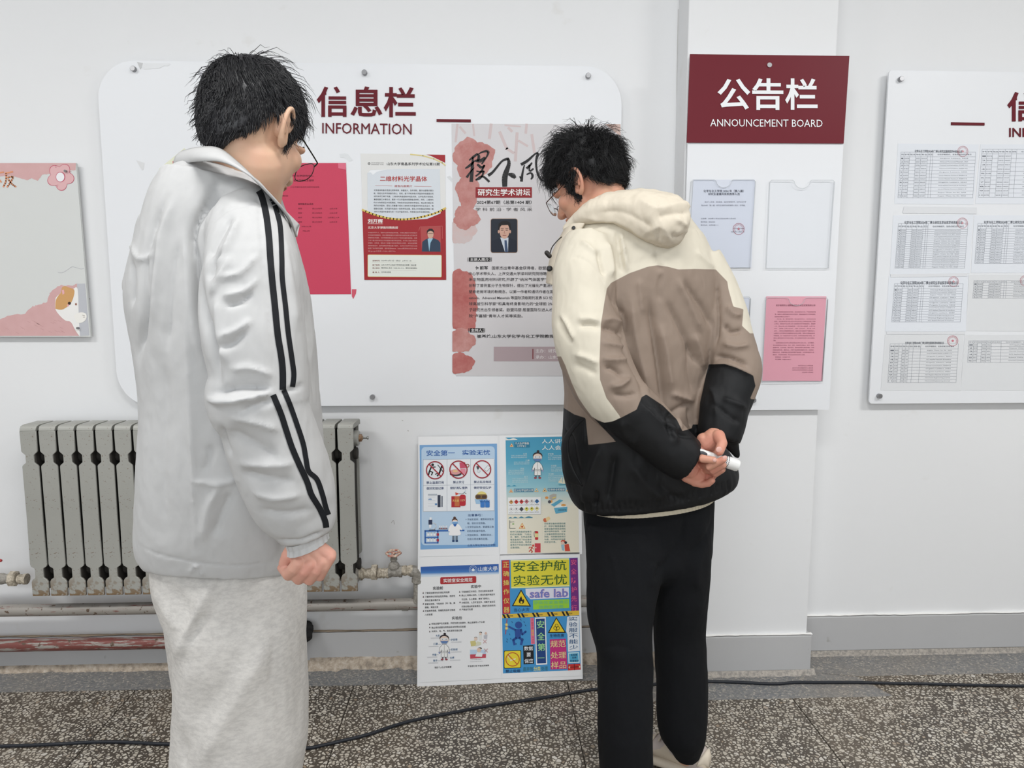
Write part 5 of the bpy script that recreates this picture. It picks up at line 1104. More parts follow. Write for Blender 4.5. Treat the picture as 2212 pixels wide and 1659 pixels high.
# heating pipes
def pipe(name, a, b_, r, m_, label):
    m = MB(); n = 16; m.tube([a+(b_-a)*i/n for i in range(n+1)], r, 24); o = m.build(name, m_); smooth_angle(o.data); return tag(o, label, 'pipe')
up = P(0, 1319, -.085); up2 = np.array([PX0-.004, -.085, up[2]])
pu = pipe('heating_pipe', np.array([XL+.01, -.085, up[2]]), up2, .0215, pipe_mat('worn_silver_pipe', .60), 'upper silver heating pipe with rust spots under the radiator')
lo_ = P(0, 1394.5, -.075)
pl_ = pipe('heating_pipe', np.array([XL+.01, -.075, lo_[2]]), np.array([P(657, 1392, -.075)[0], -.075, lo_[2]]), .0225, pipe_mat('worn_red_pipe', .44), 'lower heating pipe with flaking dark red paint near the floor')
for i, x in enumerate((-3.2, -1.95, -1.18, -.30, .5)):
    m = MB(); m.box((x-.012, -.083, up[2]-.028), (x+.012, 0, up[2]-.022)); m.build('pipe_bracket', RM, pu)
    if x < -1: m = MB(); m.box((x-.012, -.073, lo_[2]-.029), (x+.012, 0, lo_[2]-.022)); m.build('pipe_bracket', RM, pl_)
fo = MB(); c = P(650, 1366, -.06)
fo.ellipsoid(c, (.042, .06, .036), seg=24, rings=16); me = remesh(fo, .004, 2); co = get_co(me); no = get_no(me)
set_co(me, co+no*np.array([.010*noise.noise(Vector(q)*55) for q in co])[:, None])
o = link('pipe_insulation', me, NT('black_foam', .8).m, None, True); o.data.materials[0].node_tree.nodes['Principled BSDF'].inputs['Base Color'].default_value = lin((26, 25, 25)); tag(o, 'ragged black foam lump where the lower pipe enters the wall', 'insulation')

# ---- cable
cb = [(-420, 1628), (-200, 1620), (0, 1612), (60, 1610), (130, 1607), (200, 1603), (265, 1603), (330, 1606), (400, 1609), (480, 1613), (560, 1617), (660, 1616), (700, 1609), (740, 1600), (790, 1588), (830, 1575), (870, 1562), (920, 1550), (980, 1539), (1030, 1529), (1080, 1521), (1140, 1512), (1200, 1503), (1250, 1494), (1300, 1487), (1360, 1481), (1413, 1478), (1480, 1474), (1535, 1472), (1600, 1474), (1640, 1476), (1680, 1477), (1720, 1474), (1780, 1474), (1850, 1474), (1930, 1476), (2000, 1477), (2060, 1479), (2120, 1480), (2212, 1482), (2400, 1486), (2700, 1500)]
m = MB(); m.tube(smooth_poly([G(x, y, .006) for x, y in cb], 6), .0052, 10); o = m.build('power_cable', mat((26, 30, 38), .45), smooth=True); tag(o, 'black cable running across the terrazzo floor from left to right', 'cable')
# ================================================================== people
def skin_mat(name, c, c2, tint=(206, 120, 104)):
    t = NT(name, .5); t.b.inputs['Specular IOR Level'].default_value = .35
    t.base(t.mix(t.ramp(t.noise(24, 5), [(.35, K4), (.7, (.4, .4, .4, 1))]), t.mix(t.noise(9, 4), c, c2), tint)); t.b.inputs['Subsurface Weight'].default_value = .12
    t.b.inputs['Subsurface Radius'].default_value = (.02, .008, .005); t.b.inputs['Subsurface Scale'].default_value = .3
    t.bump(t.noise(420, 3), .12, .0006); return t.m
def frame_of(yaw, pitch, roll=0):
    y, p_ = math.radians(yaw), math.radians(pitch)
    f = np.array([math.sin(y)*math.cos(p_), math.cos(y)*math.cos(p_), -math.sin(p_)]); r = np.array([math.cos(y), -math.sin(y), 0]); u = np.cross(r, f)
    ro = math.radians(roll); r2 = r*math.cos(ro)+u*math.sin(ro); u2 = u*math.cos(ro)-r*math.sin(ro)
    return np.stack([r2, f, u2], 1)
class Head:
    def __init__(s, c, M): s.c = np.array(c); s.M = M
    def w(s, *p_): return s.c+s.M@np.array(p_, float)
def head_shapes(mb, H, jaw=1.0):
    E = lambda c, r: mb.ellipsoid(H.w(*c), r, H.M, 28, 18)
    E((0, -.012, .030), (.076, .097, .092)); E((0, .030, -.030), (.066*min(jaw, 1.05), .064, .078)); E((0, -.016, -.02), (.062, .074, .060))
    E((0, .0, -.058), (.058, .062, .048)); E((0, .058, -.086), (.034*jaw, .032, .030)); E((0, .078, -.100), (.018, .014, .015))
    for sx in (-1, 1):
        E((sx*.042*jaw, .020, -.060), (.017, .042, .026)); E((sx*.042, .058, -.018), (.026, .028, .026)); E((sx*.030, .082, .020), (.026, .012, .009))
        E((sx*.010, .106, -.030), (.008, .010, .007))
    mb.capsule([H.w(0, .090, .012), H.w(0, .100, -.008), H.w(0, .112, -.026)], [.009, .010, .0125])
    E((0, .094, -.052), (.024, .010, .006)); E((0, .091, -.063), (.021, .010, .007))
def ear_shapes(mb, H, sx, flare=.010):
    def e(a, b, o=0): return H.w(sx*(.073+o+flare*max(0, (.010-a)/.03)), -.006+a, .000+b)
    pts = smooth_poly([e(.012, .004, .004), (e(.014, .018, .007)), e(.006, .031, .010), e(-.008, .034, .013), e(-.020, .024, .015), e(-.023, .006, .014), (e(-.018, -.012, .011)), e(-.008, -.025, .007), e(.003, -.031, .004)], 4)
    mb.capsule(pts, [.0042]*(len(pts)-8)+[.0045, .0048, .0052, .0058, .0062, .0066, .0066, .0062], 12)
    pts = smooth_poly([e(-.012, .020, .008), e(-.013, .004, .010), e(-.006, -.012, .008)], 4); mb.capsule(pts, .0042, 10)
    mb.capsule([e(.006, -.006, .004), e(.006, -.016, .004)], .0045, 10)
    mb.capsule([e(.010, -.020, .000), e(-.008, .010, .002), e(-.008, .024, .003)], [.008, .0095, .007], 12)
    mb.capsule([e(-.002, .0, -.008), e(-.01, .012, .000)], [.016, .013], 12)
def azline(table, az):
    return np.interp(az, [a for a, b in table], [b for a, b in table])
def make_hair(parent, H, col, zline, length, thick, n, curl, flow, seed, label=None, droop=.0, rough=.42, stray=.15, radii=(.075, .094, .108), rad=.00055, cut=.4):
    rng = np.random.RandomState(seed); rx_, ry_, rz_ = radii; cz = .014; cy_ = -.012
    def mask(p_):      # p local
        az = abs(math.degrees(math.atan2(abs(p_[0]), p_[1]+.012))); return p_[2]-azline(zline, az)
    def T(p_): return azline(thick, (p_[2]+.08)/.2)
    # shell of solid hair under the strands
    mb = MB(); S, R_ = 72, 48; vs = []; fs = []
    for i in range(R_+1):
        ph = math.pi*i/R_
        for j in range(S):
            th = 2*math.pi*j/S; d = np.array([math.sin(ph)*math.cos(th), math.sin(ph)*math.sin(th), math.cos(ph)])
            p_ = np.array([0, cy_, cz])+d*np.array([rx_, ry_, rz_]); k_ = np.clip(mask(p_)/.012+.2, -.6, 1)
            nz = noise.noise(Vector(d)*5+Vector((seed, 0, 0)))*.3+noise.noise(Vector((d[0]*9, d[1]*9, d[2]*9+seed)))*.35
            th_ = T(p_)*.66*k_*(1+nz*curl[2]) if k_ > 0 else k_*.02
            vs.append(H.w(*(p_+d*th_)))
    for i in range(R_):
        for j in range(S):
            k2 = (j+1) % S; fs.append((i*S+j, (i+1)*S+j, (i+1)*S+k2, i*S+k2))
    mb.add(vs, fs, 0)
    # strands
    V = []; Fc = []; base = 0; made = 0; SEG = 6
    ang3 = np.array([0, 2.094, 4.189])
    clump = {}
    while made < n:
        d = rng.normal(size=3); d /= np.linalg.norm(d); p_ = np.array([0, cy_, cz])+d*np.array([rx_, ry_, rz_])
        mk = mask(p_)
        if mk < 0: continue
        made += 1
        nrm = d/np.array([rx_, ry_, rz_]); nrm /= np.linalg.norm(nrm)
        fl = flow(p_); fl = fl-nrm*(fl@nrm); fl /= np.linalg.norm(fl)+1e-9
        key = tuple(np.round(p_/.012).astype(int))
        if key not in clump: clump[key] = (rng.normal(size=3)*curl[0], rng.uniform(0, 6.28), rng.uniform(.75, 1.15))
        cb_, ph0, ln = clump[key]
        L_ = azline(length, (p_[2]+.08)/.2)*ln*rng.uniform(.75, 1.1)
        if p_[1] > .015 and p_[2] < .075: L_ *= cut
        out = T(p_); st = rng.uniform() < stray
        dirn = fl+cb_+rng.normal(size=3)*(.06 if curl[1] == 0 else .14)
        pts = []; q = p_.copy(); lift = rng.uniform(.5, 1.06) + (rng.uniform(.1, .55) if st else 0)
        for k_ in range(SEG):
            t = k_/(SEG-1)
            c_ = np.array([0, cy_, cz]); e = (q-c_)/np.array([rx_, ry_, rz_]); el = np.linalg.norm(e)
            surf = c_+(q-c_)/el
            dd = (q-c_)/np.linalg.norm(q-c_)
            pos = surf+dd*out*lift*min(1, .35+t*1.1)*(1-(.38*t*t if curl[1] == 0 and not st else 0))
            if st: pos = pos+dd*.012*t*t*rng.uniform(.3, 1)
            if curl[1] > 0:
                bn = np.cross(dd, dirn); bn /= np.linalg.norm(bn)+1e-9
                w_ = curl[1]*min(1, t*2); pos = pos+bn*w_*math.sin(ph0+t*curl[3])+dd*w_*.8*math.cos(ph0+t*curl[3])
            pts.append(H.w(*pos)+np.array([0, 0, -droop*t*t]))
            q = surf+dirn*L_/SEG*(1.0)
        pts = np.array(pts)
        tg = np.gradient(pts, axis=0); tg /= np.linalg.norm(tg, axis=1)[:, None]+1e-9
        a = np.cross(tg, [0.3, .5, .8]); a /= np.linalg.norm(a, axis=1)[:, None]+1e-9; b_ = np.cross(tg, a)
        rr = rad*np.array([1.2, 1.2, 1.1, .9, .6, .2])
        ring = pts[:, None, :]+rr[:, None, None]*(np.cos(ang3)[None, :, None]*a[:, None, :]+np.sin(ang3)[None, :, None]*b_[:, None, :])
        V.append(ring.reshape(-1, 3))
        for i in range(SEG-1):
            for j in range(3):
                k2 = (j+1) % 3; Fc.append((base+i*3+j, base+i*3+k2, base+(i+1)*3+k2, base+(i+1)*3+j))
        base += SEG*3
    mb.add(np.concatenate(V), Fc, 0)
    t = NT('dark_hair', rough); t.b.inputs['Specular IOR Level'].default_value = .5; t.base(t.mix(t.noise(160, 3), col, tuple(int(c*1.5+4) for c in col)))
    o = mb.build('hair', t.m, parent, smooth=True); return o
def rowring(row, seg=64, ex=2.35):
    xl, yl, xr, yr, Yc, b_, yn = row; gl, gr = xl, xr
    for it in range(4):                       # fit the ring so that its outline, not its middle, has the measured width
        PL, PRt = P(xl, yl, Yc), P(xr, yr, Yc); c = (PL+PRt)/2; A = (PRt-PL)/2
        B = np.array([0, -b_, 0.0])
        if yn is not None:
            N = P((xl+xr)/2, yn, Yc-b_); B = np.array([0, -b_, N[2]-c[2]])
        out = []
        for t in np.linspace(0, 2*math.pi, seg, endpoint=False):
            ct, st = math.cos(t), math.sin(t); ct = math.copysign(abs(ct)**(2/ex), ct); st = math.copysign(abs(st)**(2/ex), st); out.append(c+A*ct+B*st)
        q = PR(np.array(out))[:, 0]; xl += gl-q.min(); xr += gr-q.max()
    return out
def densify(rows, k=4):
    R_ = np.array([[v_ if v_ is not None else np.nan for v_ in r] for r in rows], float); out = []
    for i in range(len(R_)-1):
        p0 = R_[max(i-1, 0)]; p1 = R_[i]; p2 = R_[i+1]; p3 = R_[min(i+2, len(R_)-1)]
        for j in range(k):
            t = j/k; v_ = .5*((2*p1)+(-p0+p2)*t+(2*p0-5*p1+4*p2-p3)*t*t+(-p0+3*p1-3*p2+p3)*t**3)
            out.append([None if np.isnan(x) else x for x in v_])
    out.append(rows[-1]); return out
def limb(mb, path, seg=28, k=4):
    """path: (px x, px y, depth Y, half width px, depth ratio)"""
    q = smooth_poly([np.array(p_, float) for p_ in path], k)
    pts = [P(a[0], a[1], a[2]) for a in q]; r = [(a[3]*mpp(a[2], a[1])) for a in q]
    mb.tube(pts, r, seg)
def band(name, topl, botl, th, m, parent, k=6, bulge=0):
    a = [P(*q) for q in smooth_poly(topl, k)]; b_ = [P(*q) for q in smooth_poly(botl, k)]
    n = min(len(a), len(b_)); a = [a[int(i*(len(a)-1)/(n-1))] for i in range(n)]; b_ = [b_[int(i*(len(b_)-1)/(n-1))] for i in range(n)]
    mb = MB(); rows = 5; vs = []
    for i in range(n):
        for j in range(rows): vs.append(a[i]+(b_[i]-a[i])*j/(rows-1)+np.array([0, -bulge*math.sin(math.pi*j/(rows-1)), 0]))
    fs = [(i*rows+j, i*rows+j+1, (i+1)*rows+j+1, (i+1)*rows+j) for i in range(n-1) for j in range(rows-1)]
    mb.add(vs, fs); o = mb.build(name, m, parent, smooth=True)
    s_ = o.modifiers.new('t', 'SOLIDIFY'); s_.thickness = th; s_.offset = 0; return o
def tree_of(me):
    co = get_co(me); return BVHTree.FromPolygons([tuple(c) for c in co], [tuple(p_.vertices) for p_ in me.polygons])
def ribbon(name, pts, wd, me_tree, m, parent, lift=.0012, k=8, bothw=None):
    """a strip of tape sewn on the cloth: follows the garment surface"""
    q = smooth_poly([np.array(p_, float) for p_ in pts], k); q = [np.array(a) for a in q]; vs = []; rows = 0; W = 5; ok = []
    for i, a in enumerate(q):
        d = q[min(i+1, len(q)-1)]-q[max(i-1, 0)]; d = d[:2]/np.linalg.norm(d[:2]); n = np.array([-d[1], d[0]])
        w_ = a[2] if len(a) > 2 else wd
        row = []
        for j in range(W):
            b_ = a[:2]+n*w_*(j/(W-1)-.5); r_ = ray(*b_); r_ = r_/np.linalg.norm(r_)
            h = me_tree.ray_cast(Vector(CAM), Vector(r_))
            if h[0] is None: row = None; break
            row.append(np.array(h[0])-r_*lift)
        ok.append(row)
    mb = MB(); prev = None
    for row in ok:
        if row is None: prev = None; continue
        if prev is not None and max(np.linalg.norm(np.array(prev)-np.array(row), axis=1)) < .06:
            o_ = len(mb.v); mb.v += [tuple(v_) for v_ in prev+row]; 
            for j in range(W-1): mb.f.append([o_+j, o_+j+1, o_+W+j+1, o_+W+j]); mb.mi.append(0)
        prev = row
    o = mb.build(name, m, parent, smooth=True); return o
def shoe(name, heel, toe, m_up, m_sole, parent, L_=.29):
    heel = np.array([heel[0], heel[1], 0.0]); d = np.array([toe[0]-heel[0], toe[1]-heel[1], 0]); d /= np.linalg.norm(d); s_ = np.array([-d[1], d[0], 0]); Z_ = np.array([0, 0, 1.0])
    def sec(t, w_, z0, z1, n=22, sq=2.6):
        out = []
        for a in np.linspace(0, 2*math.pi, n, endpoint=False):
            ca, sa = math.cos(a), math.sin(a); out.append(heel+d*t*L_+s_*w_*math.copysign(abs(ca)**(2/sq), ca)+Z_*((z0+z1)/2+(z1-z0)/2*math.copysign(abs(sa)**(2/sq), sa)))
        return out
    mb = MB(); mb.loft([sec(t, w_, .025, z1, sq=2.1) for t, w_, z1 in ((-.02, .018, .075), (.02, .032, .105), (.12, .037, .100), (.25, .038, .095), (.38, .039, .098), (.55, .043, .075), (.75, .043, .058), (.9, .034, .048), (.99, .014, .036))]); q = mb.build('shoe', m_up, parent, smooth=True); sub = q.modifiers.new('s', 'SUBSURF'); sub.levels = sub.render_levels = 1; q0 = q
    mb = MB(); mb.loft([sec(t, w_, 0, z1) for t, w_, z1 in ((-.03, .012, .028), (0, .030, .036), (.12, .038, .038), (.35, .036, .034), (.6, .046, .030), (.8, .046, .028), (.95, .034, .028), (1.02, .012, .030))]); q = mb.build('shoe_sole', m_sole, q0); smooth_angle(q.data, 50)
    mb = MB()
    for t in (.40, .48, .56):
        z_ = .1-(t-.38)*.13; mb.capsule([heel+d*t*L_+s_*.026+Z_*(z_-.004), heel+d*t*L_+Z_*(z_+.004), heel+d*t*L_-s_*.026+Z_*(z_-.004)], .003, 8)
    mb.build('shoe_lace', m_sole, q0, smooth=True)
    mb = MB(); mb.loft([sec(t, w_, .05, z1, sq=2.1) for t, w_, z1 in ((-.035, .010, .085), (-.01, .021, .10), (.03, .034, .09), (.05, .036, .07))]); mb.build('heel_tab', m_sole, q0, smooth=True)

# ------------------------------------------------------------------ man in grey
GJ = cloth_mat('light_grey_shell_fabric', (192, 192, 191), (187, 187, 187), .75, 1400, .10)
GP = NT('heather_fleece', .9); GP.base(GP.mix(GP.ramp(GP.noise(70, 5, GP.mapping((1, 1, 2.2)), .7), [(.4, K4), (.62, W4)]), (206, 203, 198), (190, 187, 183))); GP.bump(GP.noise(500, 4), .3, .001); GP = GP.m
BLK = cloth_mat('black_tape', (24, 26, 30), None, .7)
SK1 = skin_mat('skin_tan', (216, 182, 154), (208, 170, 142), (208, 150, 130))
YO = .13
SKH = skin_mat('skin_hand', (206, 162, 142), (198, 146, 128), (202, 126, 116))
m1 = empty('person', (P(520, 900, -1.40)[0], -1.38, 0), 'person in light grey jacket with black sleeve stripes, seen from behind at left, head bowed', 'person')
Y1 = -1.39
rows = [(428, 352, 560, 372, Y1, .06, None), (392, 366, 590, 392, Y1, .12, 348), (352, 388, 612, 425, Y1, .155, 360), (318, 430, 628, 470, Y1, .18, 420), (293, 490, 640, 520, Y1, .19, 505),
        (271, 570, 654, 575, Y1, .195, 590), (266, 640, 668, 640, Y1, .195, 672), (284, 740, 680, 740, Y1, .19, 785), (298, 860, 690, 860, Y1, .185, 915), (292, 1000, 700, 1000, Y1, .18, 1050),
        (286, 1110, 694, 1110, Y1, .165, 1160), (289, 1180, 676, 1190, Y1, .15, 1222), (305, 1212, 655, 1230, Y1, .14, 1250)]
mb = MB(); mb.loft([rowring(r) for r in densify(rows)])
slv = [(a, b, c-.03*min(1, max(0, (1090-b)/180)), d, e) for a, b, c, d, e in [(505, 400, -1.36, 40, 1), (518, 445, -1.465, 68, 1), (537, 510, -1.53, 85, 1), (546, 580, -1.57, 98, 1), (545, 660, -1.58, 106, 1), (552, 740, -1.59, 106, 1), (562, 810, -1.59, 101, 1), (558, 862, -1.59, 106, 1), (574, 905, -1.585, 96, 1), (592, 960, -1.58, 97, 1), (614, 1020, -1.575, 97, 1), (636, 1080, -1.57, 90, 1), (654, 1122, -1.565, 74, 1), (662, 1150, -1.56, 58, 1), (666, 1164, -1.56, 45, 1)]]
limb(mb, slv, 36)
mb.capsule([P(452, 850, -1.585), P(500, 852, -1.59), P(560, 850, -1.59)], [.004, .028, .05], 20)      # elbow pucker
mb.capsule([P(345, 490, -1.36), P(328, 620, -1.34), P(345, 780, -1.32)], [.04, .05, .04], 20)            # far sleeve
me = remesh(mb, .0042, 4)
F1 = [([(531, 400), (471, 414), (432, 466), (416, 517), (425, 571), (433, 662), (453, 719), (466, 794), (474, 830)], 11, -11), ([(400, 500), (405, 600), (418, 700), (440, 790)], 14, 5),
      ([(501, 463), (470, 512), (449, 562)], 9, -8), ([(520, 470), (492, 530), (465, 580)], 10, 7), ([(484, 544), (462, 568), (452, 605)], 8, -9), ([(500, 552), (480, 590), (455, 640)], 9, 6),
      ([(555, 550), (520, 590), (475, 600)], 10, 6), ([(545, 632), (520, 652), (488, 660)], 8, -7), ([(556, 600), (530, 628), (480, 640)], 9, 6), ([(530, 716), (502, 742), (470, 750)], 8, -7), ([(545, 690), (515, 712), (476, 728)], 9, 6),
      ([(360, 425), (330, 500), (314, 571), (311, 692), (300, 780)], 9, -7), ([(378, 430), (352, 500), (338, 600), (330, 700)], 13, 6), ([(335, 532), (325, 600), (317, 661), (295, 767)], 7, -7), ([(283, 560), (286, 610), (284, 661)], 6, -8), ([(280, 520), (300, 560), (330, 545)], 6, 4),
      ([(400, 640), (405, 760), (412, 900), (417, 1000), (420, 1100)], 16, 5), ([(350, 760), (355, 900), (350, 1060), (360, 1180)], 26, -5), ([(385, 520), (372, 620), (362, 760)], 12, -5),
      ([(460, 850), (505, 838), (560, 838), (585, 842)], 11, -13), ([(446, 860), (480, 868), (530, 862), (588, 846)], 8, 12), ([(520, 890), (545, 880), (590, 866)], 8, -7), ([(478, 920), (488, 960), (500, 985)], 7, -5),
      ([(489, 931), (545, 955), (600, 991)], 18, -6), ([(500, 900), (560, 915), (604, 930)], 12, 5), ([(519, 1020), (575, 1032), (637, 1040)], 16, -6), ([(515, 1000), (575, 1005), (636, 1000)], 14, 5), ([(545, 1060), (590, 1075), (650, 1068)], 12, 5), ([(560, 1100), (610, 1110), (680, 1100)], 14, -5),
      ([(600, 1165), (640, 1172), (700, 1150)], 6, -6), ([(417, 900), (418, 1000), (420, 1100), (423, 1214)], 3, 2.2), ([(300, 1178), (340, 1196), (420, 1215), (510, 1222), (591, 1214)], 2.2, -2.0), ([(421, 1038), (470, 1045), (515, 1036)], 8, 5), ([(440, 1020), (455, 985), (450, 960)], 9, -5), ([(500, 1060), (480, 1110), (460, 1160)], 14, -6), ([(480, 1040), (450, 1100), (438, 1170)], 14, 5),
      ([(540, 388), (556, 420), (562, 460), (565, 520), (572, 620), (582, 700), (592, 780), (598, 840)], 2.5, -1.6), ([(450, 490), (490, 455), (540, 442), (562, 446)], 2.0, -1.8), ([(424, 1218), (410, 1240)], 4, 4), ([(423, 1216), (440, 1246)], 4, 4),
      ([(690, 600), (676, 700), (672, 800)], 6, 3), ([(655, 640), (668, 760), (680, 860)], 5, -6), ([(470, 640), (472, 720), (486, 790)], 12, 6), ([(610, 500), (625, 600), (640, 720)], 16, 4), ([(500, 800), (540, 795), (590, 812)], 9, 6), ([(610, 850), (640, 838), (655, 832)], 5, -5)]
folds(me, [(a, b*.72, c*(1.25 if i_ else 1.7)) for i_, (a, b, c) in enumerate(F1)], (.0026, 13.0))
jk = link('jacket', me, GJ, m1, True)
tj = tree_of(me)
SA = [(559, 412), (566, 426), (575, 463), (581, 511), (584, 556), (588, 604), (594, 662), (600, 722), (608, 772), (611, 805), (611, 842)]
SB = [(586, 428), (591, 436), (599, 460), (606, 493), (609, 556), (610, 601), (617, 662), (623, 720), (632, 782), (635, 810), (632, 836)]
SC_ = [(590, 853), (607, 894), (619, 931), (631, 967), (649, 1009), (664, 1042), (673, 1069), (691, 1099), (702, 1124), (705, 1140)]
SD = [(613, 842), (626, 873), (641, 915), (655, 958), (661, 990), (667, 1018), (685, 1036), (697, 1069), (704, 1096), (710, 1112)]
for pts, w_ in ((SA, 14), (SB, 11), (SC_, 13), (SD, 11)):
    ribbon('sleeve_stripe', pts, w_, tj, BLK, jk)
# cuff
cf = MB(); rings = []
for cx_, cy_, hw_r in ((664, 1156, 46), (665, 1168, 43), (666, 1180, 44), (666, 1179, 38)):
    R0 = hw_r*mpp(-1.56, cy_); q_ = P(cx_, cy_, -1.56)
    rings.append([q_+np.array([math.cos(a)*R0*(1+.018*math.sin(a*18)), math.sin(a)*R0*.95*(1+.018*math.sin(a*18)), .36*math.cos(a)*R0+.10*math.sin(a)*R0]) for a in np.linspace(0, 2*math.pi, 144, endpoint=False)])
cf.loft(rings); cf.build('sleeve_cuff', GJ, jk, smooth=False)
band('collar', [(396, 326, -1.44), (430, 319, -1.50), (472, 321, -1.53), (510, 348, -1.54), (560, 396, -1.53), (606, 446, -1.49), (646, 486, -1.43)],
     [(376, 358, -1.44), (425, 349, -1.56), (480, 350, -1.60), (535, 376, -1.62), (580, 416, -1.60), (622, 466, -1.56), (640, 512, -1.48)], .003, GJ, jk, bulge=.012)
band('collar', [(396, 326, -1.44), (400, 345, -1.36), (450, 390, -1.30), (540, 430, -1.28), (610, 460, -1.31), (646, 486, -1.43)], [(376, 358, -1.44), (390, 380, -1.32), (450, 420, -1.26), (540, 460, -1.24), (620, 480, -1.28), (640, 512, -1.48)], .003, GJ, jk)
# trousers
mb = MB()
rows = [(322, 1190, 648, 1200, -1.39, .125, None), (325, 1235, 660, 1245, -1.39, .13, None), (338, 1290, 664, 1290, -1.40, .125, None), (356, 1330, 664, 1330, -1.41, .125, None), (374, 1385, 663, 1385, -1.42, .12, None), (376, 1450, 665, 1450, -1.42, .115, None), (372, 1520, 668, 1520, -1.42, .112, None), (366, 1590, 668, 1590, -1.42, .11, None), (363, 1659, 656, 1659, -1.42, .108, None), (368, 1780, 640, 1780, -1.42, .10, None), (385, 1900, 615, 1900, -1.42, .09, None), (410, 1990, 590, 1990, -1.42, .08, None)]
mb.loft([rowring(r, ex=2.1) for r in densify(rows)])
rows = [(330, 1200, 640, 1200, -1.30, .11, None), (350, 1330, 640, 1330, -1.26, .11, None), (380, 1500, 640, 1500, -1.24, .10, None), (410, 1700, 620, 1700, -1.24, .09, None), (450, 1840, 610, 1840, -1.24, .07, None)]
mb.loft([rowring(r, ex=2.1) for r in densify(rows)])
me = remesh(mb, .008, 6)
folds(me, [([(455, 1262), (430, 1320), (400, 1385), (385, 1420)], 12, 12), ([(440, 1320), (425, 1360), (405, 1390)], 9, -9), ([(340, 1270), (370, 1330), (395, 1362)], 11, 7), ([(375, 1270), (400, 1310), (410, 1340)], 12, -6), ([(585, 1380), (545, 1450), (500, 1530), (455, 1610), (430, 1659)], 20, 9), ([(520, 1400), (490, 1470), (450, 1530), (420, 1560)], 26, -7),
           ([(593, 1280), (594, 1330), (586, 1440), (578, 1540), (570, 1640)], 2.6, -2.4), ([(410, 1430), (400, 1520), (404, 1590)], 15, 6), ([(404, 1600), (398, 1659)], 6, -6), ([(556, 1590), (552, 1659)], 3, 2)], (.005, 7.0))
link('trousers', me, GP, m1, True)
# skin body
H1 = Head(P(547, 291, -1.42), frame_of(25, 25)*.93)
mb = MB(); head_shapes(mb, H1, 1.12)
mb.capsule([H1.w(0, -.012, -.055), P(512, 385, -1.425), P(502, 440, -1.40)], [.050, .060, .068], 28)
mb.capsule([H1.w(.012, .01, -.06), P(540, 420, -1.41)], [.055, .055], 24)
heads = remesh(mb, .0024, 26)
mb = MB(); ear_shapes(mb, H1, 1); ear_shapes(mb, H1, -1); ears1 = remesh(mb, .0014, 3)
def hand_fist(mb):
    Yh = -1.575; W_ = lambda x, y, d=0: P(x, y, Yh+d)
    mb.capsule([W_(656, 1140, .02), W_(662, 1172, .012)], [.025, .024], 20)
    # back of the hand: four metacarpals fanning out to the knuckles
    for a, b_, r in (((652, 1180), (645, 1214), .0165), ((660, 1180), (670, 1213), .0175), ((670, 1178), (695, 1208), .0165), ((676, 1176), (712, 1199), .0145)):
        mb.capsule([W_(*a, .008), W_(*b_, .003)], [r, r*.80], 18)
    # fingers folded under, knuckle - middle joint - tip
    fing = [((645, 1217), (624, 1240), (612, 1226), (622, 1212), .0118), ((672, 1218), (645, 1249), (634, 1240), (640, 1226), .0118), ((697, 1213), (668, 1252), (656, 1246), (660, 1232), .0108), ((714, 1203), (690, 1245), (678, 1243), (680, 1230), .0096)]
    for i, (a, b_, c_, d_, r) in enumerate(fing):
        mb.capsule([W_(*a, -.006+.002*i), W_((a[0]+b_[0])/2, (a[1]+b_[1])/2, -.007+.002*i), W_(*b_, .000+.003*i), W_(*c_, .018), W_(*d_, .024)], [r*1.0, r*.93, r*.98, r*.9, r*.8], 18)
    mb.capsule([W_(634, 1184, .016), W_(622, 1202, .012), W_(616, 1216, .014), W_(624, 1228, .018)], [.0135, .0118, .0110, .0098], 18)
mb = MB(); hand_fist(mb); hnd = remesh(mb, .0016, 3)
mb = MB()
T_ = lambda x, y, Y_=-1.39: P(x, y, Y_)
mb.capsule([T_(500, 420), T_(480, 560), T_(482, 800), T_(482, 1000), T_(484, 1150)], [.07, .10, .10, .10, .11], 24)
mb.capsule([P(520, 460, -1.47), P(550, 660, -1.55), P(556, 850, -1.56), P(600, 1000, -1.565), P(650, 1160, -1.565)], [.05, .045, .038, .034, .026], 18)
mb.capsule([P(420, 460, -1.30), P(380, 660, -1.26), P(400, 850, -1.24), P(470, 1000, -1.22), P(520, 1120, -1.2)], [.05, .045, .038, .034, .026], 18)
mb.capsule([P(490, 1180, -1.32), P(510, 1450, -1.26), P(520, 1700, -1.24), P(525, 1850, -1.24)], [.07, .06, .05, .036], 18)
mb.capsule([P(510, 1180, -1.42), P(510, 1500, -1.42), P(500, 1800, -1.42), P(500, 2010, -1.42)], [.08, .065, .05, .036], 18)
core = remesh(mb, .008, 4)
def join(mes, hand=None):
    bm = bmesh.new()
    for q_ in mes: bm.from_mesh(q_)
    if hand is not None:
        hand.polygons.foreach_set('material_index', [1]*len(hand.polygons)); bm.from_mesh(hand)
    out = bpy.data.meshes.new('body'); bm.to_mesh(out); bm.free(); return out
bd1 = link('body', join([heads, ears1, core], hnd), [SK1, SKH], m1, True)
EW = mat((226, 222, 216), .2); EI = mat((40, 28, 24), .2)
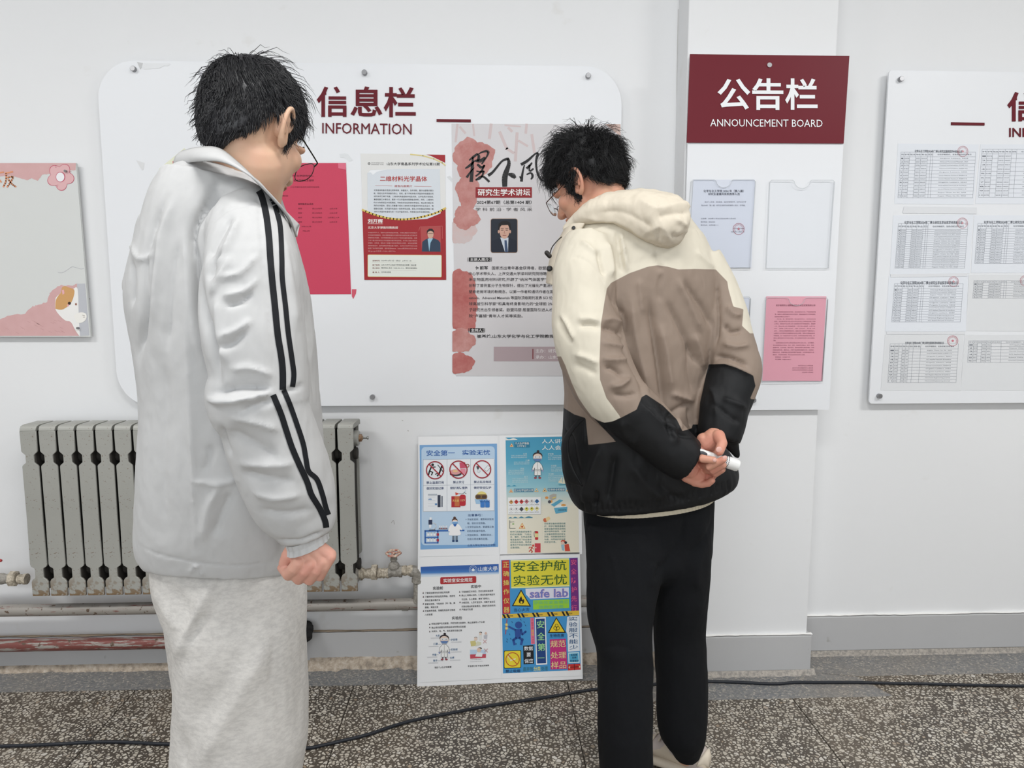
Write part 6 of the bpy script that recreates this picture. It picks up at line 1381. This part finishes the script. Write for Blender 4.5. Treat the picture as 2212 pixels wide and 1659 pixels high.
def eyes(H, parent):
    for sx in (-1, 1):
        mb = MB(); mb.ellipsoid(H.w(sx*.031, .074, .000), (.0125,)*3, H.M); ey_ = mb.build('eye', EW, parent, smooth=True); mb = MB(); mb.ellipsoid(H.w(sx*.031, .083, -.003), (.005, .004, .005), H.M); mb.build('iris', EI, ey_, smooth=True)
        mb = MB(); mb.capsule([H.w(sx*.014, .096, .024), H.w(sx*.034, .093, .029), H.w(sx*.050, .080, .024)], [.0022, .0030, .0018], 8); mb.build('eyebrow', mat((30, 26, 26), .8), parent, smooth=True)
    mb = MB(); mb.capsule([H.w(-.021, .095, -.057), H.w(0, .1045, -.0565), H.w(.021, .095, -.057)], [.002, .0032, .002], 8); mb.build('lips', mat((176, 112, 104), .5), parent, smooth=True)
eyes(H1, m1)
def flow1(p_):
    v_ = p_-np.array([.01, -.07, .115]); f_ = v_/np.linalg.norm(v_)
    if p_[2] > .01: f_ = f_+np.array([.45, .75, .0])*min(1, (p_[2]-.01)/.05)
    return f_+np.array([0, 0, -.45])
Z1 = [(0, .062), (40, .058), (55, .050), (62, .010), (67, -.022), (74, -.022), (79, .030), (104, .028), (114, .010), (122, -.022), (135, -.046), (158, -.064), (180, -.084)]
make_hair(m1, H1, (20, 20, 23), Z1, [(0, .012), (.25, .018), (.5, .034), (.75, .052), (1, .060)], [(0, .010), (.2, .010), (.45, .013), (.7, .021), (1, .032)], 13000, (.14, .0, .5, 3), flow1, 3, stray=.035)
for pts in ([(0.072, .052, .02), (.073, .055, -.01), (.069, .056, -.034)],):
    pass
def glasses(H, label, frame_c, lens_c, rim, drop=-.006):
    g_ = empty('glasses', tuple(H.w(0, .115, drop)), label, 'glasses')
    for sx in (-1, 1):
        cx = sx*.034; ring = []; N = 36
        for i in range(N+1):
            a = 2*math.pi*i/N; x = cx+.0255*math.copysign(abs(math.cos(a))**.8, math.cos(a)); z = drop+.0195*math.copysign(abs(math.sin(a))**.8, math.sin(a)); ring.append(H.w(x, .1185-abs(x)*abs(x)*2.2+.002, z))
        mb = MB(); mb.tube(ring, rim, 8, cap=False); mb.build('rim', frame_c, g_, smooth=True)
        mb = MB(); c_ = np.mean(ring[:-1], 0); th_ = H.M[:, 1]*.0014; mb.prism([r_ for r_ in ring[:-1]], -th_); mb.build('lens', lens_c, g_)
        mb = MB(); mb.tube(smooth_poly([H.w(sx*.0600, .112, drop+.008), H.w(sx*.0690, .107, drop+.010), H.w(sx*.0715, .100, drop+.012), H.w(sx*.0770, .05, drop+.020), H.w(sx*.0790, .0, drop+.030), H.w(sx*.079, -.018, drop+.028), H.w(sx*.078, -.036, drop+.010)], 5), .0013, 8); mb.build('temple', frame_c, g_, smooth=True)
    mb = MB(); mb.tube(smooth_poly([H.w(-.010, .119, drop+.006), H.w(0, .122, drop+.010), H.w(.010, .119, drop+.006)], 4), .0012, 8); mb.build('bridge', frame_c, g_, smooth=True)
    return g_
LENS = clear_mat('spectacle_lens', (.96, .97, .98, 1), .06).m
glasses(H1, 'thin gold and black wire glasses worn by the man in grey', mat((40, 36, 32), .3, .6), LENS, .0008)
WS = mat((214, 212, 208), .6); WS2 = mat((190, 188, 184), .7)
sx_ = P(500, 2000, -1.42)[0]
shoe('shoe', (sx_-.05, -1.31), (sx_+.2, -1.19), WS, WS2, m1)
sx_ = P(525, 1850, -1.24)[0]
shoe('shoe', (sx_-.05, -1.13), (sx_+.22, -1.01), WS, WS2, m1)
# ------------------------------------------------------------------ man in beige, taupe and black
def panel_cloth(name, cream, taupe, black):
    t = NT(name, .62); t.b.inputs['Specular IOR Level'].default_value = .3
    def th(attr):
        a = t.n('ShaderNodeAttribute', attribute_name=attr); mr_ = t.n('ShaderNodeMapRange'); t.l(a.outputs['Fac'], mr_.inputs[0]); mr_.inputs[1].default_value = -.6; mr_.inputs[2].default_value = .6; return mr_.outputs[0]
    c = t.mix(th('cream_panel'), taupe, cream); c = t.mix(th('black_panel'), c, black); t.base(c); cloth_bump(t, 1300, .12); return t.m
CRM, TAU, BKC = (212, 205, 188), (142, 126, 113), (18, 19, 21)
JM = panel_cloth('three_colour_shell_fabric', CRM, TAU, BKC)
CREAM = cloth_mat('cream_shell_fabric', (218, 208, 190), (212, 202, 184), .62)
BLK2 = cloth_mat('black_shell_fabric', BKC, None, .62); BPT = cloth_mat('black_fleece', (13, 14, 17), (17, 19, 22), .95, 600, .3)
SK2 = skin_mat('skin_warm', (208, 164, 136), (198, 148, 122), (206, 130, 116))
YO = .12
SKH2 = skin_mat('skin_hand_warm', (212, 160, 136), (202, 144, 122), (206, 118, 108))
m2 = empty('person', (P(1400, 1300, -.78)[0], -.78, 0), 'person in cream, taupe and black hooded jacket seen from behind with hands clasped', 'person')
Y2 = -.80
rows = [(1300, 452, 1462, 452, Y2, .07, None), (1262, 468, 1490, 470, Y2, .10, 452), (1226, 500, 1520, 512, Y2, .12, 482), (1205, 545, 1545, 565, Y2, .135, 545), (1200, 620, 1560, 625, Y2, .14, 625), (1200, 700, 1556, 700, Y2, .14, 712), (1210, 770, 1538, 770, Y2, .14, 790), (1219, 840, 1524, 835, Y2, .14, 870), (1218, 900, 1524, 890, Y2, .14, 935),
        (1214, 960, 1545, 935, Y2, .145, 1000), (1214, 1010, 1580, 975, Y2, .145, 1055), (1222, 1050, 1596, 1010, Y2, .14, 1085), (1236, 1082, 1590, 1035, Y2, .13, 1105), (1256, 1094, 1566, 1050, Y2, .12, 1106)]
mb = MB(); mb.loft([rowring(r, ex=2.3) for r in densify(rows)])
lsl = [(1278, 530, -.86, 62, 1), (1262, 590, -.90, 68, 1), (1262, 650, -.92, 69, 1), (1268, 710, -.94, 75, 1), (1283, 770, -.955, 76, 1), (1306, 825, -.97, 74, 1), (1338, 868, -.98, 68, 1), (1382, 905, -.985, 62, 1), (1425, 945, -.99, 57, 1), (1465, 980, -.995, 53, 1), (1488, 994, -.995, 49, 1)]
limb(mb, lsl, 32)
rsl = [(1512, 560, -.82, 46, 1), (1540, 620, -.83, 50, 1), (1562, 690, -.85, 53, 1), (1578, 750, -.87, 53, 1), (1590, 800, -.89, 54, 1), (1578, 835, -.90, 56, 1), (1564, 875, -.92, 54, 1), (1558, 915, -.94, 50, 1), (1552, 950, -.95, 46, 1)]
limb(mb, rsl, 32)
mb.capsule([P(1592, 806, -.885), P(1630, 806, -.875)], [.036, .013], 16)
mb.capsule([P(1566, 930, -.94), P(1592, 984, -.93)], [.03, .008], 16)
me = remesh(mb, .0048, 4)
F2 = [([(1311, 623), (1330, 655), (1348, 689), (1350, 741), (1358, 770), (1382, 819), (1388, 855)], 7, -9), ([(1365, 640), (1372, 720), (1390, 800), (1400, 850)], 12, 7), ([(1401, 640), (1408, 700), (1419, 760), (1431, 850), (1434, 890)], 11, -12), ([(1380, 600), (1384, 640), (1390, 680)], 8, 5), ([(1425, 700), (1440, 770), (1450, 850)], 13, 8),
      ([(1440, 650), (1470, 710), (1500, 770), (1520, 800)], 10, -8), ([(1477, 605), (1500, 640), (1522, 671), (1540, 712)], 9, -8), ([(1462, 600), (1490, 660), (1515, 720)], 11, 7), ([(1430, 590), (1424, 620), (1426, 650)], 6, -4), ([(1500, 720), (1510, 760), (1518, 800)], 9, 8), ([(1490, 740), (1490, 800), (1500, 850)], 10, -6),
      ([(1450, 850), (1480, 860), (1500, 868)], 7, 7), ([(1440, 900), (1470, 880), (1495, 872)], 8, -6), ([(1488, 880), (1490, 900), (1494, 925)], 5, -6), ([(1460, 900), (1466, 915), (1470, 930)], 8, 5), ([(1548, 600), (1550, 640), (1552, 700), (1545, 750)], 6, -7),
      ([(1250, 704), (1275, 702), (1297, 707)], 8, -7), ([(1246, 690), (1270, 688), (1296, 694)], 7, 4), ([(1208, 685), (1216, 712), (1236, 742)], 6, -6), ([(1212, 680), (1228, 705), (1240, 735)], 6, 6), ([(1299, 708), (1325, 712), (1350, 722)], 8, -8), ([(1300, 692), (1325, 690), (1345, 700)], 8, 6), ([(1300, 740), (1330, 745), (1352, 750)], 8, 5), ([(1241, 766), (1265, 772), (1294, 786)], 8, 7), ([(1240, 785), (1262, 795), (1290, 808)], 8, -5),
      ([(1306, 792), (1330, 800), (1345, 815)], 7, -8), ([(1300, 775), (1330, 778), (1356, 775)], 8, 7), ([(1318, 835), (1340, 832), (1360, 816)], 7, 8), ([(1325, 850), (1350, 855), (1375, 850)], 7, -6), ([(1293, 540), (1297, 560), (1306, 596)], 6, -8), ([(1310, 520), (1318, 560), (1320, 600)], 9, 6), ([(1340, 500), (1348, 540), (1356, 585)], 5, 6), ([(1332, 500), (1338, 545), (1346, 590)], 6, -6), ([(1255, 520), (1275, 535), (1288, 548)], 7, 5), ([(1226, 560), (1244, 555), (1270, 566), (1292, 590), (1310, 622)], 2.2, -1.8),
      ([(1418, 545), (1420, 570), (1432, 584)], 8, -5), ([(1500, 540), (1520, 560), (1545, 582)], 8, 4), ([(1214, 925), (1232, 950), (1240, 1000), (1256, 1040)], 9, -9), ([(1262, 905), (1262, 960)], 3, 3), ([(1300, 960), (1280, 1010), (1265, 1060), (1262, 1090)], 14, 7), ([(1330, 980), (1320, 1040), (1310, 1090)], 12, -8), ([(1290, 1060), (1286, 1095)], 6, -6), ([(1360, 1000), (1400, 1050), (1440, 1085)], 16, 5), ([(1420, 1040), (1450, 1070), (1480, 1080)], 9, -4),
      ([(1385, 860), (1400, 880), (1430, 912), (1465, 938), (1500, 945)], 5, -5), ([(1390, 870), (1420, 905), (1452, 925), (1462, 960)], 8, 6), ([(1440, 900), (1446, 930), (1454, 950)], 5, -6), ([(1340, 905), (1350, 940), (1380, 960)], 14, 5), ([(1564, 700), (1580, 718), (1604, 712)], 7, -8), ([(1560, 740), (1590, 750), (1618, 745)], 8, 7), ([(1545, 770), (1580, 775), (1615, 790)], 6, -9), ([(1540, 790), (1575, 788), (1620, 808)], 6, 6), ([(1570, 660), (1585, 680), (1602, 680)], 7, 6),
      ([(1560, 860), (1590, 872), (1612, 880)], 8, 5), ([(1540, 872), (1570, 895), (1600, 915)], 7, -5), ([(1530, 830), (1545, 860), (1548, 900)], 9, 5)]
for i in range(26):
    x = 1262+i*12.5; y = 1104-(max(0, x-1380)/215)**1.3*52
    F2.append(([(x-2, y-22), (x, y+2)], 3.2, -3.4))
folds(me, [(a, b*.75, c*1.6) for a, b, c in F2], (.0028, 13))
co = get_co(me); px = PR(co)
cream = [(1100, 380), (1700, 380), (1700, 720), (1620, 720), (1603, 704), (1606, 668), (1584, 662), (1574, 626), (1571, 608), (1546, 582), (1500, 581), (1465, 582), (1442, 576), (1420, 573), (1400, 576), (1360, 590), (1320, 611), (1311, 623), (1306, 650), (1298, 700), (1295, 780), (1296, 820), (1310, 860), (1325, 880), (1341, 902), (1322, 911), (1306, 914), (1279, 901), (1262, 878), (1250, 860), (1235, 827), (1221, 789), (1212, 770), (1100, 770)]
black = [(1150, 868), (1200, 870), (1221, 883), (1240, 895), (1265, 903), (1271, 961), (1300, 958), (1331, 954), (1279, 900), (1292, 909), (1306, 913), (1325, 910), (1342, 902), (1375, 885), (1386, 858), (1396, 852), (1432, 876), (1462, 906), (1474, 931), (1485, 928), (1494, 925), (1496, 917), (1508, 917), (1512, 870), (1525, 810), (1531, 787), (1565, 786), (1590, 794), (1614, 805), (1627, 811), (1632, 834), (1620, 862), (1760, 870), (1760, 1300), (1150, 1300)]
far = (get_no(me)@np.array([0, 1.0, 0])) > .25
for nm, poly in (('cream_panel', cream), ('black_panel', black)):
    sd = inside_sd(px, poly); at = me.attributes.new(nm, 'FLOAT', 'POINT'); at.data.foreach_set('value', sd.astype(np.float32))
jk2 = link('jacket', me, JM, m2, True); tj2 = tree_of(me)
# hood
mb = MB()
limb(mb, [(1222, 500, -.84, 10, 1), (1246, 476, -.86, 17, 1), (1282, 458, -.885, 27, 1), (1326, 452, -.90, 36, 1), (1372, 458, -.92, 46, 1), (1412, 470, -.93, 55, 1), (1447, 480, -.93, 58, 1), (1470, 484, -.925, 44, 1)], 32)
limb(mb, [(1330, 440, -.90, 24, 1), (1390, 436, -.90, 28, 1), (1440, 452, -.90, 34, 1), (1474, 470, -.90, 30, 1)], 24)
limb(mb, [(1226, 505, -.83, 8, 1), (1268, 455, -.80, 14, 1), (1320, 435, -.74, 18, 1), (1390, 432, -.74, 20, 1), (1440, 445, -.82, 24, 1)], 20)
me = remesh(mb, .0042, 4)
folds(me, [([(1262, 470), (1300, 476), (1330, 478), (1365, 494), (1400, 520)], 6, 6), ([(1270, 484), (1325, 487), (1360, 505), (1395, 530)], 5, -5), ([(1290, 460), (1340, 458), (1385, 478), (1420, 500)], 9, -6), ([(1418, 440), (1424, 460), (1430, 480)], 2.5, -2.5), ([(1380, 430), (1420, 450), (1470, 440), (1500, 452)], 9, 7), ([(1420, 470), (1450, 462), (1490, 460)], 8, -6), ([(1426, 480), (1424, 505), (1420, 530)], 3, -3), ([(1440, 500), (1462, 515), (1480, 505), (1490, 480)], 8, -7), ([(1460, 470), (1485, 490), (1482, 510)], 6, 6), ([(1400, 500), (1430, 490), (1450, 520)], 8, 6), ([(1300, 435), (1340, 425), (1380, 424)], 7, -4)], (.005, 14))
link('hood', me, CREAM, jk2, True); th2 = tree_of(me)
# placket, storm flap with snaps and toggle at the throat
mb = MB(); pk = smooth_poly([(1238, 478), (1222, 505), (1206, 535), (1196, 560), (1190, 590), (1188, 612)], 5)
vs = []
for x, y in pk: vs += [P(x-5, y, -.85), P(x+8, y+4, -.87), P(x+26, y+6, -.89)]
fs = [(i*3+j, i*3+j+1, i*3+3+j+1, i*3+3+j) for i in range(len(pk)-1) for j in range(2)]; mb.add(vs, fs); o = mb.build('storm_flap', CREAM, jk2, smooth=True); sd_ = o.modifiers.new('t', 'SOLIDIFY'); sd_.thickness = .006
for (x, y, r) in ((1239, 492, .0045), (1187, 580, .0075)):
    mb = MB(); c_ = P(x, y, -.885); mb.tube([c_+np.array([0, -.004, 0]), c_+np.array([0, -.003, 0]), c_+np.array([0, .01, 0])], [r*.8, r, r], 16); q_ = mb.build('snap_button', mat((30, 28, 28), .3), jk2); smooth_angle(q_.data)
mb = MB(); mb.capsule([P(1181, 546, -.90), P(1187, 553, -.90)], .006, 12); mb.tube(smooth_poly([P(1187, 553, -.895), P(1192, 535, -.895), P(1204, 520, -.89), P(1213, 512, -.88)], 4), .0014, 8); mb.build('cord_toggle', mat((36, 32, 30), .4), jk2, smooth=True)
# pocket flap and slit on the left side
band('pocket_flap', [(1262, 906, -.945), (1232, 940, -.93), (1228, 975, -.93), (1238, 1010, -.94), (1252, 1038, -.955)], [(1248, 905, -.935), (1216, 950, -.90), (1216, 1000, -.90), (1224, 1040, -.91), (1258, 1050, -.955)], .003, BLK2, jk2, bulge=.004)
# knitted hem under the jacket
mb = MB(); rr_ = []
for (a, b_) in ((0, 0), (9, .0)):
    rr_.append(rowring((1264, 1088+a, 1545, 1058+a, -.79, .118, 1107+a), seg=200, ex=2.2))
for R0 in rr_:
    for i in range(len(R0)): R0[i] = R0[i]+np.array([0, -.0012 if i % 2 else 0, 0])
mb.loft(rr_); mb.build('knitted_hem', mat((206, 196, 174), .85), m2)
# trousers
def lean_leg(r):
    r = list(r); r[4] -= .12*min(1, max(0, (r[1]-1150)/430)); return r
mb = MB()
rows = [(1262, 1060, 1545, 1045, -.79, .11, None), (1259, 1110, 1545, 1090, -.79, .115, None), (1263, 1160, 1542, 1150, -.79, .12, None), (1267, 1205, 1538, 1205, -.80, .11, None), (1285, 1235, 1520, 1235, -.80, .085, None), (1320, 1255, 1480, 1255, -.80, .04, None)]
mb.loft([rowring(r, ex=2.1) for r in densify(rows)])
rows = [(1264, 1130, 1450, 1130, -.83, .09, None), (1267, 1220, 1434, 1220, -.84, .095, None), (1271, 1330, 1413, 1330, -.85, .09, None), (1284, 1385, 1411, 1385, -.86, .085, None), (1290, 1420, 1411, 1420, -.86, .082, None), (1291, 1500, 1411, 1500, -.87, .08, None), (1291, 1580, 1410, 1580, -.87, .078, None), (1294, 1659, 1411, 1659, -.87, .075, None), (1305, 1730, 1408, 1730, -.87, .07, None), (1320, 1785, 1398, 1785, -.87, .055, None)]
mb.loft([rowring(lean_leg(r), ex=2.1) for r in densify(rows)])
rows = [(1400, 1130, 1541, 1120, -.79, .105, None), (1414, 1200, 1539, 1200, -.79, .105, None), (1416, 1250, 1536, 1250, -.775, .10, None), (1413, 1300, 1531, 1300, -.76, .092, None), (1412, 1360, 1525, 1360, -.73, .08, None), (1414, 1410, 1528, 1410, -.72, .08, None), (1418, 1480, 1531, 1480, -.71, .078, None), (1418, 1550, 1530, 1550, -.70, .075, None), (1427, 1595, 1524, 1595, -.69, .07, None), (1447, 1622, 1515, 1618, -.69, .055, None), (1455, 1636, 1513, 1628, -.69, .05, None)]
mb.loft([rowring(lean_leg(r), ex=2.1) for r in densify(rows)])
me = remesh(mb, .006, 12)
folds(me, [([(1480, 1110), (1470, 1160), (1440, 1215), (1420, 1240)], 6, -8), ([(1370, 1165), (1390, 1190), (1415, 1200)], 14, 5), ([(1412, 1215), (1408, 1250), (1415, 1270)], 8, 6), ([(1425, 1215), (1420, 1240), (1410, 1245)], 6, -6), ([(1545, 1120), (1520, 1165), (1480, 1200)], 7, -6), ([(1520, 1180), (1505, 1230), (1508, 1280)], 8, 6), ([(1312, 1180), (1330, 1230), (1340, 1300)], 6, 4), ([(1270, 1240), (1285, 1320), (1292, 1400)], 4, -4), ([(1400, 1400), (1408, 1450), (1400, 1500)], 8, 6), ([(1291, 1400), (1330, 1395), (1370, 1405)], 10, -5)], (.004, 7))
link('trousers', me, BPT, m2, True)
# head
H2 = Head(P(1272, 404, -.82), frame_of(-54, 27)*.93)
mb = MB(); head_shapes(mb, H2, 1.0)
mb.capsule([H2.w(0, -.03, -.045), P(1318, 480, -.81), P(1350, 530, -.80)], [.055, .060, .066], 28)
mb.capsule([H2.w(0, .01, -.06), P(1295, 500, -.80)], [.05, .05], 24)
hd = remesh(mb, .0024, 26)
mb = MB(); ear_shapes(mb, H2, 1, .008); ear_shapes(mb, H2, -1, .008); ears2 = remesh(mb, .0014, 3)
mb = MB()
def HP(x, y, Y_): return P(x, y, Y_)
# right hand from above, thumb on the torch, fingers wrapped below it
mb.capsule([HP(1552, 925, -.955), HP(1545, 946, -.985)], [.028, .026], 20)
mb.capsule([HP(1540, 946, -.99), HP(1526, 958, -.985)], [.024, .024], 20); mb.capsule([HP(1520, 950, -.985), HP(1518, 968, -.985)], [.018, .018], 20)
mb.capsule([HP(1552, 942, -1.008), HP(1560, 958, -1.036), HP(1554, 975, -1.046)], [.0165, .0128, .0112], 20)
for a in ([(1522, 962, -.985), (1506, 984, -1.005), (1518, 991, -1.050), (1541, 994, -1.058)], [(1532, 960, -.98), (1512, 1004, -.992), (1532, 1008, -1.046), (1562, 993, -1.062)], [(1536, 965, -.98), (1518, 1018, -.985), (1540, 1016, -1.035), (1562, 1005, -1.052)], [(1540, 965, -.98), (1530, 1024, -.985), (1546, 1022, -1.02), (1560, 1014, -1.034)]):
    i = 0; mb.capsule([HP(*q_) for q_ in a], [.0118, .0106, .0100, .0088], 16)
# left hand below, palm up
mb.capsule([HP(1470, 1005, -.985), HP(1490, 1012, -.99)], [.028, .026], 20)
mb.capsule([HP(1486, 1012, -.985), HP(1508, 1028, -.985)], [.026, .022], 20); mb.capsule([HP(1484, 1028, -.985), HP(1504, 1040, -.99)], [.017, .014], 20)
for a, r in (([(1500, 1042, -.992), (1516, 1046, -1.002), (1530, 1044, -1.014), (1538, 1038, -1.02)], .0098), ([(1508, 1034, -.985), (1526, 1036, -.99), (1540, 1028, -1.0), (1549, 1018, -1.008)], .0100), ([(1508, 1024, -.98), (1532, 1026, -.975), (1548, 1016, -.98), (1556, 1006, -.985)], .0104), ([(1504, 1014, -.98), (1526, 1014, -.97), (1546, 1008, -.97), (1556, 1000, -.975)], .0104), ([(1484, 1004, -1.0), (1498, 990, -1.012), (1508, 980, -1.012)], .0125)):
    mb.capsule([HP(*q_) for q_ in a], [r*1.1, r, r*.95, r*.85][:len(a)], 16)
hnd = remesh(mb, .0016, 3)
mb = MB(); Q = lambda x, y, Y_=-.80: P(x, y, Y_)
mb.capsule([Q(1370, 500), Q(1372, 620), Q(1370, 800), Q(1370, 950), Q(1400, 1020)], [.09, .10, .095, .09, .08], 24)
mb.capsule([P(1285, 545, -.85), P(1275, 700, -.93), P(1310, 840, -.97), P(1400, 930, -.985), P(1480, 1004, -.985)], [.045, .042, .036, .032, .024], 18)
mb.capsule([P(1500, 555, -.81), P(1560, 700, -.86), P(1585, 810, -.89), P(1560, 880, -.92), P(1552, 930, -.955)], [.045, .042, .036, .030, .024], 18)
mb.capsule([P(1345, 1140, -.82), P(1342, 1300, -.89), P(1350, 1560, -.98), P(1358, 1760, -.99)], [.06, .05, .042, .033], 18); mb.capsule([P(1465, 1140, -.77), P(1470, 1300, -.78), P(1475, 1500, -.80), P(1483, 1630, -.81)], [.06, .05, .042, .033], 18)
core = remesh(mb, .008, 4)
link('body', join([hd, ears2, core], hnd), [SK2, SKH2], m2, True)
NAIL = mat((222, 176, 164), .3)
mb = MB()
for (x, y, Y_, r, tl_) in ((1553, 971, -1.0555, .0075, 0), (1566, 989, -1.068, .006, 1), (1544, 994, -1.0665, .005, 1)):
    mb.ellipsoid(P(x, y, Y_), (r, .0015, r*.95))
mb.build('fingernail', NAIL, m2, smooth=True)
eyes(H2, m2)
def flow2(p_):
    v_ = p_-np.array([.0, -.06, .115]); return v_/np.linalg.norm(v_)+np.array([0, .3 if p_[1] > 0 else 0, -.3])
Z2 = [(0, .058), (40, .052), (55, .040), (62, .000), (67, -.040), (74, -.042), (79, .020), (104, .018), (114, .0), (126, -.020), (145, -.034), (180, -.044)]
make_hair(m2, H2, (17, 17, 18), Z2, [(0, .007), (.25, .012), (.5, .026), (.75, .042), (1, .048)], [(0, .004), (.2, .007), (.45, .014), (.7, .030), (1, .048)], 14000, (.5, .0045, 1.3, 8), flow2, 5, stray=.18, rough=.6)
glasses(H2, 'thin brown metal glasses worn by the man in the beige jacket', mat((74, 52, 44), .3, .5), LENS, .0009)
# white handheld torch
dv = empty('handheld_torch', tuple(P(1545, 984, -1.03)), 'small white plastic handheld torch gripped behind the back of the man in beige', 'torch')
DW = mat((226, 226, 224), .3)
a0_, a1_ = P(1500, 974, -1.030), P(1594, 1006, -1.036); D_ = (a1_-a0_); 
def dpt(t): return a0_+D_*t
mb = MB(); pr = [(0, .004), (.01, .009), (.08, .0108), (.38, .0108), (.42, .0098), (.56, .0098), (.60, .0108), (.70, .0140), (.80, .0152), (.96, .0150), (1.0, .0138), (1.005, .010)]
mb.tube([dpt(t) for t, r in pr], [r for t, r in pr], 32); q_ = mb.build('casing', DW, dv); smooth_angle(q_.data, 50)
mb = MB(); c_ = dpt(.17)+np.array([0, -.0092, .001]); Dn = D_/np.linalg.norm(D_); S_ = np.cross(Dn, [0, 1, 0]); S_ /= np.linalg.norm(S_); Mx = np.stack([Dn, np.cross(S_, Dn), S_], 1)
mb.ellipsoid(c_, (.0125, .0028, .0062), Mx); mb.build('rubber_button', mat((70, 72, 76), .5), dv, smooth=True)
mb = MB()
for t0 in (.70, .745):
    R0 = .0143 if t0 < .72 else .0150
    for i in range(22):
        a = 2*math.pi*i/22+t0*9; c_ = dpt(t0)+(np.cross(S_, Dn)*math.cos(a)+S_*math.sin(a))*R0; mb.box(c_-np.array([.0007, .0007, .0012]), c_+np.array([.0007, .0007, .0012]))
mb.build('printed_mark', mat((60, 60, 64), .5), dv)
SN = NT('beige_sneaker', .6); SN.base(SN.mix(SN.ramp(SN.noise(26, 2), [(.5, K4), (.52, W4)]), (206, 192, 172), (190, 178, 172))); SN = SN.m; SN2 = mat((214, 202, 184), .6)
fx = P(1484, 1632, -.81)[0]; shoe('shoe', (fx+.050, -.715), (fx-.15, -.54), SN, SN2, m2)
fx = P(1360, 1770, -.99)[0]; shoe('shoe', (fx+.03, -.905), (fx-.17, -.80), SN, SN2, m2)
